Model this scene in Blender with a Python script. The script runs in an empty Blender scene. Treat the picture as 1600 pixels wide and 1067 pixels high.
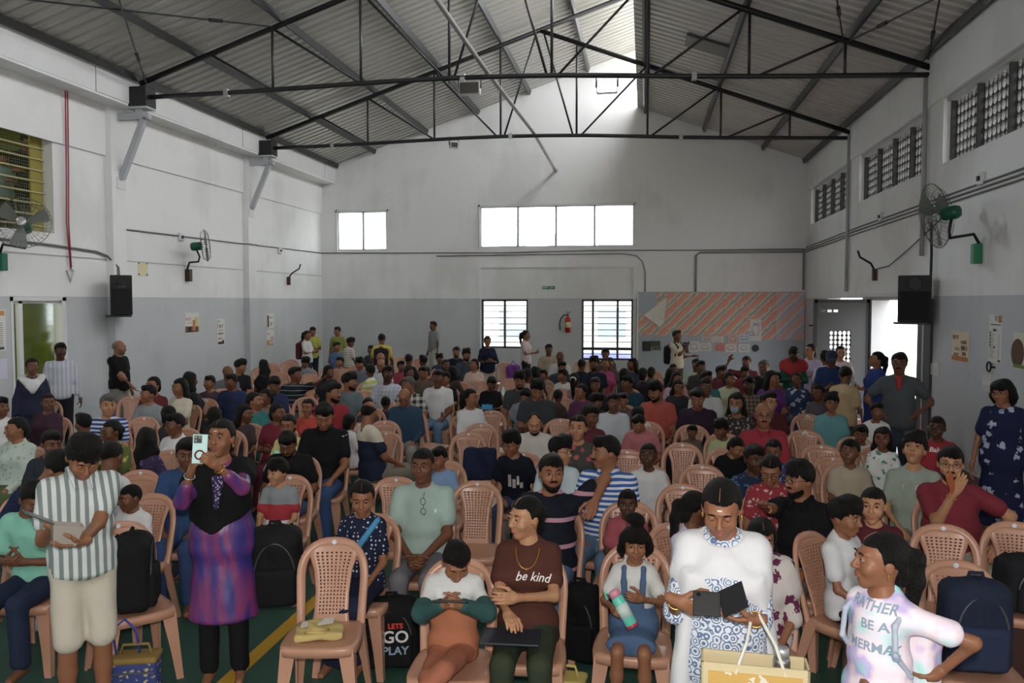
import bpy, bmesh, math, random
import numpy as np
from mathutils import Vector, Matrix, Euler
from mathutils.bvhtree import BVHTree
random.seed(7); np.random.seed(7)
SC = bpy.context.scene
COL = SC.collection
# ---------------------------------------------------------------- camera
F = 1291.0; VPX, VPY = 1008.0, 470.0; H = 2.3          # photo frame 1600 x 1067
TH = math.atan((533.5 - VPY) / F); PS = math.atan((VPX - 800) / F * math.cos(TH))
cam = bpy.data.cameras.new('camera'); camo = bpy.data.objects.new('camera', cam); COL.objects.link(camo)
camo.location = (0, 0, H); camo.rotation_euler = (math.pi / 2 - TH, 0, PS)
cam.sensor_width = 36; cam.lens = F / 1600 * 36; cam.clip_start = .05; cam.clip_end = 300
SC.camera = camo
# ---------------------------------------------------------------- world, lights, exposure
wd = bpy.data.worlds.new('sky'); SC.world = wd; wd.use_nodes = True
wn = wd.node_tree.nodes; bgn = wn['Background']
bgn.inputs[0].default_value = (.96, .975, 1.0, 1); bgn.inputs[1].default_value = 7.0
SC.view_settings.view_transform = 'Standard'; SC.view_settings.look = 'None'
SC.view_settings.gamma = 1; SC.view_settings.use_curve_mapping = False
SC.view_settings.exposure = 0.22
def light(name, kind, loc, energy, color=(1, 1, 1), rot=(0, 0, 0), size=None, size_y=None):
    l = bpy.data.lights.new(name, kind); l.energy = energy; l.color = color
    if kind == 'AREA':
        l.shape = 'RECTANGLE'; l.size = size; l.size_y = size_y
    elif size is not None: l.shadow_soft_size = size
    o = bpy.data.objects.new(name, l); o.location = loc; o.rotation_euler = rot; COL.objects.link(o); return o
light('camera_flash', 'POINT', (.02, -.08, 2.48), 410, (1, .97, .93), size=.05)
# ---------------------------------------------------------------- pixel helpers
FW = np.array([-math.sin(PS) * math.cos(TH), math.cos(PS) * math.cos(TH), -math.sin(TH)])
RT = np.array([math.cos(PS), math.sin(PS), 0.0]); UPV = np.cross(RT, FW); CAM = np.array([0, 0, H])
def ray(x, y): return FW * F + RT * (x - 800) + UPV * (533.5 - y)
def onX(x, y, X): d = ray(x, y); return CAM + d * (X / d[0])
def onY(x, y, Y): d = ray(x, y); return CAM + d * (Y / d[1])
def onZ(x, y, Z): d = ray(x, y); return CAM + d * ((Z - H) / d[2])
# ---------------------------------------------------------------- materials
def lin(h):
    if not isinstance(h, str): return tuple(h)[:3]
    c = [int(h[i:i + 2], 16) / 255 for i in (0, 2, 4)]
    return tuple(x / 12.92 if x <= .04045 else ((x + .055) / 1.055) ** 2.4 for x in c)
MATS = {}
class N:
    """tiny node-tree writer"""
    def __init__(s, name, rough=.6, spec=.4):
        s.m = bpy.data.materials.new(name); s.m.use_nodes = True
        s.t = s.m.node_tree; s.b = s.t.nodes['Principled BSDF']
        s.b.inputs['Roughness'].default_value = rough; s.b.inputs['Specular IOR Level'].default_value = spec
    def n(s, typ, **kw):
        nd = s.t.nodes.new(typ)
        for k, v in kw.items(): setattr(nd, k, v)
        return nd
    def l(s, a, b): s.t.links.new(a, b)
    def coord(s, which='Object', scale=None, loc=None, rot=None):
        c = s.n('ShaderNodeTexCoord').outputs[which]
        if scale is None and loc is None and rot is None: return c
        mp = s.n('ShaderNodeMapping'); s.l(c, mp.inputs[0])
        if scale is not None: mp.inputs['Scale'].default_value = scale
        if loc is not None: mp.inputs['Location'].default_value = loc
        if rot is not None: mp.inputs['Rotation'].default_value = rot
        return mp.outputs[0]
    def math(s, op, a, b=None):
        nd = s.n('ShaderNodeMath', operation=op)
        for i, v in enumerate((a, b)):
            if v is None: continue
            if isinstance(v, (int, float)): nd.inputs[i].default_value = v
            else: s.l(v, nd.inputs[i])
        return nd.outputs[0]
    def mix(s, f, a, b):
        nd = s.n('ShaderNodeMix', data_type='RGBA')
        for inp, v in ((nd.inputs['Factor'], f), (nd.inputs[6], a), (nd.inputs[7], b)):
            if isinstance(v, (int, float)): inp.default_value = v
            elif isinstance(v, (tuple, str)): inp.default_value = (*lin(v), 1)
            else: s.l(v, inp)
        return nd.outputs[2]
    def ramp(s, f, stops, const=False):
        nd = s.n('ShaderNodeValToRGB'); s.l(f, nd.inputs[0]); cr = nd.color_ramp
        if const: cr.interpolation = 'CONSTANT'
        while len(cr.elements) < len(stops): cr.elements.new(.5)
        for e, (p, c) in zip(cr.elements, stops): e.position = p; e.color = (*lin(c), 1)
        return nd.outputs[0]
    def noise(s, vec, scale, detail=3, out='Fac'):
        nd = s.n('ShaderNodeTexNoise'); s.l(vec, nd.inputs['Vector']); nd.inputs['Scale'].default_value = scale
        nd.inputs['Detail'].default_value = detail; return nd.outputs[out]
    def base(s, c):
        if isinstance(c, (tuple, str)): s.b.inputs['Base Color'].default_value = (*lin(c), 1)
        else: s.l(c, s.b.inputs['Base Color'])
        return s
    def bump(s, h, strength=.3, dist=.01):
        nd = s.n('ShaderNodeBump'); s.l(h, nd.inputs['Height']); nd.inputs['Strength'].default_value = strength
        nd.inputs['Distance'].default_value = dist; s.l(nd.outputs[0], s.b.inputs['Normal']); return s
def mat(name, color='808080', rough=.6, spec=.4, metal=0, mottled=0, bump=0, bscale=40, emit=None, estr=0, alpha=None):
    if name in MATS: return MATS[name]
    w = N(name, rough, spec); w.b.inputs['Metallic'].default_value = metal
    if mottled:
        f = w.noise(w.coord(), 3 if mottled < .5 else 9, 5)
        c = lin(color); d = tuple(x * (1 - mottled) for x in c); w.base(w.mix(f, c, d))
    else: w.base(color)
    if bump: w.bump(w.noise(w.coord(), bscale, 4), bump)
    if emit:
        w.b.inputs['Emission Color'].default_value = (*lin(emit), 1); w.b.inputs['Emission Strength'].default_value = estr
    MATS[name] = w.m; return w.m
def fabric(spec):
    """spec 'rrggbb' plain, or kind:c1:c2[:scale] -> procedural cloth"""
    key = 'cloth ' + spec
    if key in MATS: return MATS[key]
    p = spec.split(':'); w = N(key, .85, .2); co = w.coord()
    def soft(q):                        # dyed cotton: a little duller than the swatch
        c = lin(q); g = .3 * c[0] + .6 * c[1] + .1 * c[2]; return tuple((x * .8 + g * .2) * .88 for x in c)
    p = [soft(q) if len(q) == 6 and all(ch in '0123456789abcdef' for ch in q) else q for q in p]
    sx = w.n('ShaderNodeSeparateXYZ'); w.l(co, sx.inputs[0]); X, Y, Z = sx.outputs
    fold = w.noise(w.coord(scale=(1, 1, .6)), 14, 3)
    kind = p[0] if len(p) > 1 else 'plain'
    sc = float(p[3]) if len(p) > 3 and kind != 'spl3' else 0
    if kind == 'plain': w.base(w.mix(fold, lin(p[0]), tuple(c * .86 for c in lin(p[0]))))
    elif kind in ('hst', 'vst'):        # horizontal / vertical stripes
        a = Z if kind == 'hst' else X
        w.base(w.mix(w.math('GREATER_THAN', w.math('SINE', w.math('MULTIPLY', a, sc or 150)), .1), p[1], p[2]))
    elif kind == 'thin':                # dark with few thin horizontal stripes
        w.base(w.mix(w.math('GREATER_THAN', w.math('SINE', w.math('MULTIPLY', Z, sc or 60)), .86), p[1], p[2]))
    elif kind == 'chk':
        a = w.math('SINE', w.math('MULTIPLY', X, sc or 120)); b = w.math('SINE', w.math('MULTIPLY', Z, sc or 120))
        f = w.math('MULTIPLY', w.math('ADD', w.math('GREATER_THAN', a, 0), w.math('GREATER_THAN', b, 0)), .5)
        w.base(w.mix(f, p[1], p[2]))
    elif kind == 'dot':
        v = w.n('ShaderNodeTexVoronoi'); w.l(co, v.inputs['Vector']); v.inputs['Scale'].default_value = sc or 34
        v.inputs['Randomness'].default_value = .25
        w.base(w.mix(w.math('LESS_THAN', v.outputs['Distance'], .26), p[1], p[2]))
    elif kind == 'flo':                 # floral: petals from voronoi + angular wave
        v = w.n('ShaderNodeTexVoronoi'); w.l(w.mix(.06, co, w.noise(co, 20, 3, 'Color')), v.inputs['Vector']); v.inputs['Scale'].default_value = sc or 13
        wv = w.noise(co, (sc or 13) * 4.5, 2)
        f = w.math('LESS_THAN', w.math('ADD', v.outputs['Distance'], w.math('MULTIPLY', wv, .55)), .56)
        w.base(w.mix(f, p[1], p[2]))
    elif kind == 'pai':                 # block print: rings and leaves
        v = w.n('ShaderNodeTexVoronoi'); w.l(co, v.inputs['Vector']); v.inputs['Scale'].default_value = sc or 14; v.inputs['Randomness'].default_value = .55
        s = w.math('SINE', w.math('ADD', w.math('MULTIPLY', v.outputs['Distance'], 24), w.math('MULTIPLY', w.noise(co, 45, 2), 5)))
        w.base(w.mix(w.math('GREATER_THAN', s, .25), p[1], p[2]))
    elif kind == 'tie':
        w.base(w.ramp(w.noise(co, 7, 2), [(.3, 'b9e6e2'), (.42, 'e9e4f0'), (.52, 'f4e3ea'), (.6, 'c9b7e6'), (.72, 'a8e0e4')]))
    elif kind == 'silk':                # shot silk, two tones by angle-free folds
        w.b.inputs['Roughness'].default_value = .38; w.b.inputs['Specular IOR Level'].default_value = .6
        f = w.noise(w.coord(scale=(1, 1, .18)), 9, 2); w.base(w.ramp(f, [(.38, p[1]), (.56, p[2]), (.66, p[1])]))
    elif kind == 'spl':                 # split at height sc: below p1, above p2
        w.base(w.mix(w.math('GREATER_THAN', Z, sc), p[1], p[2]))
    elif kind == 'spl3':
        a, b = float(p[4]), float(p[5]); f = w.mix(w.math('GREATER_THAN', Z, a), p[1], p[2])
        w.base(w.mix(w.math('GREATER_THAN', Z, b), f, p[3]))
    w.bump(w.noise(w.coord(scale=(1, 1, .5)), 16, 3), .35, .02)
    MATS[key] = w.m; return w.m
# ---------------------------------------------------------------- mesh helpers
def link(o, parent=None):
    COL.objects.link(o)
    if parent is not None: o.parent = parent
    return o
def tag(o, label=None, cat=None, group=None, kind=None):
    if label: o['label'] = label
    if cat: o['category'] = cat
    if group: o['group'] = group
    if kind: o['kind'] = kind
    return o
def mesh_obj(name, me, m=None, parent=None, smooth=False):
    o = bpy.data.objects.new(name, me)
    if m is not None and not me.materials: me.materials.append(m)
    if smooth: me.polygons.foreach_set('use_smooth', [True] * len(me.polygons))
    return link(o, parent)
def copy_obj(o, parent=None):
    c = o.copy(); COL.objects.link(c); c.parent = parent; return c
def empty(name, loc=(0, 0, 0), rz=0):
    o = bpy.data.objects.new(name, None); o.location = loc; o.rotation_euler = (0, 0, rz); o.empty_display_size = .1
    COL.objects.link(o); return o
def copy_tree(o, parent=None):
    c = o.copy(); COL.objects.link(c); c.parent = parent
    for ch in o.children: copy_tree(ch, c)
    return c
class MB:
    def __init__(s): s.v = []; s.f = []; s.mi = []; s.cur = 0
    def add(s, vs, fs):
        b = len(s.v); s.v += [tuple(v) for v in vs]; s.f += [tuple(i + b for i in f) for f in fs]; s.mi += [s.cur] * len(fs); return s
    def box(s, lo, hi):
        x0, y0, z0 = lo; x1, y1, z1 = hi
        return s.add([(x0, y0, z0), (x1, y0, z0), (x1, y1, z0), (x0, y1, z0), (x0, y0, z1), (x1, y0, z1), (x1, y1, z1), (x0, y1, z1)],
                     [(0, 3, 2, 1), (4, 5, 6, 7), (0, 1, 5, 4), (1, 2, 6, 5), (2, 3, 7, 6), (3, 0, 4, 7)])
    def tube(s, pts, r, n=8, r2=None, caps=True):
        pts = [Vector(p) for p in pts]; b = len(s.v); m = len(pts); prev = None
        for i, p in enumerate(pts):
            d = (pts[min(i + 1, m - 1)] - pts[max(i - 1, 0)]).normalized()
            u = d.orthogonal().normalized() if prev is None else (prev - d * prev.dot(d)).normalized()
            prev = u; w = d.cross(u); rr = r if r2 is None else r + (r2 - r) * i / max(1, m - 1)
            for j in range(n):
                a = 2 * math.pi * j / n; s.v.append(tuple(p + (u * math.cos(a) + w * math.sin(a)) * rr))
        for i in range(m - 1):
            for j in range(n):
                s.f.append((b + i * n + j, b + i * n + (j + 1) % n, b + (i + 1) * n + (j + 1) % n, b + (i + 1) * n + j)); s.mi.append(s.cur)
        if caps:
            s.f.append(tuple(b + j for j in range(n))[::-1]); s.f.append(tuple(b + (m - 1) * n + j for j in range(n))); s.mi += [s.cur] * 2
        return s
    def beam(s, a, b, w, h, up=(0, 0, 1)):
        a, b = Vector(a), Vector(b); d = (b - a).normalized(); u = Vector(up)
        x = d.cross(u).normalized(); z = x.cross(d)
        vs = [p + x * sx * w / 2 + z * sz * h / 2 for p in (a, b) for sx, sz in ((-1, -1), (1, -1), (1, 1), (-1, 1))]
        return s.add(vs, [(0, 1, 2, 3), (7, 6, 5, 4), (0, 4, 5, 1), (1, 5, 6, 2), (2, 6, 7, 3), (3, 7, 4, 0)])
    def lathe(s, prof, c=(0, 0, 0), n=16, axis='z'):
        b = len(s.v)
        for r, z in prof:
            for j in range(n):
                a = 2 * math.pi * j / n; p = (r * math.cos(a), r * math.sin(a), z)
                if axis == 'y': p = (p[0], p[2], p[1])
                if axis == 'x': p = (p[2], p[0], p[1])
                s.v.append((p[0] + c[0], p[1] + c[1], p[2] + c[2]))
        for i in range(len(prof) - 1):
            for j in range(n):
                s.f.append((b + i * n + j, b + i * n + (j + 1) % n, b + (i + 1) * n + (j + 1) % n, b + (i + 1) * n + j)); s.mi.append(s.cur)
        s.f.append(tuple(b + j for j in range(n))[::-1]); s.f.append(tuple(b + (len(prof) - 1) * n + j for j in range(n))); s.mi += [s.cur] * 2
        return s
    def mesh(s, name, mats=()):
        me = bpy.data.meshes.new(name); me.from_pydata(s.v, [], s.f)
        for m in mats: me.materials.append(m)
        if len(mats) > 1: me.polygons.foreach_set('material_index', s.mi)
        bm = bmesh.new(); bm.from_mesh(me); bmesh.ops.recalc_face_normals(bm, faces=bm.faces); bm.to_mesh(me); bm.free()
        return me
    def build(s, name, m, parent=None, smooth=False, bevel=0, loc=None):
        me = s.mesh(name, m if isinstance(m, (list, tuple)) else (m,))
        if bevel:
            bm = bmesh.new(); bm.from_mesh(me)
            es = [e for e in bm.edges if len(e.link_faces) == 2 and e.calc_face_angle(0) > .6]
            bmesh.ops.bevel(bm, geom=es, offset=bevel, segments=2, affect='EDGES', profile=.5, clamp_overlap=True); bm.to_mesh(me); bm.free()
        o = mesh_obj(name, me, None, parent, smooth)
        if loc is not None: o.location = loc
        return o
def text_mesh(body, size, bold=0.0, shear=0, align='CENTER'):
    cu = bpy.data.curves.new('lettering', 'FONT'); cu.body = body; cu.size = size; cu.align_x = align; cu.align_y = 'CENTER'
    cu.offset = bold; cu.shear = shear; cu.resolution_u = 3
    o = bpy.data.objects.new('tmp', cu); COL.objects.link(o)
    me = bpy.data.meshes.new_from_object(o.evaluated_get(bpy.context.evaluated_depsgraph_get()))
    bpy.data.objects.remove(o); bpy.data.curves.remove(cu); return me
def text_obj(body, size, m, parent, matrix, bold=0.0, shear=0, name='lettering'):
    o = mesh_obj(name, text_mesh(body, size, bold, shear), m, parent); o.matrix_local = matrix; return o
# ================================================================= ROOM
XL, XR, YB, YF = -9.53, 4.30, 23.5, -4.5
ZP = 2.37
def wall_mat(name, upper, lower):
    w = N(name, .8, .2); g = w.n('ShaderNodeNewGeometry')
    sx = w.n('ShaderNodeSeparateXYZ'); w.l(g.outputs['Position'], sx.inputs[0])
    big = w.noise(g.outputs['Position'], .7, 5); fine = w.noise(g.outputs['Position'], 5, 6)
    st = w.n('ShaderNodeMapping'); w.l(g.outputs['Position'], st.inputs[0]); st.inputs['Scale'].default_value = (3, 3, .35)
    streak = w.noise(st.outputs[0], 1.4, 4)
    c = w.mix(w.math('GREATER_THAN', sx.outputs[2], ZP), lower, upper)
    dirt = w.math('MULTIPLY', w.math('SUBTRACT', w.math('ADD', big, w.math('MULTIPLY', streak, .25)), .62), 1.0)
    nd = w.n('ShaderNodeClamp'); w.l(dirt, nd.inputs[0]); nd.inputs[2].default_value = .16
    c = w.mix(nd.outputs[0], c, '8d8b86')
    w.base(c); w.bump(fine, .12, .02); return w.m
M_wall = wall_mat('painted plaster', 'e4e4e3', 'c0c2c5')
M_white = mat('white paint', 'dcdcdc', .6, mottled=.12)
M_grey = mat('pale grey paint', 'b4b7bb', .7, mottled=.15)
M_black = mat('black painted steel', '1c1c1e', .45)
M_steel = mat('dark steel tube', '3a3b3d', .38, metal=.35, mottled=.3)
M_dark = mat('matt black plastic', '151517', .5)
M_frame = mat('window frame steel', '3c3d40', .5)
M_alu = mat('aluminium', 'b9babb', .35, metal=.6)
def struct(name, me_or_mb, m, parent=None, smooth=False):
    o = me_or_mb.build(name, m, parent, smooth)
    if parent is None: tag(o, kind='structure')
    return o
def wall_cells(us, vs, openings):
    """rectangles left after cutting openings (u0,u1,v0,v1)"""
    U = sorted(set(us) | {o[0] for o in openings} | {o[1] for o in openings}); V = sorted(set(vs) | {o[2] for o in openings} | {o[3] for o in openings})
    for a, b in zip(U, U[1:]):
        for c, d in zip(V, V[1:]):
            mu, mv = (a + b) / 2, (c + d) / 2
            if not any(o[0] < mu < o[1] and o[2] < mv < o[3] for o in openings): yield a, b, c, d
# floor: green court, red margin
w = N('court floor paint', .5, .35); g = w.n('ShaderNodeNewGeometry'); sx = w.n('ShaderNodeSeparateXYZ'); w.l(g.outputs['Position'], sx.inputs[0])
st = w.n('ShaderNodeMapping'); w.l(g.outputs['Position'], st.inputs[0]); st.inputs['Scale'].default_value = (1, 9, 1); st.inputs['Rotation'].default_value = (0, 0, .5)
c = w.mix(w.math('GREATER_THAN', sx.outputs[0], 1.45), '35594d', '6e3b36')
w.base(w.mix(w.math('MULTIPLY', w.noise(st.outputs[0], 6, 4), .5), c, '243a35')); M_floor = w.m
struct('floor', MB().box((XL - .3, YF - .3, -.2), (XR + .3, YB + .3, 0)), M_floor)
tag(MB().box((-2.53, YF + .5, .0005), (-2.43, YB - 1, .004)).build('court_line', mat('yellow line paint', 'c99a2a', .6, mottled=.2)), 'yellow painted court line running along the green floor', 'floor line')
# left wall
LDOOR = (11.2, 12.42, 0, 2.36); LWIN = (8.2, 12.2, 3.4, 5.0)
mb = MB()
for a, b, c, d in wall_cells((YF, YB + .25), (0, 5.8), [LDOOR, LWIN]): mb.box((XL - .23, a, c), (XL, b, d))
mb.box((XL, YF, 4.88), (XL + .04, YB, 5.8)); struct('wall_left', mb, M_wall)
mb = MB()
for y in (8.7, 13.5, 18.62): mb.box((XL - .05, y, 0), (XL + .15, y + .38, 5.78))
struct('trim_1', mb, M_wall)
tag(bpy.data.objects['trim_1'], kind='structure')
# concrete gutter ledge under the left eave, cast in lengths
mb = MB()
struct('trim_2', MB().box((XL - .2, YF, 5.76), (XL + .44, YB, 5.80)), M_wall)
y = YF; i = 0
lengths = [2.3, 2.5, 2.6, 2.4, 2.5, 2.6]
while y < YB - .05:
    L = lengths[i % 6]; y2 = min(YB, y + L)
    MB().box((XL - .2, y + .008, 5.80), (XL + .45 + .01 * (i % 2), y2 - .008, 6.24)).build('ledge_panel', M_white, bpy.data.objects['trim_2'])
    y = y2; i += 1
struct('trim_3', MB().box((XL, YF, 3.03), (XL + .012, 13.5, 3.05)).box((XL, 13.9, 3.03), (XL + .012, 18.6, 3.05)).box((XL, 19.02, 3.03), (XL + .012, YB, 3.05)), M_grey)
# back wall with windows
BW = [(-4.71, -.33, 3.84, 5.0), (-9.02, -7.52, 3.80, 4.93), (-4.68, -3.32, .93, 2.34), (-1.78, -.33, .62, 2.34)]
RS = .334                                   # roof slope
def zl(x): return 6.72 + RS * (x + 7.85)    # underside of left sheet
def zr(x): return 7.58 - .345 * x           # underside of right sheet
mb = MB()
for a, b, c, d in wall_cells((XL - .23, XR + .23), (0, 5.7), BW): mb.box((a, YB, c), (b, YB + .23, d))
for a, b, f in ((XL - .23, 0.0, zl), (0.0, XR + .23, zr)):
    n = 12
    for i in range(n):
        x0 = a + (b - a) * i / n; x1 = a + (b - a) * (i + 1) / n
        mb.add([(x0, YB, 5.7), (x1, YB, 5.7), (x1, YB, max(5.75, f(x1) + .02)), (x0, YB, max(5.75, f(x0) + .02)),
                (x0, YB + .23, 5.7), (x1, YB + .23, 5.7), (x1, YB + .23, max(5.75, f(x1) + .02)), (x0, YB + .23, max(5.75, f(x0) + .02))],
               [(0, 1, 2, 3), (7, 6, 5, 4), (0, 4, 5, 1), (2, 6, 7, 3), (1, 5, 6, 2), (3, 7, 4, 0)])
# shallow blind frame around the lower windows
mb.box((-4.78, YB - .05, 0), (-4.70, YB, 3.25)).box((-.33, YB - .05, 0), (-.25, YB, 3.25)).box((-4.78, YB - .05, 3.25), (-.25, YB, 3.31))
struct('wall_back', mb, M_wall)
# right wall: jali band, doorways
RDOOR = [(13.95, 16.75, 0, 2.36), (17.5, 20.7, 0, 2.36)]
JW = [(4.3, 8.3), (9.15, 13.12), (14.0, 17.95), (19.05, 22.9)]; JZ = (4.31, 5.27)
mb = MB()
for a, b, c, d in wall_cells((YF, YB), (0, 5.75), RDOOR + [(p, q, *JZ) for p, q in JW]): mb.box((XR, a, c), (XR + .3, b, d))
mb.box((XR - .03, YF, 5.27), (XR, YB, 5.75)); struct('wall_right', mb, M_wall)
# front wall behind the camera (stage end), unseen; openings sized to limit light from behind
mb = MB()
for a, b, c, d in wall_cells((XL - .23, XR + .23), (0, 5.75), [(-8.6, -6.4, 1.0, 3.0), (2.4, 4.0, 0, 2.4)]): mb.box((a, YF - .23, c), (b, YF, d))
for a, b, f in ((XL - .23, 0.0, zl), (0.0, XR + .23, zr)):
    mb.add([(a, YF, 5.7), (b, YF, 5.7), (b, YF, max(5.75, f(b))), (a, YF, max(5.75, f(a))), (a, YF - .23, 5.7), (b, YF - .23, 5.7), (b, YF - .23, max(5.75, f(b))), (a, YF - .23, max(5.75, f(a)))],
           [(0, 1, 2, 3), (7, 6, 5, 4), (0, 4, 5, 1), (2, 6, 7, 3), (1, 5, 6, 2), (3, 7, 4, 0)])
struct('wall_front', mb, M_wall)
# ---- corrugated roof: trapezoid ribs running down the slope
def roof_mat():
    w = N('galvanised roof sheet', .42, .5); w.b.inputs['Metallic'].default_value = .1
    g = w.n('ShaderNodeNewGeometry'); mp = w.n('ShaderNodeMapping'); w.l(g.outputs['Position'], mp.inputs[0]); mp.inputs['Scale'].default_value = (.5, 3, .5)
    w.base(w.mix(w.noise(mp.outputs[0], 2.2, 5), 'a6a49e', 'c4c1ba')); return w.m
M_roof = roof_mat()
def corrugated(name, xa, za, xb, zb, y0, y1):
    pitch = .25; prof = [(0, 0), (.08, 0), (.105, .05), (.16, .05), (.185, 0)]
    ys = []; y = y0
    while y < y1:
        for dy, dz in prof: ys.append((y + dy, dz))
        y += pitch
    vs = []; nx = 7
    for y, dz in ys:
        for i in range(nx):
            t = i / (nx - 1); vs.append((xa + (xb - xa) * t, y, za + (zb - za) * t + dz))
    fs = [(j * nx + i, j * nx + i + 1, (j + 1) * nx + i + 1, (j + 1) * nx + i) for j in range(len(ys) - 1) for i in range(nx - 1)]
    m = MB().add(vs, fs); return m
ceil = tag(corrugated('ceiling', XL - .35, zl(XL - .35), .12, zl(.12), YF - .5, YB + .5).build('ceiling', M_roof), kind='structure')
ceil_r = tag(corrugated('ceiling', -.25, zr(-.25), XR + .6, zr(XR + .6), YF - .5, YB + .5).build('ceiling_right', M_roof), kind='structure')
# right eave closing strip
struct('trim_4', MB().box((XR - .02, YF, 5.75), (XR + .3, YB, zr(XR) + .02)), M_wall)
# purlins (each its own piece of the ceiling)
for x in (-9.0, -7.85, -6.27, -4.75, -3.27, -1.62, .02):
    MB().beam((x, YF, zl(x) - .06), (x, YB, zl(x) - .06), .06, .12, up=(RS, 0, 1)).build('purlin', M_steel, ceil)
for x in (-.05, 1.55, 3.12, 4.2):
    MB().beam((x, YF, zr(x) - .06), (x, YB, zr(x) - .06), .06, .12, up=(-.345, 0, 1)).build('purlin', M_steel, ceil_r)
# ---- trusses
TN = [-6.43, -4.83, -3.28, -1.55, .02, 1.6, 3.05]
def zcl(x): return zl(x) - .17                        # left chord centre line
def zcr(x): return 8.36 - .372 * (x + 2.36)          # right chord
def truss(Y, label):
    r = empty('roof_truss', (-8.95, Y, 5.9)); tag(r, label, 'roof truss', 'steel roof trusses across the hall')
    def T(name, pts, rad, m=M_steel):
        o = MB().tube([(p[0] + 8.95, p[1], p[2] - 5.9) for p in pts], rad, 8).build(name, m, r, True); return o
    T('top_chord', [(-8.95, 0, zcl(-8.95)), (0.0, 0, zcl(0))], .05, M_black)
    T('top_chord', [(-2.36, 0, zcr(-2.36)), (4.35, 0, zcr(4.35))], .05, M_black)
    tz = lambda x: 5.93 + .11 * math.exp(-((x + 3.3) / 3.2) ** 2) - max(0, (x + 1)) * .03
    T('tie_beam', [(x, 0, tz(x)) for x in np.linspace(-8.9, 4.33, 15)], .042)
    T('post', [(.02, .03, zcr(.02)), (.02, .03, zcl(0))], .035); T('post', [(-.06, -.02, zcr(.02)), (-.06, -.02, zcl(-.05))], .035)
    for x in TN:
        top = min(zcl(x), zcr(x)) if x > -2.36 else zcl(x)
        T('strut', [(x, 0, tz(x)), (x, 0, top)], .024)
    for xt, xb in ((-7.6, -6.43), (-6.43, -4.83), (-4.83, -3.36), (-2.45, -3.2), (-2.3, -1.63), (.0, -1.45), (1.5, .08), (3.0, 1.72)):
        T('strut', [(xt, 0, zcl(xt) if xt < -2.36 else zcr(xt)), (xb, 0, tz(xb))], .022)
    for x in (-7.3, -3.05, .75): 
        MB().box((x - .04 + 8.95, -.05, tz(x) - .06 - 5.9), (x + .04 + 8.95, .05, tz(x) + .06 - 5.9)).build('clamp', M_alu, r)
    MB().box((-.16, -.16, -.14), (.2, .16, .2)).build('bearing_box', M_black, r, bevel=.01)
    b = MB().box((-.2, -.14, -.18), (.2, .14, -.145)).build('bearing_plate', M_grey, r)
    return r
truss(8.75, 'nearest steel truss overhead, above the frame of the photo')
truss(13.75, 'nearer dark tubular roof truss carrying the bright floodlight')
truss(18.75, 'farther dark tubular roof truss closest to the end wall')
for Y, lab in ((13.75, 'pale steel wall bracket under the nearer truss end'), (18.75, 'pale steel wall bracket under the farther truss end')):
    r = empty('truss_bracket', (XL + .15, Y, 4.4)); tag(r, lab, 'bracket', 'brackets on the left wall columns')
    MB().beam((.02, 0, .1), (.5, 0, 1.18), .1, .1, up=(0, 1, 0)).build('diagonal_brace', M_grey, r)
    MB().beam((0, 0, 1.2), (.6, 0, 1.2), .1, .12).build('arm', M_grey, r)
    MB().box((.36, -.07, 1.14), (.5, .07, 1.35)).build('stub_post', M_grey, r)
    MB().box((0, -.12, -.08), (.02, .12, .12)).build('base_plate', M_white, r)
for pts, lab in (((( -6.4, 13.7, zcl(-6.4)), (-9.0, 8.8, 6.1)), 'thin diagonal bracing rod in the near left roof bay, sloping to the wall'),
                 (((-8.8, 13.7, 6.15), (-6.4, 8.8, zcl(-6.4))), 'thin bracing rod rising from the left truss end'),
                 (((3.0, 13.7, zcr(3.0)), (1.6, 8.8, zcr(1.6))), 'thin bracing rod in the near right roof bay'),
                 (((3.1, 13.7, zcr(3.1)), (4.2, 8.8, zcr(4.2))), 'bracing rod with turnbuckle in the near right roof bay'),
                 (((4.25, 13.7, 6.0), (3.0, 8.8, zcr(3.0))), 'bracing rod rising from the right truss end')):
    a, b = Vector(pts[0]), Vector(pts[1]); r = empty('bracing_rod', a); tag(r, lab, 'rod', 'roof bracing rods')
    MB().tube([(0, 0, 0), b - a], .014, 6).build('rod', M_steel, r); p = (b - a) * .2
    MB().tube([p - (b - a).normalized() * .12, p + (b - a).normalized() * .12], .03, 8).build('turnbuckle', M_black, r)
p0, p1, p2 = Vector((-2.98, 9.2, 6.6)), Vector((-2.64, 13.75, 6.12)), Vector((-2.53, 23.48, 5.97))
r = empty('conduit_pipe', p2); tag(r, 'long pale pipe laid over the truss ties down to the end wall', 'pipe')
MB().tube([p0 - p2, p1 - p2, Vector((-2.52, 18.75, 6.1)) - p2, (0, 0, 0)], .038, 10).build('pipe', mat('pale conduit', '9a9894', .5, mottled=.2), r, True)
MB().lathe([(.07, -.02), (.07, .0)], (0, .0, 0), 12, 'y').build('wall_flange', M_alu, r)
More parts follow.
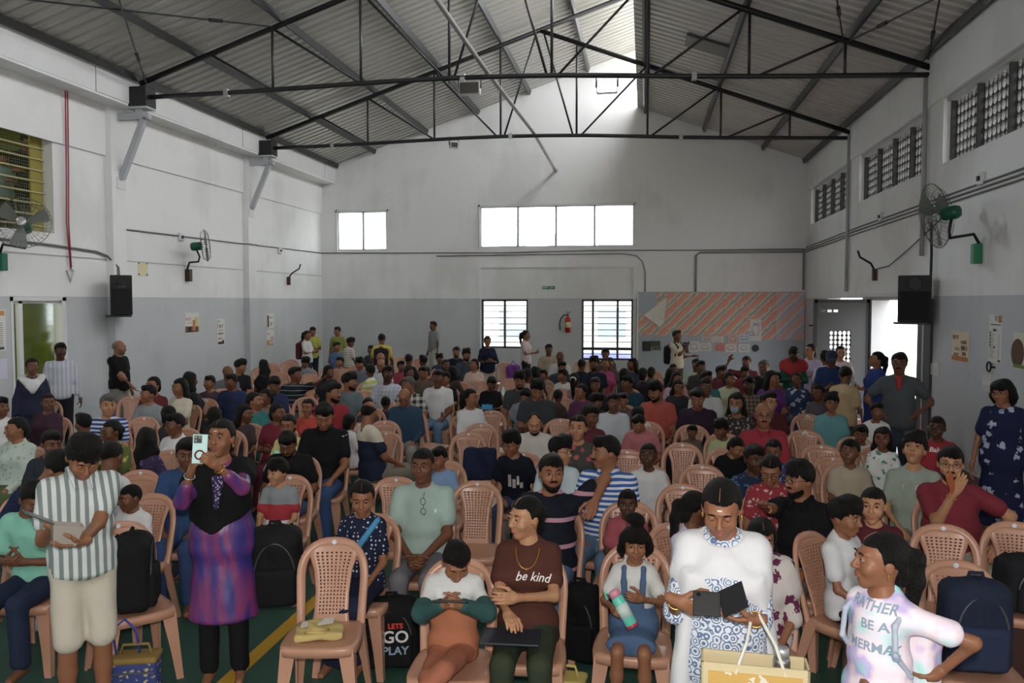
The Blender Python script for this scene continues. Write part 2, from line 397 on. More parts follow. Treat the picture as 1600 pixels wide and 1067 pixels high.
# floodlights
def flood(loc, w, h, lit, label, tilt=.25, rz=0):
    r = empty('floodlight', loc, rz); tag(r, label, 'floodlight')
    b = MB().box((-w / 2, -.05, -h), (w / 2, .05, 0)).build('housing', M_alu if not lit else M_alu, r, bevel=.01)
    MB().box((-w / 2 + .02, -.056, -h + .02), (w / 2 - .02, -.05, -.02)).build('lens', mat('lit lens', 'ffffff', .3, emit='e8f4ff', estr=160) if lit else mat('dark lamp glass', '4d4742', .15), r)
    MB().tube([(-w / 2 - .01, 0, -h / 2), (-w / 2 - .01, 0, .1), (w / 2 + .01, 0, .1), (w / 2 + .01, 0, -h / 2)], .012, 6).build('yoke', M_black, r)
    return r
flood((-2.92, 13.7, 5.95), .36, .22, False, 'unlit rectangular floodlight under the nearer truss, beside the long pipe')
flood((-.64, 13.7, 5.88), .33, .21, True, 'bright lit white floodlight hanging under the nearer truss')
flood((-4.36, 18.7, 5.94), .2, .15, False, 'small tilted floodlight below the farther truss', rz=.5)
light('floodlight_beam', 'SPOT', (-.64, 13.62, 5.76), 120, (.85, .94, 1), (math.radians(-30), 0, 0), .1).data.spot_size = 2.4
for (x, f, lab) in ((-1.05, zl, 'flat grey vent plate on the left roof slope near the ridge'), (1.15, zr, 'flat grey vent plate on the right roof slope near the ridge')):
    s = RS if f is zl else -.345
    r = empty('vent_plate', (x, 16.4, f(x) - .03)); tag(r, lab, 'roof vent'); r.rotation_euler = (0, -math.atan(s), 0)
    MB().box((-.42, -.32, -.03), (.42, .32, 0)).build('plate', mat('vent grey', '86827d', .6, mottled=.3), r)
    MB().box((-.44, -.34, -.012), (.44, .34, .012)).build('rim', M_steel, r)
# ================================================================= WINDOWS
def glass_mat():
    w = N('window glass', .05, .5); t = w.n('ShaderNodeBsdfTransparent'); gl = w.n('ShaderNodeBsdfGlossy'); gl.inputs['Roughness'].default_value = .05
    mx = w.n('ShaderNodeMixShader'); mx.inputs[0].default_value = .1; t.inputs[0].default_value = (.95, .98, .97, 1)
    w.l(t.outputs[0], mx.inputs[1]); w.l(gl.outputs[0], mx.inputs[2]); w.l(mx.outputs[0], w.t.nodes['Material Output'].inputs[0]); return w.m
M_glass = glass_mat()
def window_back(n, x0, x1, z0, z1, cols, louvre, bars, rim):
    r = empty('window_%d' % n, (x0, YB, z0)); tag(r, kind='structure'); W, Hh = x1 - x0, z1 - z0; t = .055 if bars else .03
    m = M_frame if bars else M_alu
    mb = MB().box((0, .04, 0), (t, .12, Hh)).box((W - t, .04, 0), (W, .12, Hh)).box((0, .04, 0), (W, .12, t)).box((0, .04, Hh - t), (W, .12, Hh))
    mb.build('window_frame', m, r)
    if rim: MB().box((-.05, -.03, -.05), (0, .02, Hh + .05)).box((W, -.03, -.05), (W + .05, .02, Hh + .05)).box((-.05, -.03, Hh), (W + .05, .02, Hh + .05)).build('plaster_rim', M_white, r)
    for c in cols: MB().box((c * W - .03, .04, 0), (c * W + .03, .12, Hh)).build('mullion', m, r)
    edges = [0] + list(cols) + [1]
    for a, b in zip(edges, edges[1:]):
        if louvre:
            k = louvre
            for i in range(k):
                zc = (i + .5) * Hh / k; o = MB().box((a * W + .025, -.003, -Hh / k * .46), (b * W - .025, .003, Hh / k * .46)).build('pane', M_glass, r)
                o.location = (0, .08, zc); o.rotation_euler = (.45, 0, 0)
        else: MB().box((a * W + .02, .085, .02), (b * W - .02, .09, Hh - .02)).build('pane', M_glass, r)
    for i in range(bars): 
        z = (i + 1) * Hh / (bars + 1); MB().box((0, .02, z - .011), (W, .04, z + .011)).build('bar', mat('grille bar', '6a6c70', .5), r)
    return r
window_back(1, *BW[0], (.25, .5, .75), 7, 0, True)
window_back(2, *BW[1], (.52,), 7, 0, True)
window_back(3, *BW[2], (.5,), 0, 7, False)
window_back(4, *BW[3], (.22, .7), 0, 9, False)
MB().box((0, .02, .28), (1.45, .13, .36)).build('transom', M_frame, bpy.data.objects['window_4'])
# jali (pierced block) windows in the right wall
def jali_mesh(W, Hh, nx, nz, t=.06):
    mb = MB(); cw, ch = W / nx, Hh / nz; K = 12
    for i in range(nx):
        for j in range(nz):
            cx, cz = (i + .5) * cw, (j + .5) * ch; tilt = .35 if (i + j) % 2 else -.35
            rx, rz_ = cw * (.44 if (i * 7 + j * 3) % 3 else .36), ch * .45
            ring = []; sq = []
            for q in range(K):
                a = 2 * math.pi * (q + .5) / K; u, v = rx * math.cos(a), rz_ * math.sin(a)
                u, v = u * math.cos(tilt * .6) - v * math.sin(tilt * .6) * .5, u * math.sin(tilt * .6) * .6 + v
                ring.append((cx + max(-cw * .46, min(cw * .46, u)), cz + max(-ch * .46, min(ch * .46, v))))
                m = max(abs(math.cos(a)), abs(math.sin(a))); sq.append((cx + cw / 2 * math.cos(a) / m, cz + ch / 2 * math.sin(a) / m))
            vs = [(0, x, z) for x, z in sq] + [(0, x, z) for x, z in ring] + [(t, x, z) for x, z in ring] + [(t, x, z) for x, z in sq]
            fs = []
            for q in range(K):
                p = (q + 1) % K; fs += [(q, p, K + p, K + q), (K + q, K + p, 2 * K + p, 2 * K + q), (2 * K + q, 2 * K + p, 3 * K + p, 3 * K + q)]
            # corner fills
            mb.add(vs, fs)
            for sa in (1, -1):
                for sb in (1, -1):
                    cq = [s for s in sq if (s[0] - cx) * sa > 0 and (s[1] - cz) * sb > 0]
                    e1 = min(cq, key=lambda s: abs(s[0] - cx - sa * cw / 2) + 9 * (abs(s[0] - cx) < cw / 2 - 1e-6))
                    e2 = min(cq, key=lambda s: abs(s[1] - cz - sb * ch / 2) + 9 * (abs(s[1] - cz) < ch / 2 - 1e-6))
                    co = (cx + sa * cw / 2, cz + sb * ch / 2)
                    for tt in (0, t): mb.add([(tt, *e1), (tt, *co), (tt, *e2)], [(0, 1, 2)])
    return mb.mesh('jali_panel', (mat('jali cement', '6a6a6a', .8, mottled=.25),))
jme = jali_mesh(.93, JZ[1] - JZ[0], 7, 7)
for n, (a, b) in enumerate(JW):
    r = empty('window_%d' % (5 + n), (XR, a, JZ[0])); tag(r, kind='structure'); k = round((b - a) / .97); st = (b - a) / k
    for i in range(k):
        o = mesh_obj('jali_panel', jme, None, r); o.location = (.18, i * st + .02, 0); o.scale = (1, (st - .04) / .93, 1)
    for i in range(k + 1): MB().box((.1, i * st - .03, 0), (.28, i * st + .03, JZ[1] - JZ[0])).build('fin', mat('dark fin', '3b3b3b', .7), r)
    MB().box((.05, 0, JZ[1] - JZ[0] - .05), (.3, b - a, JZ[1] - JZ[0])).build('head_frame', M_grey, r)
# left upper window with bars, room beyond
r = empty('window_9', (XL, LWIN[0], LWIN[2])); tag(r, kind='structure'); LW, LH = LWIN[1] - LWIN[0], LWIN[3] - LWIN[2]
M_bar = mat('cream bar', 'b9b184', .5)
for i in range(9): MB().tube([(-.15, 0, (i + .6) * LH / 9), (-.15, LW, (i + .6) * LH / 9)], .012, 6).build('bar', M_bar, r)
MB().box((-.2, LW - .28, 0), (-.17, LW - .02, LH)).build('yellow_post', mat('ochre paint', '8f8440', .7), r)
mb = MB()
for i in range(90): mb.box((-.195, i * LW / 90, 0), (-.192, i * LW / 90 + .004, LH))
for i in range(36): mb.box((-.196, 0, i * LH / 36), (-.193, LW, i * LH / 36 + .004))
tag(mb.build('wire_mesh', mat('wire mesh', '6f7050', .6), r), kind='stuff')
# room behind the left wall
rm = MB().box((-13.2, 7, -.1), (-13.0, 14.5, 6)).box((-13.2, 14.4, 0), (XL - .25, 14.6, 6)).box((-13.2, 7.0, 0), (XL - .25, 7.2, 6)).box((-13.2, 7, 5.6), (XL - .25, 14.5, 5.8)).box((-13.2, 7, 3.0), (XL - .25, 14.5, 3.2)).box((-13.2, 7, -.1), (XL - .25, 14.5, 0))
struct('wall_annex', rm, mat('olive green wall', '7c8a3e', .8, mottled=.2))
ax = bpy.data.objects['wall_annex']
MB().box((-12.99, 11.8, 0), (-12.95, 15.0, 2.1)).build('green_border', mat('leaf green', '5e8a26', .7), ax)
MB().box((-12.95, 12.0, 0), (-12.92, 14.3, 1.95)).build('yellow_board', mat('mustard board', 'a7a52c', .7), ax)
light('annex_fill', 'POINT', (-11.2, 10.8, 2.5), 70, (1, .95, .8), size=.15)  # added fill light, brightens the annex seen through the door
light('annex_upper_fill', 'POINT', (-11.0, 10.2, 5.3), 45, (1, .95, .8), size=.15)
# left sliding door
r = empty('door_1', (XL, LDOOR[0], 0)); tag(r, kind='structure'); DW = LDOOR[1] - LDOOR[0]
MB().box((-.12, 0, 0), (.015, .05, 2.36)).box((-.12, DW - .09, 0), (.015, DW, 2.36)).box((-.12, 0, 2.3), (.015, DW, 2.36)).build('door_frame', M_white, r)
MB().box((-.1, .22, 0), (-.04, .3, 2.3)).box((-.1, .05, .0), (-.04, .3, .95)).box((-.1, .05, 2.26), (-.04, DW - .1, 2.3)).build('sliding_stile', M_white, r)
MB().box((-.075, .05, .95), (-.07, .22, 2.26)).build('pane', M_glass, r)
MB().box((-.075, .3, 0), (-.065, DW - .09, .9)).build('kick_panel', M_white, r)
MB().box((-.075, .3, .9), (-.07, DW - .09, 2.26)).build('pane', M_glass, r)
# right doorway: swung steel leaf with pierced panel
leaf = empty('door_2', (XR - .02, 16.82, 0)); tag(leaf, kind='structure'); LFW = 1.02
M_leaf = mat('grey steel door', '3b3d41', .5, mottled=.12)
mb = MB(); slots = [(.58 + i * .115, .58 + i * .115 + .09, 2.08, 2.13) for i in range(4)]
for a, b, c, d in wall_cells((0.03, LFW), (.02, 2.3), slots + [(.34, .74, 1.0, 1.72)]): mb.box((-b, 0, c), (-a, .04, d))
mb.build('leaf', M_leaf, leaf)
me = jali_mesh(.40, .72, 5, 8, .04); me.materials.clear(); me.materials.append(M_leaf)
o = mesh_obj('pierced_panel', me, None, leaf); o.rotation_euler = (0, 0, math.pi / 2); o.location = (-.34, 0.0, 1.0)
MB().box((-LFW - .02, -.012, 0), (-LFW + .05, .05, 2.33)).box((-.06, -.012, 0), (0, .05, 2.33)).box((-LFW, -.012, 2.26), (0, .05, 2.33)).build('leaf_frame', M_black, leaf)
MB().tube([(-LFW - .1, .02, 1.82), (-LFW + .05, .02, 1.82)], .015, 8).build('door_bolt', M_dark, leaf)
mb = MB()
for y in (13.95, 16.70): mb.box((XR - .02, y, 0), (XR + .3, y + .05, 2.36))
mb.box((XR - .02, 13.95, 2.31), (XR + .3, 16.75, 2.36)); struct('trim_5', mb, M_grey)
struct('trim_6', MB().box((XR - .12, 13.6, 2.38), (XR + .02, 17.2, 2.44)), M_white)
# outer folded leaf at the near jamb
r = empty('door_3', (XR + .01, 13.95, 0)); tag(r, kind='structure')
MB().box((-.05, -.62, .02), (-.01, -.02, 2.33)).build('leaf', M_leaf, r); MB().box((-.06, -.32, .02), (-.05, -.28, 2.33)).build('edge_bar', M_alu, r)
# outdoors: pale yard and neighbouring buildings
M_yard = mat('pale concrete yard', 'b9b5aa', .9, mottled=.2)
tag(MB().box((-60, -40, -.35), (60, 80, -.22)).build('ground', M_yard), kind='structure')
def building(name, lo, hi, m, label, nw, axis):
    r = empty(name, ((lo[0] + hi[0]) / 2, (lo[1] + hi[1]) / 2, lo[2])); tag(r, label, 'building'); c = r.location
    L = tuple(a - b for a, b in zip(lo, c)); Hh = tuple(a - b for a, b in zip(hi, c))
    MB().box(L, Hh).build('wall', m, r); MB().box((L[0] - .2, L[1] - .2, Hh[2]), (Hh[0] + .2, Hh[1] + .2, Hh[2] + .3)).build('parapet', M_white, r)
    for i in range(nw):
        for z in (1.0, 4.2):
            if axis == 'y':
                x = L[0] + (Hh[0] - L[0]) * (i + .5) / nw; MB().box((x - .6, L[1] - .06, L[2] + z), (x + .6, L[1] + .05, L[2] + z + 1.3)).build('window', mat('grey pane', '8d949c', .2), r)
            else:
                y = L[1] + (Hh[1] - L[1]) * (i + .5) / nw; MB().box((L[0] - .06, y - .6, L[2] + z), (L[0] + .05, y + .6, L[2] + z + 1.3)).build('window', mat('grey pane', '8d949c', .2), r)
building('outbuilding', (-9, 36, -.3), (4, 41, 3.4), mat('pale wall', 'd9d7d0', .9, mottled=.1), 'pale building seen through the end wall windows', 6, 'y')
building('neighbour_building', (13, 5, -.3), (19, 30, 5.0), mat('cream wall', 'e0d3b4', .9, mottled=.1), 'cream building outside the open side doorway', 7, 'x')
# vehicle-like blue tarp mound outside window 4
tp = MB(); 
vs = []; nxx, nyy = 14, 8
for j in range(nyy):
    for i in range(nxx):
        u, v = i / (nxx - 1), j / (nyy - 1); z = .95 * (math.sin(math.pi * u) ** .6) * (math.sin(math.pi * v) ** .6 if 0 < v < 1 else 0) if 0 < u < 1 else 0
        vs.append((-3.4 + 4.2 * u, 24.6 + 1.8 * v, -.25 + z * (1.15 + .1 * math.sin(7 * u + 3 * v))))
tp.add(vs, [(j * nxx + i, j * nxx + i + 1, (j + 1) * nxx + i + 1, (j + 1) * nxx + i) for j in range(nyy - 1) for i in range(nxx - 1)])
tag(tp.build('tarpaulin_cover', mat('blue tarp', '5a5fb0', .5), None, True), 'blue tarpaulin cover outside the right end window', 'tarpaulin')
# ================================================================= WALL FIXTURES
RL = Matrix(((0, 0, 1, 0), (1, 0, 0, 0), (0, 1, 0, 0), (0, 0, 0, 1)))       # text frame on the left wall
RR = Matrix(((0, 0, -1, 0), (-1, 0, 0, 0), (0, 1, 0, 0), (0, 0, 0, 1)))     # right wall
RB = Matrix(((1, 0, 0, 0), (0, 0, -1, 0), (0, 1, 0, 0), (0, 0, 0, 1)))      # back wall
def at(p, R): return Matrix.Translation(Vector(p)) @ R
SHEET = {}
def board(name, W, Hh, M4, m, label, cat, thick=.006, kind=None):
    """flat sheet whose local frame is (x right, y up, z out of the wall)"""
    r = empty(name); r.matrix_world = M4; tag(r, label, cat)
    SHEET[r.name] = MB().box((-W / 2, -Hh / 2, 0), (W / 2, Hh / 2, thick)).build('sheet', m, r); return r
def patch(r, x0, x1, y0, y1, color, z=.0065, name='print'):
    o = MB().box((x0, y0, z), (x1, y1, z + .0012)).build(name, mat('print ' + color, color, .7), SHEET.get(r.name, r)); return o
def words(r, s, x, y, size, color, z=.0085, bold=0.0, name='lettering'):
    return text_obj(s, size, mat('print ' + color, color, .7), SHEET.get(r.name, r), Matrix.Translation((x, y, z)), bold, 0, name)
def glyphs(r, n, x, y, size, color, z=.0085, bold=0):
    rn = random.Random(n * 31 + int(size * 1000)); w = size * .62; mb = MB(); x0 = x - n * w / 2
    for i in range(n):
        a = x0 + i * w; t = size * .13
        mb.box((a, y - size * .36, z), (a + t, y + size * .36, z + .001))
        if rn.random() < .7: mb.box((a, y + size * .26, z), (a + w * .7, y + size * .36, z + .001))
        if rn.random() < .6: mb.box((a, y - size * .06, z), (a + w * .62, y + size * .05, z + .001))
        if rn.random() < .6: mb.box((a + w * .58, y - size * .36, z), (a + w * .58 + t, y + size * .3, z + .001))
    mb.build('print_line', mat('print ' + color, color, .7), SHEET.get(r.name, r))
M_paper = mat('paper', 'd9d6d0', .8, mottled=.06)
# left wall posters
P = onX(299.5, 504.5, XL); r = board('poster', .55, .43, at((XL + .002, P[1], P[2]), RL), M_paper, 'square food poster on the left wall, leftmost of the posters', 'poster')
patch(r, -.26, .26, -.2, -.07, '6a4a38'); patch(r, .1, .24, -.08, .12, 'c2c07a', .008); patch(r, .02, .12, -.16, .06, 'b97a55', .0085); patch(r, -.16, -.04, -.19, -.09, '2c2724', .009); glyphs(r, 5, -.12, .08, .08, 'c06a86'); glyphs(r, 6, -.1, .0, .05, 'a0a0a0')
P = onX(344.5, 518.5, XL); r = board('poster', .36, .6, at((XL + .002, P[1], P[2]), RL), M_paper, 'tall narrow notice with bold heading on the left wall', 'poster')
glyphs(r, 4, -.08, .24, .05, '4a6a9a'); glyphs(r, 4, 0, .13, .11, '5a2a2a', bold=.004); glyphs(r, 8, 0, .04, .04, '777777'); glyphs(r, 6, 0, -.04, .07, '333333', bold=.002); glyphs(r, 4, -.02, -.15, .08, 'a85a5a'); patch(r, -.13, .14, -.28, -.22, '35373c'); patch(r, .05, .14, -.23, -.19, '35373c')
P = onX(422, 501, XL); r = board('poster', .4, .37, at((XL + .002, P[1], P[2]), RL), M_paper, 'upper of two stacked small posters on the left wall', 'poster')
patch(r, -.18, -.08, -.16, .14, '5a4635'); glyphs(r, 4, .06, .08, .07, '7d6a3c'); glyphs(r, 2, .07, -.08, .14, '6a5520', bold=.004)
P = onX(422, 527.5, XL); r = board('poster', .44, .4, at((XL + .002, P[1], P[2]), RL), M_paper, 'lower of two stacked small posters on the left wall', 'poster')
glyphs(r, 4, -.1, .1, .07, 'b07a80'); glyphs(r, 6, .09, .0, .05, '6a2a22', bold=.002); glyphs(r, 5, .1, -.07, .06, '7a2a22', bold=.002); glyphs(r, 4, .1, -.14, .06, 'b05a3a'); patch(r, -.2, -.04, -.17, -.06, 'b78a4a'); patch(r, -.2, .2, -.195, -.17, 'c07a60')
r = board('poster', .32, .62, at((XL + .002, 10.93, 1.86), RL), M_paper, 'tall white notice at the left edge beside the glass door', 'poster')
for i in range(12): patch(r, -.1, .1, .1 - i * .03, .108 - i * .03, '55555a')
patch(r, -.14, .14, .22, .29, 'c88a4a'); patch(r, -.05, .12, -.29, -.25, '444444')
board('paper_notice', .36, .3, at((XL + .002, 10.92, 1.28), RL), mat('lilac paper', 'cfcbdc', .8), 'blank lilac paper below the tall notice beside the glass door', 'notice')
P = onX(223, 420, XL); r = board('blank_plate', .3, .26, at((XL + .002, P[1], P[2]), RL), mat('cream plate', 'd8cfa8', .7), 'small cream plate with four dark corners between speaker and fan', 'wall plate')
for a in (-1, 1):
    for b in (-1, 1): patch(r, a * .13 - .018, a * .13 + .018, b * .11 - .018, b * .11 + .018, '3a3428')
# right wall posters
P = onX(1501, 541, XR); r = board('poster', .62, .41, at((XR - .002, P[1], P[2]), RR), mat('buff paper', 'd8c8ae', .8), 'food menu poster on the right wall beside the switch plates', 'poster')
patch(r, -.3, .3, -.2, -.14, 'b4703a'); glyphs(r, 5, -.14, .12, .08, 'a0554a', bold=.002); glyphs(r, 5, .14, .06, .07, '5a2a1c', bold=.003); glyphs(r, 4, .16, -.02, .09, '5a2a1c', bold=.004); glyphs(r, 4, -.1, -.04, .06, '6a4a3a'); glyphs(r, 3, .16, -.1, .07, '5a2a1c', bold=.003); glyphs(r, 5, -.12, -.12, .06, '5a3a2a', bold=.002)
P = onX(1556, 529, XR); r = board('poster', .4, .6, at((XR - .002, P[1], P[2]), RR), M_paper, 'tall white price list on the right wall', 'poster')
patch(r, .08, .19, .2, .29, 'b07a55'); patch(r, -.02, .05, .22, .29, '9aa0b0'); patch(r, -.14, .16, .165, .18, '77777c'); glyphs(r, 4, 0, .105, .05, '26262a', bold=.004)
for i in range(13): patch(r, -.17, -.02 - .02 * (i % 3), .05 - i * .024, .056 - i * .024, '60606a'); patch(r, .09, .13, .05 - i * .024, .056 - i * .024, '70707a')
for i in range(5): patch(r, -.16, -.13, .06 - i * .04, .085 - i * .04, '26262a', .008)
glyphs(r, 3, -.01, -.11, .035, '26262a', bold=.003); patch(r, .09, .16, -.285, -.26, '2c2c30')
r = board('poster', .6, .42, at((XR - .002, 10.25, 1.72), RR), mat('pale green paper', 'd3d2bd', .8), 'poster with round brown dish at the right edge of the photo', 'poster')
o = MB().lathe([(.17, 0), (.17, .001)], (-.2, 0, .0066), 20).build('print', mat('print 5a3a2c', '5a3a2c', .7), r); o.location = (.02, -.03, 0); patch(r, -.28, .28, -.2, -.16, '6a7a3a', .009); glyphs(r, 3, .18, .12, .07, '4a6a3a')
# switch plates, hook
for px, py, w, h, lab in ((1452, 575, .3, .17, 'nearer-door white switch plate, left of a pair'), (1464, 577, .24, .2, 'white switch plate, right of a pair beside the door'), (1543, 597, .22, .22, 'white socket plate above the woman in the navy floral dress')):
    P = onX(px, py, XR); r = board('switch_plate', w, h, at((XR - .002, P[1], P[2]), RR), mat('ivory plastic', 'c9c7bf', .4), lab, 'switch', .02)
    for i in range(3): MB().box((-w * .35 + i * w * .25, -.03, .02), (-w * .35 + i * w * .25 + w * .15, .03, .028)).build('switch', M_white, r)
P = onX(1549, 573, XR); r = empty('hook_ring', (XR, P[1], P[2])); tag(r, 'dark ring hook on the right wall below the price list', 'hook')
MB().tube([(-.03, .0 + .06 * math.cos(a), .06 * math.sin(a)) for a in np.linspace(0, 2 * math.pi, 17)], .011, 6, caps=False).build('ring', M_dark, r); MB().tube([(0, -.12, 0), (-.03, -.06, 0)], .014, 6).build('shank', M_dark, r)
# exit sign, extinguisher
r = board('exit_sign', .36, .085, at((-2.72, YB - .002, 2.675), RB), mat('exit green', '1f6b40', .5), 'small green EXIT sign with arrow on the end wall', 'sign', .02)
words(r, 'EXIT', -.085, .0, .075, 'dfe8e0', .022, .002); patch(r, .035, .045, -.04, .04, 'dfe8e0', .021); patch(r, .08, .15, -.008, .008, 'dfe8e0', .021); MB().add([(.06, 0, .0225), (.09, .022, .0225), (.09, -.022, .0225)], [(0, 1, 2)]).build('arrow', mat('print dfe8e0', 'dfe8e0', .7), r)
r = empty('fire_extinguisher', (-2.16, YB - .1, 1.4)); tag(r, 'red fire extinguisher hung between the end wall windows', 'extinguisher')
MB().lathe([(.06, 0), (.08, .02), (.08, .36), (.065, .42), (.03, .45), (.025, .48)], n=16).build('cylinder', mat('extinguisher red', 'b3261e', .35), r, True)
MB().lathe([(.0815, .14), (.0815, .3)], n=16).build('label_band', mat('pale label', 'd6c9a0', .6), r, True)
MB().box((-.03, -.02, .48), (.03, .02, .52)).beam((0, 0, .54), (-.02, 0, .6), .02, .02).beam((.0, 0, .54), (.1, 0, .6), .02, .014).build('valve', M_dark, r)
MB().tube([(-.02, 0, .51), (-.12, 0, .5), (-.2, 0, .4), (-.235, 0, .25), (-.22, 0, .08)], .014, 6).build('hose', M_dark, r, True)
# pin-board with striped paper on the end wall
def board_mat():
    w = N('striped wrapping paper', .75); co = w.coord(rot=(0, .78, 0)); sx = w.n('ShaderNodeSeparateXYZ'); w.l(co, sx.inputs[0])
    s = w.math('ADD', w.math('MULTIPLY', sx.outputs[2], 3.4), w.math('MULTIPLY', w.noise(co, 9, 4), .5)); f = w.math('FRACT', s)
    c = w.ramp(f, [(0, 'd9a08f'), (.2, 'd3907e'), (.36, 'd3c3ad'), (.46, '9aa39a'), (.6, 'a3aba2'), (.7, 'd8cdb9'), (.84, 'd69d8c')])
    c2 = w.ramp(f, [(0, 'd9a9a2'), (.3, 'd6b6b2'), (.5, '9fb6c2'), (.7, 'd3cccb'), (.9, 'dcaaa2')])
    g = w.n('ShaderNodeSeparateXYZ'); w.l(w.coord(), g.inputs[0]); w.base(w.mix(w.math('GREATER_THAN', g.outputs[0], 3.75), c, c2)); return w.m
M_strip = board_mat(); BX0, BX1 = -.2, 4.28
r = empty('notice_board', (BX0, YB - .02, 0)); tag(r, 'long notice board covered in orange and green diagonal striped paper', 'notice board')
MB().box((0, -.02, .15), (BX1 - BX0, 0, 2.55)).build('backing', mat('pale blue board', 'a9b2bb', .7, mottled=.08), r)
cols = [(.0, .5), (.5, 1.42), (1.42, 2.32), (2.32, 3.22), (3.22, 4.1), (4.1, 4.48)]
for i, (a, b) in enumerate(cols):
    lo = 1.34 if i < 4 else 1.24
    if i: MB().box((a + .004, -.026, 1.95), (b - .004, -.021, 2.53)).build('striped_sheet', M_strip, r)
    MB().box((a + .004, -.027, lo), (b - .004, -.022, 1.945)).build('striped_sheet', M_strip, r)
MB().add([(.17, -.06, 1.9), (.8, -.03, 2.4), (.72, -.03, 1.75), (.62, -.07, 1.56)], [(0, 3, 2, 1)]).add([(.17, -.062, 1.9), (.8, -.032, 2.4), (.72, -.032, 1.75), (.62, -.072, 1.56)], [(0, 1, 2, 3)]).build('torn_flap', M_paper, r)
MB().box((-.03, -.05, .05), (.02, 0, 2.5)).build('edge_post', M_white, r)
rnd = random.Random(3)
cards = [('3f3f3c', .25, 1.03, .24, .28), ('55564f', .5, 1.1, .26, .16), ('6a6d5a', .52, .98, .25, .12), ('d5d0cc', 1.05, 1.0, .22, .3), ('4a4a4c', 1.33, 1.0, .2, .3), ('d9d4d2', 1.55, 1.03, .3, .3), ('d8d5cf', 1.85, 1.02, .34, .22), ('d48d86', 2.25, 1.02, .26, .22), ('d9d5d0', 2.55, 1.0, .3, .22), ('ddd9d4', 2.9, 1.0, .3, .22), ('d9c9c2', 1.9, 1.24, .28, .14), ('dcd8d2', 2.2, 1.24, .3, .16), ('d8b7ad', 2.6, 1.25, .26, .3), ('c9d3da', 2.9, 1.28, .3, .2), ('cdd4dc', 3.1, 1.4, .2, .2), ('dcd9d6', 3.2, 1.5, .3, .6), ('c8d6e2', 3.22, 1.66, .22, .08)]
for i, (c, x, z, w_, h_) in enumerate(cards):
    o = MB().box((-w_ / 2, -.004, -h_ / 2), (w_ / 2, 0, h_ / 2)).build('pinned_drawing', mat('card ' + c, c, .8, mottled=.25), r); o.location = (x, -.03 - .0012 * i, z); o.rotation_euler = (0, rnd.uniform(-.05, .05), 0)
    if i > 2:
        q = MB().tube([(w_ * .3 * math.cos(a), -.006, h_ * .28 * math.sin(a) + .02 * math.sin(3 * a)) for a in np.linspace(0, 6.28, 12)], .006, 4, caps=False).build('doodle', mat('doodle %d' % (i % 4), ['a05050', '50508a', '5a5a5a', 'b06a80'][i % 4], .8), r); q.location = (x, -.03 - .0012 * i, z)
MB().lathe([(.1, -.012), (.085, .0)], (0, 0, 0), 9, 'y').build('hole_patch', M_dark, r).location = (3.2, -.025, 1.0)
# speakers
def speaker(loc, rz, w, d, h, label):
    r = empty('loudspeaker', loc, rz); tag(r, label, 'loudspeaker')
    MB().add([(-w / 2, -d / 2, 0), (w / 2, -d / 2, 0), (w * .36, d / 2, 0), (-w * .36, d / 2, 0), (-w / 2, -d / 2, h), (w / 2, -d / 2, h), (w * .36, d / 2, h), (-w * .36, d / 2, h)], [(0, 3, 2, 1), (4, 5, 6, 7), (0, 1, 5, 4), (1, 2, 6, 5), (2, 3, 7, 6), (3, 0, 4, 7)]).build('cabinet', mat('speaker black', '17171a', .55, bump=.2, bscale=200), r, bevel=.015)
    MB().box((-w * .44, -d / 2 - .012, h * .04), (w * .44, -d / 2 - .001, h * .66)).build('grille', mat('speaker grille', '0e0e10', .7, bump=.6, bscale=300), r)
    MB().lathe([(.02, 0), (w * .2, -.03), (w * .22, -.03)], (0, -d / 2 - .002, h * .82), 16, 'y').build('horn', M_dark, r, True)
    MB().box((-.06, -d / 2 - .014, h * .7), (.06, -d / 2 - .008, h * .72)).build('badge', mat('badge grey', '6a6a6c', .4), r)
    sh = MB().box((-w * .55, -d * .5, -.035), (w * .45, d * .9, -.005)).build('shelf', M_black, r)
    MB().beam((-w * .2, d * .9, -.02), (-w * .2, d * .9, -.1), .03, .03).build('shelf_bracket', M_steel, r)
    return r
P = onX(188, 492, XL + .36); speaker((XL + .36, P[1], P[2]), .75, .36, .34, .70, 'black loudspeaker on a shelf on the left wall column')
speaker((XR - .3, 13.3, 1.98), math.radians(-12), .46, .36, .7, 'black loudspeaker beside the open door on the right wall')
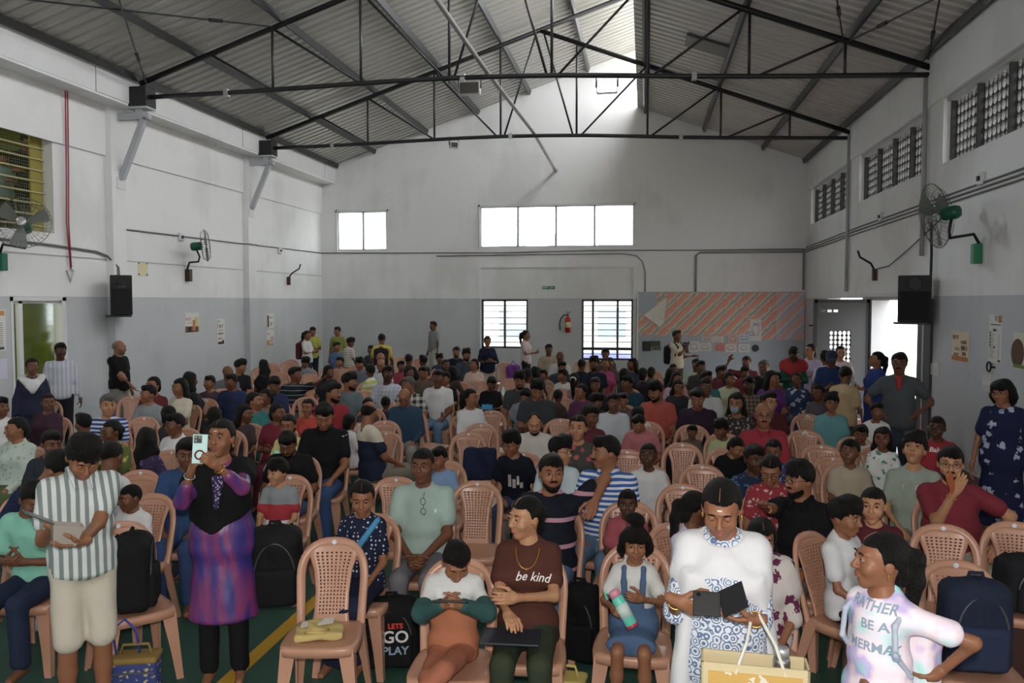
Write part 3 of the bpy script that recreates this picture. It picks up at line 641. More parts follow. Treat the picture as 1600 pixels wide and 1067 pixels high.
# wall fans
def fan(loc, wallx, rz, tilt, label, arm_base, box_color, R=.33):
    """head at loc facing rz, arm to arm_base on the wall"""
    r = empty('wall_fan', arm_base); tag(r, label, 'wall fan'); A = Vector(arm_base); Hd = Vector(loc) - A
    R4 = Matrix.Translation(Hd) @ Euler((tilt, 0, rz)).to_matrix().to_4x4()
    M_g = mat('fan guard wire', '6a6c66', .4, metal=.5); M_green = mat('fan green', '1f5a45', .35)
    mb = MB()
    for q in range(36):
        a = q * math.pi / 18
        mb.tube([(.07 * math.cos(a), -.13, .07 * math.sin(a)), (R * .75 * math.cos(a), -.115, R * .75 * math.sin(a)), (R * math.cos(a), -.05, R * math.sin(a)), (R * .8 * math.cos(a), .035, R * .8 * math.sin(a)), (.1 * math.cos(a), .05, .1 * math.sin(a))], .0024, 4, caps=False)
    for rr, y, t in ((R, -.05, .007), (R * .75, -.116, .003), (R * .45, -.124, .003), (.07, -.13, .004), (R * .8, .036, .003)):
        mb.tube([(rr * math.cos(a), y, rr * math.sin(a)) for a in np.linspace(0, 2 * math.pi, 33)], t, 4, caps=False)
    o = mb.build('guard', M_g, r); o.matrix_local = R4
    o = MB().lathe([(.0, -.14), (.065, -.135), (.07, -.125)], n=14, axis='y').build('guard_badge', M_alu, r, True); o.matrix_local = R4
    o = MB().lathe([(.05, .02), (.085, .05), (.09, .2), (.07, .25), (.02, .26)], n=16, axis='y').build('motor', M_green, r, True); o.matrix_local = R4
    for q in range(3):
        a = q * 2.094 + .4; b = MB(); vs = []
        for i in range(5):
            for j in range(4):
                rr = .05 + (R - .07) * i / 4; th = a + (j / 3 - .5) * (.9 - .25 * i / 4); vs.append((rr * math.cos(th), -.05 + .05 * (j / 3 - .5), rr * math.sin(th)))
        b.add(vs, [(i * 4 + j, i * 4 + j + 1, (i + 1) * 4 + j + 1, (i + 1) * 4 + j) for i in range(4) for j in range(3)])
        o = b.build('blade', mat('fan blade', '6b6f69', .4), r, True); o.matrix_local = R4
    back = R4 @ Vector((0, .14, -.08)); dn = R4 @ Vector((0, .1, -.22)); 
    MB().tube([back, dn, (back + dn) / 2 + Vector((0, 0, -.28)) * .6, Vector((0, 0, .12)) + Hd * .15, (0, 0, .05)], .02, 8).build('arm', M_black, r, True)
    s = 1 if wallx < 0 else -1
    b = MB().box((-.02, -.06, -.2), (s * .09, .06, .06)) if s > 0 else MB().box((-.09, -.06, -.2), (.02, .06, .06))
    b.build('wall_mount', mat('mount ' + box_color, box_color, .5), r, bevel=.012)
    return r
P = onX(291, 425, XL); hd = onX(318, 384, XL + .5); fan((hd[0], hd[1], hd[2]), XL, math.radians(118), -.1, 'wall fan with dark arm on the left wall beside the speaker', (XL + .02, P[1], P[2]), '3a2a26')
hd = onX(36, 350, XL + .62); fan((hd[0], hd[1], hd[2]), XL, math.radians(28), -.25, 'wire guarded wall fan below the barred window, cut by the left edge', (XL + .02, 11.0, 2.95), '1f6a50', .38)
hd = onX(1468, 336, XR - .55); fan((hd[0], hd[1], hd[2]), XR, math.radians(-132), .12, 'green motor wall fan high on the right wall', (XR - .02, 11.6, 2.98), '2a7a55', .42)
def stub(wx, py, pz, lab):
    s = 1 if wx < 0 else -1; r = empty('fan_bracket', (wx, py, pz)); tag(r, lab, 'bracket')
    MB().box((min(0, s * .08), -.05, -.16), (max(0, s * .08), .05, .06)).build('mount', mat('rust brown', '4a2f28', .6), r, bevel=.01)
    MB().tube([(s * .05, 0, .05), (s * .12, .04 * s, .16), (s * .32, .05 * s, .28), (s * .36, .05 * s, .4)], .02, 8).build('arm', M_black, r, True)
P = onX(449, 436, XL); stub(XL, P[1], P[2], 'bare fan bracket without a fan on the far left wall')
P = onX(1370, 425, XR); stub(XR, P[1], P[2], 'bare fan bracket on the right wall above the door')
# cables and conduits
M_cab = mat('grey cable', '6d6d6d', .6); M_con = mat('painted conduit', '8a8a8a', .6)
def cable(name, pts, r, m, label, cat='cable'):
    o = empty(name, pts[0]); tag(o, label, cat); b = Vector(pts[0])
    MB().tube([Vector(p) - b for p in pts], r, 6).build('run', m, o, True); return o
cable('cable', [(XL + .02, y, z) for y, z in ((14.0, 3.62), (16.0, 3.64), (18.5, 3.66))] + [(XL + .17, 18.6, 3.66), (XL + .17, 19.05, 3.66)] + [(XL + .02, y, z) for y, z in ((19.1, 3.67), (21.2, 3.7), (23.45, 3.72))], .014, M_cab, 'cable run along the left wall above the fan')
cable('cable', [(-9.5, YB - .02, 3.72), (-7, YB - .02, 3.7), (-4, YB - .02, 3.68), (-1.2, YB - .02, 3.72), (1.3, YB - .02, 3.7), (4.28, YB - .02, 3.7)], .015, M_cab, 'cable run along the end wall below the upper windows')
cable('cable', [(-6, YB - .02, 3.6), (-3, YB - .02, 3.62), (-.6, YB - .02, 3.62), (-.25, YB - .02, 3.56), (-.08, YB - .02, 3.4), (0, YB - .02, 3.1), (0, YB - .02, 2.56)], .016, M_con, 'curved cable dropping to the notice board', 'cable')
cable('conduit', [(1.38, YB - .03, 2.56), (1.38, YB - .03, 3.55), (1.48, YB - .03, 3.63), (4.2, YB - .03, 3.63)], .03, M_con, 'grey conduit bent over the notice board', 'conduit')
cable('conduit', [(4.24, YB - .03, 3.7), (4.24, YB - .03, 2.6)], .03, M_con, 'grey conduit down the right rear corner', 'conduit')
for i, z in enumerate((3.80, 3.74, 3.68)):
    cable('cable', [(XR - .02, YB - .1, z - .06), (XR - .02, 18, z), (XR - .02, 12, z + .02), (XR - .02, 4, z + .03)], .013, M_cab, ('top', 'middle', 'bottom')[i] + ' one of three cables along the right wall')
for y, lab in ((13.78, 'white pipe down the right wall beside the middle jali window'), (18.65, 'white pipe down the right wall near the far jali window')):
    cable('downpipe', [(XR - .05, y, 5.82), (XR - .05, y, 2.5 if y > 15 else 3.0)], .035, mat('painted pipe', 'a3a3a4', .5), lab, 'pipe')
cable('cable', [(XR - .05, 13.4, 3.7), (XR - .06, 13.3, 3.0), (XR - .1, 13.2, 2.3), (XR - .2, 13.2, 2.0)], .02, M_black, 'black cable dropping to the right loudspeaker')
cable('cable', [(XR - .03, 12.8, 3.55), (XR - .03, 14.5, 3.15), (XR - .03, 15.6, 2.92), (XR - .04, 16.3, 2.9)], .009, M_dark, 'slack wire looping to the bare bracket on the right wall')
cable('cable', [(XL + .03, 9.8, 3.25), (XL + .03, 12.2, 3.2), (XL + .03, 13.2, 3.16), (XL + .05, 13.46, 3.1), (XL + .17, 13.6, 2.9), (XL + .2, 13.62, 2.1)], .02, M_cab, 'grey cable running to the left loudspeaker')
for dy, lab in ((0, 'red cable hanging down the left wall, ending in a hook'), (.05, 'second red cable beside the one with the hook')):
    cable('cable', [(XL + .1, 12.42 + dy, 5.75), (XL + .06, 12.45 + dy, 4.6), (XL + .05, 12.43 + dy, 3.6), (XL + .05, 12.5 + dy * .3, 2.85)], .011, mat('red cable', '9c3346', .5), lab)
r = empty('cable_hook', (XL + .04, 12.5, 2.68)); tag(r, 'pale metal hook below the red cables', 'hook'); MB().tube([(0, -.09, .12), (0, 0, -.06), (0, .09, .12), (0, 0, .16)], .014, 6).build('hook', M_alu, r)
for wx, y, z, lab in ((XL, 15.9, 3.62, 'white junction box beside the left wall fan'), (XL, 20.6, 3.62, 'small white junction box on the far left wall'), (XR, 11.6, 3.88, 'white socket box with plug high on the right wall'), (XR, 16.2, 3.85, 'small box above the cables on the right wall')):
    s = 1 if wx < 0 else -1; r = empty('junction_box', (wx, y, z)); tag(r, lab, 'junction box')
    MB().box((min(0, s * .05), -.08, -.08), (max(0, s * .05), .08, .08)).build('box', M_white, r, bevel=.008); MB().box((min(s * .05, s * .075), -.03, -.03), (max(s * .05, s * .075), .03, .03)).build('plug', M_dark, r)
# ================================================================= SIGNED-DISTANCE MODELLER (bodies, hair, cloth, bags)
class SDF:
    """list of primitives blended on a rectilinear grid, meshed with surface nets"""
    def __init__(s): s.p = []
    def cone(s, a, b, ra, rb=None, k=.03, op='u'):
        a, b = np.array(a, float), np.array(b, float); rb = ra if rb is None else rb; m = max(ra, rb)
        ab = b - a; L2 = max(1e-9, ab @ ab)
        def f(x, y, z):
            t = np.clip(((x - a[0]) * ab[0] + (y - a[1]) * ab[1] + (z - a[2]) * ab[2]) / L2, 0, 1)
            return np.sqrt((x - a[0] - t * ab[0]) ** 2 + (y - a[1] - t * ab[1]) ** 2 + (z - a[2] - t * ab[2]) ** 2) - (ra + (rb - ra) * t)
        s.p.append((f, np.minimum(a, b) - m, np.maximum(a, b) + m, k, op)); return s
    def chain(s, pts, rs, k=.03):
        for i in range(len(pts) - 1): s.cone(pts[i], pts[i + 1], rs[i], rs[i + 1], k)
        return s
    def ell(s, c, r, R=None, k=.03, op='u'):
        c, r = np.array(c, float), np.array(r, float); m = r.min(); Rm = None if R is None else np.array(R, float)
        def f(x, y, z):
            x, y, z = x - c[0], y - c[1], z - c[2]
            if Rm is not None: x, y, z = (Rm[0, 0] * x + Rm[1, 0] * y + Rm[2, 0] * z, Rm[0, 1] * x + Rm[1, 1] * y + Rm[2, 1] * z, Rm[0, 2] * x + Rm[1, 2] * y + Rm[2, 2] * z)
            k0 = np.sqrt((x / r[0]) ** 2 + (y / r[1]) ** 2 + (z / r[2]) ** 2); k1 = np.sqrt((x / r[0] ** 2) ** 2 + (y / r[1] ** 2) ** 2 + (z / r[2] ** 2) ** 2) + 1e-9
            return k0 * (k0 - 1) / k1
        e = r if Rm is None else np.sqrt((Rm ** 2) @ (r ** 2)); s.p.append((f, c - e, c + e, k, op)); return s
    def econe(s, a, b, wa, da, wb, db, lat=(1, 0, 0), k=.04, cap=.6):
        """tapered limb of elliptical section: half widths wa->wb along lat, half depths da->db"""
        a, b, lat = np.array(a, float), np.array(b, float), np.array(lat, float); ax = b - a; L = np.linalg.norm(ax); ax = ax / L
        lat = lat - ax * (lat @ ax); lat /= np.linalg.norm(lat); dep = np.cross(ax, lat); m = max(wa, wb, da, db); cz = max(da, db) * cap
        def f(x, y, z):
            x, y, z = x - a[0], y - a[1], z - a[2]; q = x * ax[0] + y * ax[1] + z * ax[2]; u = x * lat[0] + y * lat[1] + z * lat[2]; v = x * dep[0] + y * dep[1] + z * dep[2]
            t = np.clip(q / L, 0, 1); e = np.where(q < 0, q, np.where(q > L, q - L, 0)); W = wa + (wb - wa) * t; D = da + (db - da) * t
            return (np.sqrt((u / W) ** 2 + (v / D) ** 2 + (e / cz) ** 2) - 1) * np.minimum(W, D)
        s.p.append((f, np.minimum(a, b) - m, np.maximum(a, b) + m, k, 'u')); return s
    def rbox(s, c, h, r=.02, R=None, k=.02, op='u'):
        c, h = np.array(c, float), np.array(h, float) - r; Rm = np.eye(3) if R is None else np.array(R, float)
        def f(x, y, z):
            x, y, z = x - c[0], y - c[1], z - c[2]
            x, y, z = (Rm[0, 0] * x + Rm[1, 0] * y + Rm[2, 0] * z, Rm[0, 1] * x + Rm[1, 1] * y + Rm[2, 1] * z, Rm[0, 2] * x + Rm[1, 2] * y + Rm[2, 2] * z)
            qx, qy, qz = np.abs(x) - h[0], np.abs(y) - h[1], np.abs(z) - h[2]
            return np.sqrt(np.maximum(qx, 0) ** 2 + np.maximum(qy, 0) ** 2 + np.maximum(qz, 0) ** 2) + np.minimum(np.maximum(qx, np.maximum(qy, qz)), 0) - r
        e = np.abs(Rm) @ (h + r); s.p.append((f, c - e, c + e, k, op)); return s
    def half(s, n, d, k=.004):
        """keep only n.p < d"""
        n = np.array(n, float); n = n / np.linalg.norm(n)
        s.p.append((lambda x, y, z: n[0] * x + n[1] * y + n[2] * z - d, None, None, k, 'i')); return s
    def fn(s, f, op='i', k=.004): s.p.append((f, None, None, k, op)); return s
    def arrays(s, v, wob=0, lo=None, hi=None):
        us = [p for p in s.p if p[4] == 'u']
        L = np.min([p[1] for p in us], 0) - 3 * v; Hh = np.max([p[2] for p in us], 0) + 3 * v
        if lo is not None: L = np.maximum(L, lo)
        if hi is not None: Hh = np.minimum(Hh, hi)
        n = np.maximum(4, np.ceil((Hh - L) / v).astype(int)); ax = [L[i] + v * np.arange(n[i] + 1) for i in range(3)]
        G = np.full([len(a) for a in ax], .5, np.float32)
        for f, plo, phi, k, op in s.p:
            if plo is None: sl = [slice(0, len(a)) for a in ax]
            else:
                mg = 2.5 * v + k; sl = [slice(max(0, int((plo[i] - mg - L[i]) / v)), min(len(ax[i]), int((phi[i] + mg - L[i]) / v) + 2)) for i in range(3)]
            if any(q.stop <= q.start for q in sl): continue
            x, y, z = ax[0][sl[0]][:, None, None], ax[1][sl[1]][None, :, None], ax[2][sl[2]][None, None, :]
            d = f(x, y, z); g = G[sl[0], sl[1], sl[2]]
            if op == 'u':
                h = np.maximum(k - np.abs(g - d), 0) / max(k, 1e-6); r = np.minimum(g, d) - h * h * k * .25
            else:
                if op == 's': d = -d
                h = np.maximum(k - np.abs(g - d), 0) / max(k, 1e-6); r = np.maximum(g, d) + h * h * k * .25
            G[sl[0], sl[1], sl[2]] = r
        if wob:
            x, y, z = ax[0][:, None, None], ax[1][None, :, None], ax[2][None, None, :]
            G = G + wob * (np.sin(31 * x + 17 * z + 5 * np.sin(9 * y)) * .6 + np.sin(23 * z - 19 * y + 4 * np.sin(13 * x)) * .6 + np.sin(47 * x - 29 * z) * .3)
        return surfnet(G, ax)
CORN = [(0, 0, 0), (1, 0, 0), (0, 1, 0), (1, 1, 0), (0, 0, 1), (1, 0, 1), (0, 1, 1), (1, 1, 1)]
EDG = [(0, 1), (2, 3), (4, 5), (6, 7), (0, 2), (1, 3), (4, 6), (5, 7), (0, 4), (1, 5), (2, 6), (3, 7)]
def surfnet(G, ax):
    S = G < 0; c = [S[i:S.shape[0] - 1 + i, j:S.shape[1] - 1 + j, k:S.shape[2] - 1 + k] for i, j, k in CORN]
    cnt = sum(q.astype(np.int8) for q in c); I, J, K = np.nonzero((cnt > 0) & (cnt < 8)); nv = len(I)
    idx = np.full(c[0].shape, -1, np.int32); idx[I, J, K] = np.arange(nv)
    val = [G[I + i, J + j, K + k] for i, j, k in CORN]; P = np.zeros((nv, 3)); W = np.zeros(nv)
    for a, b in EDG:
        m = (val[a] < 0) != (val[b] < 0); t = np.where(m, val[a] / np.where(m, val[a] - val[b], 1), 0)
        for d in range(3): P[:, d] += np.where(m, CORN[a][d] + t * (CORN[b][d] - CORN[a][d]), 0)
        W += m
    P /= W[:, None]; st = [q[1] - q[0] for q in ax]
    V = np.stack([ax[0][I] + P[:, 0] * st[0], ax[1][J] + P[:, 1] * st[1], ax[2][K] + P[:, 2] * st[2]], 1); Q = []
    for d in range(3):
        o1, o2 = [(1, 2), (2, 0), (0, 1)][d]
        sl0 = [slice(None)] * 3; sl1 = [slice(None)] * 3; sl0[d] = slice(0, -1); sl1[d] = slice(1, None)
        for q in (o1, o2): sl0[q] = slice(1, -1); sl1[q] = slice(1, -1)
        A, B = S[tuple(sl0)], S[tuple(sl1)]; e = np.argwhere(A != B)
        if not len(e): continue
        inside = A[tuple(e.T)]; e = e.copy(); e[:, o1] += 1; e[:, o2] += 1
        def cell(a, b):
            q = e.copy(); q[:, o1] -= a; q[:, o2] -= b; return idx[q[:, 0], q[:, 1], q[:, 2]]
        f = np.stack([cell(1, 1), cell(0, 1), cell(0, 0), cell(1, 0)], 1); f[~inside] = f[~inside][:, ::-1]; Q.append(f)
    Q = np.concatenate(Q) if Q else np.zeros((0, 4), int)
    return V, Q[(Q >= 0).all(1)]
def arr_mesh(name, V, Q, m=None):
    me = bpy.data.meshes.new(name); me.vertices.add(len(V)); me.vertices.foreach_set('co', np.asarray(V, np.float32).ravel())
    me.loops.add(4 * len(Q)); me.loops.foreach_set('vertex_index', np.asarray(Q, np.int32).ravel()); me.polygons.add(len(Q))
    me.polygons.foreach_set('loop_start', np.arange(len(Q), dtype=np.int32) * 4); me.polygons.foreach_set('loop_total', np.full(len(Q), 4, np.int32)) if bpy.app.version < (4, 1) else None
    me.polygons.foreach_set('use_smooth', np.ones(len(Q), bool)); me.update(calc_edges=True); me.validate()
    if m is not None: me.materials.append(m)
    return me
def cat_arrays(parts):
    V, Q, b = [], [], 0
    for v, q in parts: V.append(v); Q.append(q + b); b += len(v)
    return np.concatenate(V), np.concatenate(Q)
def sdf_obj(name, s, v, m, parent=None, wob=0):
    return mesh_obj(name, arr_mesh(name, *s.arrays(v, wob), m), None, parent)
# ================================================================= PEOPLE
# head frame: origin mid-head, face towards -Y, crown at z=+.118, chin at z=-.122
def head_sdf(cls):
    jw = {'m': .058, 'w': .051, 'b': .05, 'g': .049}[cls]; kid = cls in 'bg'
    s = SDF()
    s.ell((0, .012, .022), (.077, .097, .096), k=.02)
    s.ell((0, -.026, -.055), (jw, .066, .062), k=.045); s.ell((0, -.062, -.101), (.022 if cls != 'm' else .027, .02, .018), k=.03)
    for q in (-1, 1):
        s.ell((q * .04, -.062, -.028), (.027, .026, .028), k=.025); s.ell((q * .079, .012, -.006), (.011, .021, .032), k=.01)
        s.ell((q * .034, -.103, .014), (.019, .019, .011), k=.012, op='s'); s.ell((q * .0125, -.103, -.027), (.009, .01, .008), k=.008)
    s.ell((0, -.08, .034), (.052, .014, .01), k=.018)
    s.cone((0, -.092, .012), (0, -.113, -.024), .0085, .0125, k=.012)
    s.ell((0, -.0925, -.054), (.022, .011, .0062), k=.006); s.ell((0, -.0905, -.067), (.019, .011, .007), k=.006)
    nr = .056 if cls == 'm' else (.046 if not kid else .04)
    s.cone((0, .022, -.07), (0, .034, -.23), nr, nr * 1.12, k=.03); return s
HEADS = {}
def head_arr(cls, lod):
    if (cls, lod) not in HEADS: HEADS[cls, lod] = head_sdf(cls).arrays((.0064, .0108, .0165)[lod])
    return HEADS[cls, lod]
def hand_sdf(curl):
    s = SDF().ell((0, 0, -.05), (.039, .0145, .052), k=.012).cone((0, 0, .03), (0, 0, -.02), .026, .027, k=.02)
    for x, L, z in ((.029, .073, -.088), (.0095, .082, -.094), (-.0105, .076, -.092), (-.029, .058, -.084)):
        p = np.array([x, 0, z]); a = 0; pts = [np.array([x, 0, z + .02])]
        for q, fr in enumerate((.42, .32, .26)):
            pts.append(p); a += curl * (1, 1.25, 1.0)[q]; p = p + np.array([x * .12, -math.sin(a), -math.cos(a)]) * L * fr
        pts.append(p); s.chain(pts, [.0095, .0092, .0086, .0078, .007], k=.005)
    t = .02 + curl * .03
    return s.chain([(.022, -.004, -.025), (.05, -.014 - t * .3, -.055), (.06, -.02 - t, -.083), (.056, -.026 - t * 1.4, -.106)], [.014, .0115, .0098, .008], k=.01)
HANDS = {}
def hand_arr(kind, lod):
    if (kind, lod) not in HANDS: HANDS[kind, lod] = hand_sdf({'relax': .3, 'grip': .75, 'flat': .08}[kind]).arrays((.0058, .01, .017)[lod])
    return HANDS[kind, lod]
def xf(arr, M4, mirror=False):
    V, Q = arr; V = V.copy()
    if mirror: V[:, 0] *= -1; Q = Q[:, ::-1]
    M = np.array(M4); return V @ M[:3, :3].T + M[:3, 3], Q
# ---- hair, shared per style
def hairline(s, zf, zb, k=.005, jag=.004, burn=-.022):
    """keep the cap above a hairline that runs forehead - temple - sideburn - over the ear - nape"""
    AZ = np.radians([0, 32, 52, 66, 80, 92, 100, 128, 150, 180]); ZH = np.array([zf, zf - .002, zf - .004, zf - .026, burn + .006, burn, burn + .03, -.02, zb + .012, zb])
    def f(x, y, z):
        ph = np.arctan2(np.abs(x), -(y - .01)); sg = np.arctan2(x, -(y - .01))
        zh = np.interp(ph, AZ, ZH) + jag * (np.sin(sg * 41) * .6 + np.sin(sg * 67 + 1.3) * .5 + np.sin(sg * 17 + .4) * .6)
        return (zh - z) * .7
    return s.fn(f, 'i', k)
def hair_sdf(st):
    s = SDF()
    if st == 'short':
        s.ell((0, .016, .034), (.086, .105, .099), k=.02); s.ell((.01, -.05, .098), (.055, .045, .03), k=.03); hairline(s, .058, -.085, jag=.006)
    elif st == 'crop': s.ell((0, .014, .026), (.082, .103, .099), k=.02); hairline(s, .062, -.07, jag=.003)
    elif st == 'full':
        s.ell((0, .012, .042), (.094, .112, .102), k=.02); s.ell((0, -.06, .1), (.065, .045, .035), k=.03); s.ell((.03, -.03, .135), (.05, .06, .025), k=.03); s.ell((-.04, .0, .13), (.04, .05, .022), k=.02); hairline(s, .046, -.095, jag=.011)
    elif st == 'bald': s.ell((0, .018, .018), (.083, .103, .085), k=.02); hairline(s, .09, -.08); s.half((0, -.25, 1), .05, .02)
    elif st == 'thin': s.ell((0, .02, .026), (.083, .103, .096), k=.02); hairline(s, .085, -.08); s.ell((0, -.09, .13), (.05, .075, .05), k=.03, op='s')
    elif st in ('bun', 'pony', 'braid', 'tied'):
        s.ell((0, .019, .03), (.087, .108, .1), k=.02); s.ell((0, .085, -.05), (.058, .045, .06), k=.03); hairline(s, .072, -.12, jag=.0015, burn=-.035)
        if st == 'bun': s.ell((0, .128, .0), (.042, .036, .042), k=.015)
        if st == 'tied': s.ell((0, .118, -.03), (.035, .03, .045), k=.02)
        if st == 'pony': s.chain([(0, .11, .045), (0, .15, .02), (0, .155, -.08), (0, .135, -.2), (0, .125, -.3)], [.024, .034, .036, .03, .012], k=.02)
        if st == 'braid': s.chain([(0, .105, -.02), (0, .13, -.09), (.01, .135, -.17), (0, .14, -.25), (.005, .13, -.36), (0, .125, -.45)], [.034, .028, .027, .025, .02, .01], k=.012)
    elif st == 'long':
        s.ell((0, .018, .03), (.088, .108, .102), k=.02); hairline(s, .066, -.16)
        for q in (-1, 1): s.chain([(q * .068, .03, -.01), (q * .08, .045, -.12), (q * .075, .07, -.28)], [.03, .034, .018], k=.04)
        s.econe((0, .085, 0), (0, .1, -.32), .07, .03, .075, .02, k=.04)
    elif st == 'bob':
        s.ell((0, .02, .03), (.1, .115, .1), k=.02); hairline(s, .05, -.12)
        for q in (-1, 1): s.chain([(q * .08, .01, .03), (q * .095, .02, -.05), (q * .088, .03, -.12)], [.03, .036, .02], k=.04)
        s.econe((0, .075, .02), (0, .09, -.12), .085, .045, .085, .035, k=.04); s.ell((0, -.07, .07), (.07, .035, .035), k=.03)
    elif st == 'topbun':
        s.ell((0, .02, .03), (.098, .113, .1), k=.02); hairline(s, .045, -.09)
        for q in (-1, 1): s.chain([(q * .082, -.015, .04), (q * .094, .01, -.04), (q * .085, .02, -.09)], [.026, .03, .014], k=.03)
        s.ell((0, -.075, .062), (.075, .03, .03), k=.03); s.ell((.01, .02, .165), (.058, .052, .05), k=.02); s.ell((-.03, .03, .175), (.035, .035, .035), k=.02)
    elif st == 'cap':
        s.ell((0, .01, .045), (.09, .108, .085), k=.01); hairline(s, .05, .02, jag=0, burn=.03); s.ell((0, -.14, .055), (.07, .08, .01), k=.01)
    elif st == 'scarf':
        s.ell((0, .02, .02), (.094, .112, .108), k=.02); s.econe((0, .05, -.05), (0, .03, -.26), .09, .08, .13, .1, k=.05); s.ell((0, -.13, -.01), (.062, .1, .085), k=.02, op='s')
    return s
HAIR = {}
HAIRWOB = {'bun': .0012, 'pony': .0015, 'tied': .0012, 'braid': .003, 'crop': .001, 'bald': .0006, 'thin': .0012, 'cap': 0, 'scarf': .002}
def hair_mesh(st, lod):
    if (st, lod) not in HAIR: HAIR[st, lod] = arr_mesh('hair', *hair_sdf(st).arrays((.0058, .009, .0135)[lod], HAIRWOB.get(st, .0045)), M_hair)
    return HAIR[st, lod]
def hair_mat(name, c, rough=.58):
    w = N(name, rough, .28); co = w.coord(scale=(60, 60, 6)); w.base(w.mix(w.noise(co, 3, 3), lin(c), tuple(x * .5 for x in lin(c)))); w.bump(w.noise(co, 4, 2), .8, .02); MATS[name] = w.m; return w.m
M_hair = hair_mat('black hair', '0e0b09'); M_grey_hair = hair_mat('grey hair', '6f6c68'); M_brown_hair = hair_mat('dark brown hair', '2a1c14')
HAIRCOL = {'k': M_hair, 'g': M_grey_hair, 'n': M_brown_hair, 'n2': mat('navy cap', '23283c', .8), 'r': mat('red scarf', 'b01f26', .8)}
def skin_mat(i, c):
    w = N('skin %d' % i, .48, .35); g = w.coord(); f = w.noise(g, 18, 4); c0 = lin(c)
    w.base(w.mix(f, c0, tuple(x * q for x, q in zip(c0, (.88, .84, .82))))); w.b.inputs['Subsurface Weight'].default_value = 0
    w.bump(w.noise(g, 160, 2), .08, .003); MATS['skin %d' % i] = w.m; return w.m
SKIN = [skin_mat(i, c) for i, c in enumerate(('b08262', '8d6046', '6d4733', '4e3223'))]
LIPS = [mat('lips %d' % i, c, .4) for i, c in enumerate(('a8645a', '8a4d44', '6d3d36', '543029'))]
# ---- shared face pieces
def small(name, s, v, m): return arr_mesh(name, *s.arrays(v), m)
def eye_mesh():
    mb = MB(); mb.lathe([(.001, -.0135)] + [(.0135 * math.sin(a), -.0135 * math.cos(a)) for a in np.linspace(.2, math.pi - .2, 9)], n=14, axis='y')
    b = len(mb.f); mb.cur = 1; mb.lathe([(.0082, -.0108), (.0072, -.0126), (.0008, -.0139)], n=12, axis='y'); return mb.mesh('eye', (mat('eye white', '8f847a', .4), mat('iris', '120c09', .15)))
EYE = eye_mesh(); EYE.polygons.foreach_set('use_smooth', [True] * len(EYE.polygons))
LID = small('eyelid', SDF().ell((0, 0, 0), (.0152, .0152, .0152)).half((0, -.35, -1), .0002, .001), .0026, None)
LIDC = small('eyelid', SDF().ell((0, 0, 0), (.0152, .0152, .0152)).half((0, -.35, -1), .0065, .001), .0026, None)
LIDB = small('eyelid', SDF().ell((0, 0, 0), (.0149, .0149, .0149)).half((0, -.2, 1), -.0052, .001), .0026, None)
BROW = small('eyebrow', SDF().chain([(-.017, 0, -.003), (-.002, -.005, .004), (.017, .004, .0)], [.0026, .0036, .002], k=.004), .0021, M_hair)
LIP = small('lips', SDF().ell((0, -.0945, -.0537), (.0225, .0105, .0052), k=.002).ell((0, -.0925, -.0672), (.0195, .0112, .0064), k=.002), .0026, None)
BEARD = small('beard', SDF().ell((0, -.026, -.057), (.064, .072, .069), k=.03).ell((0, -.062, -.104), (.031, .026, .022), k=.03).ell((0, -.11, -.03), (.08, .1, .052), k=.01, op='s').ell((0, -.105, -.062), (.021, .03, .011), k=.004, op='s').half((0, 1, 0), .03, .004).half((0, 0, 1), -.0, .004), .0052, M_hair)
MUST = small('moustache', SDF().chain([(-.03, -.083, -.051), (-.012, -.0985, -.043), (0, -.1005, -.0425), (.012, -.0985, -.043), (.03, -.083, -.051)], [.004, .007, .006, .007, .004], k=.004), .003, M_hair)
def glasses_mesh():
    mb = MB()
    for q in (-1, 1):
        mb.tube([(q * .034 + .0225 * math.cos(a), -.112 + abs(q * .034 + .0225 * math.cos(a)) * .15, .008 + .0175 * math.sin(a)) for a in np.linspace(0, 2 * math.pi, 15)], .0021, 5, caps=False)
        mb.tube([(q * .057, -.104, .012), (q * .081, -.06, .012), (q * .086, .02, .008)], .002, 5)
    mb.tube([(-.0115, -.111, .01), (0, -.114, .013), (.0115, -.111, .01)], .002, 5); return mb.mesh('glasses', (mat('spectacle frame', '1a1618', .3),))
GLASSES = glasses_mesh()
PARTING = MB().tube([(0, .012 - .108 * math.cos(a), .03 + .1005 * math.sin(a)) for a in np.linspace(.66, 1.25, 9)], .0016, 5).mesh('hair_parting')
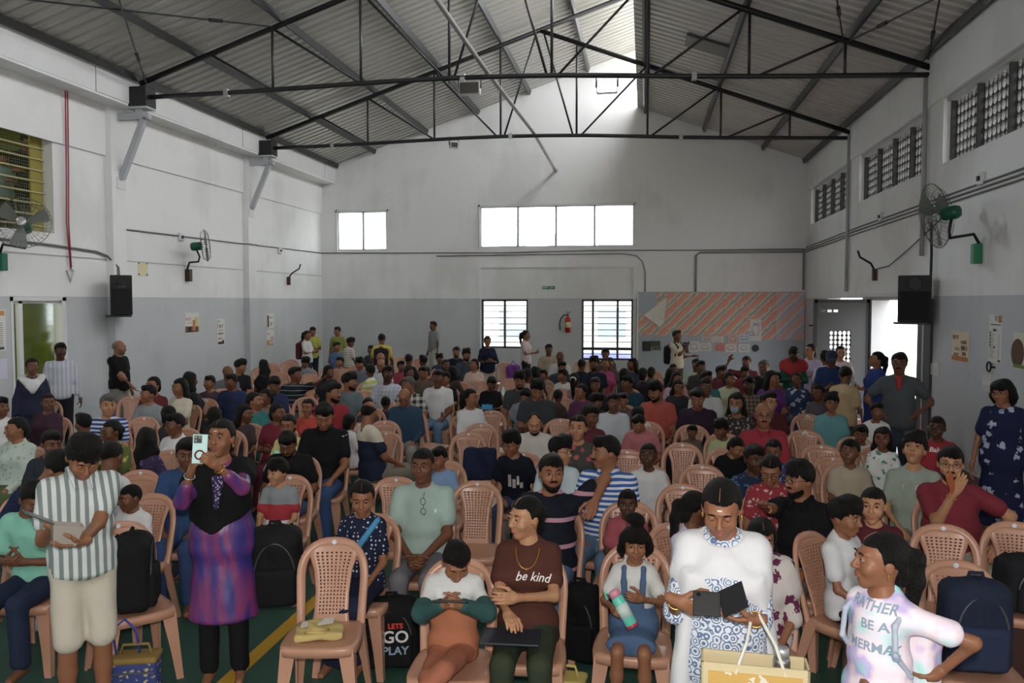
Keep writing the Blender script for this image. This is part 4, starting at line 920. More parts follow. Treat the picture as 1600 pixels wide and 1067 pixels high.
# ---- limbs
def ik(S, W, l1, l2, hint):
    S, W, hint = np.array(S, float), np.array(W, float), np.array(hint, float); d = W - S; L = np.linalg.norm(d)
    if L > (l1 + l2) * .995: W = S + d / L * (l1 + l2) * .995; d = W - S; L = np.linalg.norm(d)
    if L < abs(l1 - l2) + .03: L = abs(l1 - l2) + .03; W = S + d / max(1e-6, np.linalg.norm(d)) * L; d = W - S
    u = d / L; a = (l1 * l1 - l2 * l2 + L * L) / (2 * L); h = math.sqrt(max(0, l1 * l1 - a * a)); n = hint - u * (hint @ u); n = n / (np.linalg.norm(n) + 1e-9)
    return S + u * a + n * h, W
ARMS = {   # wrist (x mirrored for the right), elbow hint, palm normal, hand kind ; relative to pelvis centre, unit height
    'lap': ((.12, -.27, .06), (.5, .3, -.6), (-.2, -.1, -1), 'relax'), 'clasp': ((.05, -.28, .08), (.7, .2, -.5), (-1, .2, -.3), 'grip'),
    'phone': ((.06, -.27, .2), (.5, .2, -.8), (-.3, .8, .5), 'grip'), 'side': ((.27, -.03, -.16), (.4, .5, 0), (-1, 0, 0), 'relax'),
    'fold': ((-.07, -.22, .22), (1, -.1, -.5), (0, 1, 0), 'relax'), 'hip': ((.17, -.06, .06), (1, .45, 0), (-1, 0, 0), 'grip'),
    'back': ((.1, .17, .05), (1, .3, 0), (0, -1, 0), 'relax'), 'knee': ((.13, -.4, .0), (.5, .2, -.5), (0, 0, -1), 'relax')}
PEOPLE = {}
def bisect(f, a, b):
    for _ in range(40):
        m = (a + b) / 2
        if f(m) > 0: b = m
        else: a = m
    return (a + b) / 2
def person(pid, X, Y, rz, ztop, cls, pose='sit', hyaw=0, hpitch=0, hroll=0, hair='short', hc='k', skin=1, top='808080', sleeve='short', bottom='303540', legs='long', arms='lap', armL=None, armR=None,
           lean=0, fat=1.0, glasses=0, beard=0, must=0, label='', hem='hip', lod=2, neck='round', cross=0, group=None, seatz=.43, kneeout=.0, shoes=None, bindi=0):
    kid = cls in 'bg'; fem = cls in 'wg'
    hs_of = lambda k: k * (1 + max(0, .95 - k) * .62) if kid else k * (1.0 if cls == 'm' else .985)
    base = (lambda k: .95 * k) if pose == 'stand' else (lambda k: seatz + .10 * k)
    k = bisect(lambda k: base(k) + .532 * k + .233 * hs_of(k) + .008 - ztop, .4, 1.35); hs = hs_of(k)
    P = np.array([0, .06 * k if pose == 'sit' else 0, base(k)]); la = math.radians(lean); cl, sl = math.cos(la), math.sin(la)
    def up(x, y, z): return P + k * np.array([x, y * cl - z * sl, y * sl + z * cl])
    sh = (.134 if fem else .16) * (.92 if kid else 1); ft = fat
    v = (.0178, .0275, .039)[lod]
    chest_w, chest_d = sh * .9 * ft, .108 * ft; waist_w, waist_d = (.125 if fem else .14) * ft * (1.0 if not kid else .92), .098 * ft ** 1.4; hip_w, hip_d = (.165 if fem else .155) * ft ** .6, .12 * ft
    SH = [up(q * sh, .02, .432) for q in (-1, 1)]; hipj = [P + k * np.array([q * .085, 0, -.02]) for q in (-1, 1)]
    # legs
    if pose == 'sit':
        kz = seatz + .065 * k; fz = max(.0, seatz - .40 * k - .02) if not kid else max(0, seatz - .42 * k)
        kn = [np.array([q * (.1 + kneeout) * k, P[1] - .43 * k, kz]) for q in (-1, 1)]; an = [np.array([q * .11 * k, P[1] - .42 * k, fz + .07 * k]) for q in (-1, 1)]
        if cross: kn[cross > 0] = kn[cross > 0] + np.array([-.09 * cross * k, -.02, .07 * k]); an[cross > 0] = kn[cross > 0] + k * np.array([-.28 * cross, -.16, -.30])
    else: kn = [np.array([q * .09 * k, -.02 * k, .5 * k]) for q in (-1, 1)]; an = [np.array([q * .095 * k, .01, .075 * k]) for q in (-1, 1)]
    LR = []; FD = []
    for i, q in enumerate((-1, 1)):
        spec = armL if q > 0 else armR; name = arms if not isinstance(arms, tuple) else arms[i]
        wv, hint, pn, kind = ARMS[name]
        if spec: 
            W = np.array(spec[0]); hint = spec[1] if len(spec) > 1 and spec[1] else (q * .5, .3, -.6); pn = spec[2] if len(spec) > 2 and spec[2] else (-q * .3, 0, -1); kind = spec[3] if len(spec) > 3 else 'relax'
        else:
            W = P + k * np.array([wv[0] * q, wv[1] * cl - 0, wv[2]]); hint = (hint[0] * q, hint[1], hint[2]); pn = (pn[0] * q, pn[1], pn[2])
        fd = spec[4] if spec and len(spec) > 4 else None
        E, W = ik(SH[i], W, .285 * k, .255 * k, hint); LR.append((SH[i], E, W, pn, kind, q)); FD.append(fd)
    def torso(s, g=0.0, shoulder=True, low=True):
        if low: s.econe(up(0, 0, -.04), up(0, 0, .06), hip_w * k + g, hip_d * k + g, hip_w * .97 * k + g, hip_d * .96 * k + g, k=.05)
        s.econe(up(0, 0, .06), up(0, .0, .2), waist_w * k * 1.04 + g, waist_d * k + g, waist_w * k + g, waist_d * k + g, k=.06)
        s.econe(up(0, 0, .2), up(0, .01, .39), waist_w * k + g, waist_d * k + g, chest_w * k + g, chest_d * k + g, k=.06)
        if fem and not kid:
            for q in (-1, 1): s.ell(up(q * .07, -.09, .31), np.array([.062, .052, .058]) * k * ft + g * .6, k=.05)
        if ft > 1.1: s.ell(up(0, -.05, .14), np.array([.13, .1, .13]) * k * ft, k=.06)
        for q in (-1, 1): s.cone(up(0, .025, .462), up(q * sh * .95, .02, .43), .05 * k + g, .045 * k + g, k=.05)
        s.cone(up(0, .03, .42), up(0, .022, .53), .085 * k + g, .048 * hs, k=.05)
    B = SDF(); torso(B)
    au, ae, aw = (.047, .037, .026) if cls == 'm' else ((.042, .033, .023) if not kid else (.037, .031, .023))
    for S_, E, W, pn, kind, q in LR: B.cone(S_, E, au * k * ft ** .5, ae * k * ft ** .5, .035); B.cone(E, W, ae * k * ft ** .5, aw * k, .02)
    tw = (.078, .054, .036) if not kid else (.066, .049, .034)
    for i in (0, 1):
        B.cone(hipj[i], kn[i], tw[0] * k * ft ** .5, tw[1] * k, .04); B.cone(kn[i], kn[i] * .55 + an[i] * .45 + np.array([0, .015 * k, 0]), tw[1] * k, .051 * k, .02); B.cone(kn[i] * .55 + an[i] * .45 + np.array([0, .015 * k, 0]), an[i], .051 * k, tw[2] * k, .02)
        fdir = np.array([.1 * (1 if i else -1), -1, 0]); toe = an[i] + k * np.array([fdir[0] * .1, -.14, -.045]); B.cone(an[i] + k * np.array([0, .03, -.035]), toe, .036 * k, .028 * k, .02)
    parts = [B.arrays(v)]
    pv = up(0, .022, .532); hR = Euler((math.radians(hpitch), math.radians(hroll), math.radians(hyaw)), 'XYZ').to_matrix() if False else (Matrix.Rotation(math.radians(hyaw), 3, 'Z') @ Matrix.Rotation(math.radians(hpitch), 3, 'X') @ Matrix.Rotation(math.radians(hroll), 3, 'Y'))
    HM = Matrix.Translation(Vector(pv)) @ hR.to_4x4() @ Matrix.Scale(hs, 4) @ Matrix.Translation((0, -.022, .115))
    parts.append(xf(head_arr(cls, lod), HM))
    for (S_, E, W, pn, kind, q), fd in zip(LR, FD):
        Fd = Vector(W - E).normalized() if fd is None else Vector(fd).normalized(); Nn = Vector(pn); Nn = (Nn - Fd * Nn.dot(Fd)).normalized(); Z = -Fd; Yv = -Nn; Xv = Yv.cross(Z)
        M4 = Matrix((Xv, Yv, Z)).transposed().to_4x4(); M4 = Matrix.Translation(Vector(W)) @ M4 @ Matrix.Scale((.98 if cls == 'm' else .92) * k * (1 if not kid else 1.05), 4)
        parts.append(xf(hand_arr(kind, lod), M4, q < 0))
    body = mesh_obj('person', arr_mesh('person', *cat_arrays(parts), SKIN[skin])); body.location = (X, Y, 0); body.rotation_euler = (0, 0, rz)
    tag(body, label, 'person', group)
    # ---- clothing
    T = SDF(); g = .012; torso(T, g, low=hem != 'crop')
    if hem == 'hip': T.econe(up(0, 0, -.06), up(0, 0, .08), hip_w * k + g + .006, hip_d * k + g + .004, waist_w * 1.08 * k + g, waist_d * k + g, k=.03, cap=.25)
    sl_ = {'none': 0, 'cap': .25, 'short': .62, 'elbow': 1.0, 'three': 1.55, 'long': 1.95}[sleeve]
    for S_, E, W, pn, kind, q in LR:
        if sl_ <= 0: T.cone(S_, S_ * .9 + E * .1, au * k + g, None, .03); continue
        t = min(1, sl_); e1 = S_ + (E - S_) * t; lo = .012 if sl_ < 1.2 else .004; T.cone(S_, e1, au * k * ft ** .5 + g + .002, (au + (ae - au) * t) * k * ft ** .5 + g + lo, .035)
        if sl_ > 1: T.cone(E, E + (W - E) * (sl_ - 1), ae * k + g + .004, (ae + (aw - ae) * (sl_ - 1)) * k + g, .02)
    if hem in ('kurta', 'dress', 'midi'):
        if pose == 'stand':
            L = {'kurta': .52, 'dress': .42, 'midi': .66}[hem]; T.econe(up(0, 0, .34), P - k * np.array([0, .0, L]), waist_w * .95 * k + g, waist_d * .95 * k + g, (hip_w + .045) * k + g, (hip_d + .035) * k + g, k=.09, cap=.12)
        else:
            m = (hipj[0] + hipj[1]) / 2; kk = (kn[0] + kn[1]) / 2; T.econe(m + [0, 0, .01], kk + [0, .02, .0], hip_w * k + g, .1 * k, .165 * k, .078 * k, k=.04, cap=.4)
            if hem != 'kurta': T.econe(kk, (an[0] + an[1]) / 2 + np.array([0, 0, {'dress': .25, 'midi': .08}[hem] * k]), .16 * k, .08 * k, .17 * k, .09 * k, k=.05, cap=.2)
    nb = up(0, -.01, .505)
    T.ell(nb + k * np.array([0, -.012, .04]), np.array([.068, .07, .055]) * k, k=.01, op='s')
    if neck in ('v', 'collar', 'deep'): T.cone(up(0, -.12, .5), up(0, -.14, .38 if neck != 'deep' else .33), .045 * k, .012 * k, k=.012, op='s')
    name = {'hip': 'shirt', 'kurta': 'kurta', 'dress': 'dress', 'midi': 'dress', 'crop': 'shirt'}[hem]
    to = sdf_obj(name, T, v, fabric(top), body, .0022 if lod < 2 else .0)
    if neck == 'collar' and lod < 2:
        C = SDF()
        for q in (-1, 1): C.chain([up(0, .075, .535), up(q * .065, .03, .53), up(q * .05, -.055, .495), up(q * .045, -.105, .44)], [.012, .014, .016, .01], k=.01)
        sdf_obj('collar', C, v * .7, fabric(top), to)
    if legs != 'none' and hem != 'midi':
        L = SDF(); gl = .012 if lod < 2 else .015; L.econe(P + [0, 0, -.05 * k], P + k * np.array([0, 0, .05]), hip_w * k + gl * .6, hip_d * k + gl * .6, hip_w * .95 * k + gl * .5, hip_d * .95 * k + gl * .5, k=.03, cap=.5)
        for i in (0, 1):
            L.cone(hipj[i], kn[i], tw[0] * k * ft ** .5 + gl, tw[1] * k + gl + (.012 if legs == 'shorts' else 0), .04)
            if legs == 'long': L.cone(kn[i], an[i] + k * np.array([0, 0, .03]), tw[1] * k + gl, tw[2] * k + gl + .012, .02)
            elif legs == 'three': L.cone(kn[i], kn[i] * .4 + an[i] * .6, tw[1] * k + gl, tw[2] * k + gl + .014, .02)
        if legs == 'skirt':
            kk = (kn[0] + kn[1]) / 2; L.econe(P, kk, hip_w * k, .1 * k, .17 * k, .09 * k, k=.03); L.econe(kk, (an[0] + an[1]) / 2, .15 * k, .09 * k, .16 * k, .1 * k, k=.04, cap=.2)
        sdf_obj('trousers' if legs != 'skirt' else 'skirt', L, v * 1.15, fabric(bottom), body, .0022 if lod < 2 else 0)
    if shoes:
        for i in (0, 1):
            toe = an[i] + k * np.array([.014 * (1 if i else -1), -.15, -.045]); sdf_obj('shoe', SDF().cone(an[i] + k * np.array([0, .035, -.035]), toe, .044 * k, .036 * k, .02).half((0, 0, 1), an[i][2] - .0 * k, .004), .012, mat('shoe ' + shoes, shoes, .6), body)
    # ---- head pieces
    if hair != 'none':
        ho = mesh_obj('hair' if hair not in ('cap', 'scarf') else hair, hair_mesh(hair, lod), None, body); ho.matrix_local = HM
        if hc != 'k': ho.material_slots[0].link = 'OBJECT'; ho.material_slots[0].material = HAIRCOL[hc]
    def bit(name, me, off=(0, 0, 0), m=None, flip=False):
        o = mesh_obj(name, me, None, body); o.matrix_local = HM @ Matrix.Translation(off) @ (Matrix.Diagonal((-1, 1, 1, 1)) if flip else Matrix())
        if m is not None:
            if not me.materials: me.materials.append(None)
            o.material_slots[0].link = 'OBJECT'; o.material_slots[0].material = m
        return o
    wy = math.degrees(rz) + hyaw - math.degrees(math.atan2(-X, Y))    # head turn away from the camera
    wy = (wy + 180) % 360 - 180
    if abs(wy) < 115:
        for q in (-1, 1):
            bit('eye', EYE, (q * .0335, -.083, .0125))
            if lod < 2: bit('eyelid', LIDC if hpitch > 15 else LID, (q * .0335, -.083, .0125), SKIN[skin]); bit('eyelid', LIDB, (q * .0335, -.083, .0125), SKIN[skin])
            bit('eyebrow', BROW, (q * .034, -.0925, .0345), M_hair, q < 0)
        bit('lips', LIP, m=LIPS[skin])
        if glasses: bit('glasses', GLASSES)
        if fem and lod < 2 and hair in ('bun', 'pony', 'tied', 'braid', 'long'): bit('hair_parting', PARTING, m=SKIN[skin])
        if must or beard: bit('moustache', MUST, m=HAIRCOL['g' if must == 2 or beard == 2 else 'k'])
        if bindi: bit('forehead_mark', small('mark', SDF().ell((0, -.083, .052), (.013, .004, .004)), .002, mat('ash mark', 'e6ddd2', .8)))
    if beard: bit('beard', BEARD, m=HAIRCOL['g' if beard == 2 else 'k'])
    PEOPLE[pid] = dict(FD=FD, torso=torso, v=v, au=au, skin=skin, body=body, top=to, HM=HM, k=k, hs=hs, P=P, up=up, LR=LR, SH=SH, kn=kn, an=an, rz=rz, X=X, Y=Y)
    return body
def to_local(X, Y, rz, p):
    dx, dy = p[0] - X, p[1] - Y; c, s = math.cos(-rz), math.sin(-rz); return np.array([dx * c - dy * s, dx * s + dy * c, p[2]])
# ================================================================= CHAIRS
def plastic_mat():
    w = N('peach plastic', .32, .5); co = w.coord(); w.base(w.mix(w.noise(co, 5, 3), 'c3957c', 'ad7f69')); w.bump(w.noise(co, 90, 2), .05, .002); return w.m
M_plastic = plastic_mat()
def by(z, x): return .185 + (z - .43) * .24 + .035 * (1 - (x / .2) ** 2) * min(1, (z - .40) / .2)
def chair_back(holes, n=18):
    mb = MB(); path = []
    for i in range(5): path.append((-.2 - .012 * i / 4, .40 + .27 * i / 4))
    for i in range(1, n): a = math.pi - math.pi * i / n; path.append((.212 * (abs(math.cos(a)) ** .8) * (1 if math.cos(a) > 0 else -1), .67 + .215 * abs(math.sin(a)) ** .85))
    for i in range(5): path.append((.212 - .012 * i / 4, .67 - .27 * i / 4))
    m = len(path); rows = []
    for i, (x, z) in enumerate(path):
        a, b = path[max(0, i - 1)], path[min(m - 1, i + 1)]; t = Vector((b[0] - a[0], b[1] - a[1])).normalized(); nn = Vector((t.y, -t.x))
        row = []
        for d, off in ((0, .004), (.004, -.010), (.026, -.015), (.05, -.008), (.05, .008), (.026, .012), (.004, .012)):
            px, pz = x + nn.x * d, z + nn.y * d; row.append((px, by(pz, px) + off, pz))
        rows.append(row)
    K = 7; vs = [v for r in rows for v in r]
    mb.add(vs, [(i * K + j, i * K + (j + 1) % K, (i + 1) * K + (j + 1) % K, (i + 1) * K + j) for i in range(m - 1) for j in range(K)])
    # splat
    def hw(z): return float(np.interp(z, (.40, .47, .58, .70, .78, .84), (.112, .1, .098, .112, .14, .14)))
    zs = np.linspace(.40, .845, 24 if holes else 7); nx = 10 if holes else 3; bm = bmesh.new(); G = []
    for z in zs: G.append([bm.verts.new((u * hw(z), by(z, u * hw(z)) - .004, z)) for u in np.linspace(-1, 1, nx + 1)])
    for i in range(len(zs) - 1):
        for j in range(nx):
            q = (G[i][j], G[i][j + 1], G[i + 1][j + 1], G[i + 1][j])
            if holes and 3 <= i <= 20 and 1 <= j <= nx - 2:
                ce = sum((w.co for w in q), Vector()) / 4; r_ = [bm.verts.new(ce + (w.co - ce) * .42) for w in q]
                for e in range(4): bm.faces.new((q[e], q[(e + 1) % 4], r_[(e + 1) % 4], r_[e]))
            else: bm.faces.new(q)
    bmesh.ops.recalc_face_normals(bm, faces=bm.faces); bmesh.ops.solidify(bm, geom=list(bm.faces), thickness=.007)
    me = bpy.data.meshes.new('t'); bm.to_mesh(me); bm.free()
    mb.add([v.co[:] for v in me.vertices], [tuple(p.vertices) for p in me.polygons]); bpy.data.meshes.remove(me)
    return mb
def chair_seat():
    mb = MB(); n = 12; rows = []
    def sq(u, v):
        x, y = u, v; r = max(abs(x), abs(y)); L = math.hypot(x, y)
        if L > 0: f = 1 - .13 * (min(abs(x), abs(y)) / max(r, 1e-6)) ** 3 * r; x *= f; y *= f
        wx = .205 + .012 * (-y); return x * wx, y * .21 - .005
    vs = [(*sq(-1 + 2 * i / n, -1 + 2 * j / n), .43 - .012 * (1 - ((-1 + 2 * i / n) ** 2)) * (1 - (-1 + 2 * j / n) ** 2)) for j in range(n + 1) for i in range(n + 1)]
    fs = [(j * (n + 1) + i, j * (n + 1) + i + 1, (j + 1) * (n + 1) + i + 1, (j + 1) * (n + 1) + i) for j in range(n) for i in range(n)]
    rim = [i for i in range(n + 1)] + [j * (n + 1) + n for j in range(1, n + 1)] + [n * (n + 1) + i for i in range(n - 1, -1, -1)] + [j * (n + 1) for j in range(n - 1, 0, -1)]
    b = len(vs); R = len(rim)
    for sc, dz in ((1.03, -.012), (1.035, -.05), (.98, -.05), (.97, -.018)):
        for q in rim: x, y, z = vs[q]; vs.append((x * sc, y * sc, .43 + dz))
    prev = rim
    for k in range(4):
        cur = [b + k * R + i for i in range(R)]; fs += [(prev[i], cur[i], cur[(i + 1) % R], prev[(i + 1) % R]) for i in range(R)]; prev = cur
    fs.append(tuple(prev)); return mb.add(vs, fs)
def chair_leg(sx, front):
    tx, ty = .197 * sx, (-.195 if front else .185); bx, byy = .225 * sx, (-.235 if front else .275); d = 1 if front else -1; mb = MB(); lev = []
    for t in (0, .25, .6, 1):
        x, y, z = tx + (bx - tx) * t, ty + (byy - ty) * t, .42 * (1 - t); w = (.085 if front else .075) * (1 - .52 * min(1, t * 1.15)); th = .011
        lev += [(x, y, z), (x - sx * w, y, z), (x - sx * w, y + d * th, z), (x - sx * th, y + d * th, z), (x - sx * th, y + d * w, z), (x, y + d * w, z)]
    fs = [(i * 6 + j, i * 6 + (j + 1) % 6, (i + 1) * 6 + (j + 1) % 6, (i + 1) * 6 + j) for i in range(3) for j in range(6)] + [(0, 1, 2, 3, 4, 5), (23, 22, 21, 20, 19, 18)]
    return mb.add(lev, fs)
CH_parts = [('backrest', chair_back(True).mesh('backrest', (M_plastic,))), ('seat', chair_seat().mesh('seat', (M_plastic,)))] + [('leg', chair_leg(sx, fr).mesh('leg', (M_plastic,))) for sx in (-1, 1) for fr in (True, False)]
for n_, me in CH_parts[:2]: me.polygons.foreach_set('use_smooth', [True] * len(me.polygons))
st = MB().lathe([(.014, -.002), (.014, 0)], (0, 0, 0), 14, 'y'); ST_me = st.mesh('sticker', (mat('white sticker', 'd5dbe6', .5),))
TAG_me = MB().box((-.032, -.003, -.014), (.032, 0, .014)).mesh('number_tag', (mat('paper tag', 'dcdcd8', .7),))
far = chair_back(False, 10); far.v += []; s_ = chair_seat(); far.add(s_.v, s_.f)
for sx in (-1, 1):
    for fr in (True, False): l_ = chair_leg(sx, fr); far.add(l_.v, l_.f)
CH_far = far.mesh('plastic_chair', (M_plastic,)); CH_far.polygons.foreach_set('use_smooth', [False] * len(CH_far.polygons))
CHAIRS = []
def chair(X, Y, rz, label, group, num=None, mark=None):
    if Y > 11.5:
        o = mesh_obj('plastic_chair', CH_far, None); o.location = (X, Y, 0); o.rotation_euler = (0, 0, rz); tag(o, label, 'chair', group); return o
    r = empty('plastic_chair', (X, Y, 0), rz); tag(r, label, 'chair', group)
    bk = [mesh_obj(n_, me, None, r) for n_, me in CH_parts][0]
    if mark if mark is not None else (int(X * 37) % 2 == 0): o = mesh_obj('sticker', ST_me, None, bk); o.location = (0, by(.86, 0) - .018, .86)
    if num:
        o = mesh_obj('number_tag', TAG_me, None, bk); o.location = (.0, by(.845, 0) - .017, .845); o.rotation_euler = (-.2, 0, 0)
        t = text_obj(num, .026, mat('print 30343c', '30343c', .7), bk, Matrix.Translation((.0, by(.845, 0) - .022, .843)) @ RB, .0004)
    return r
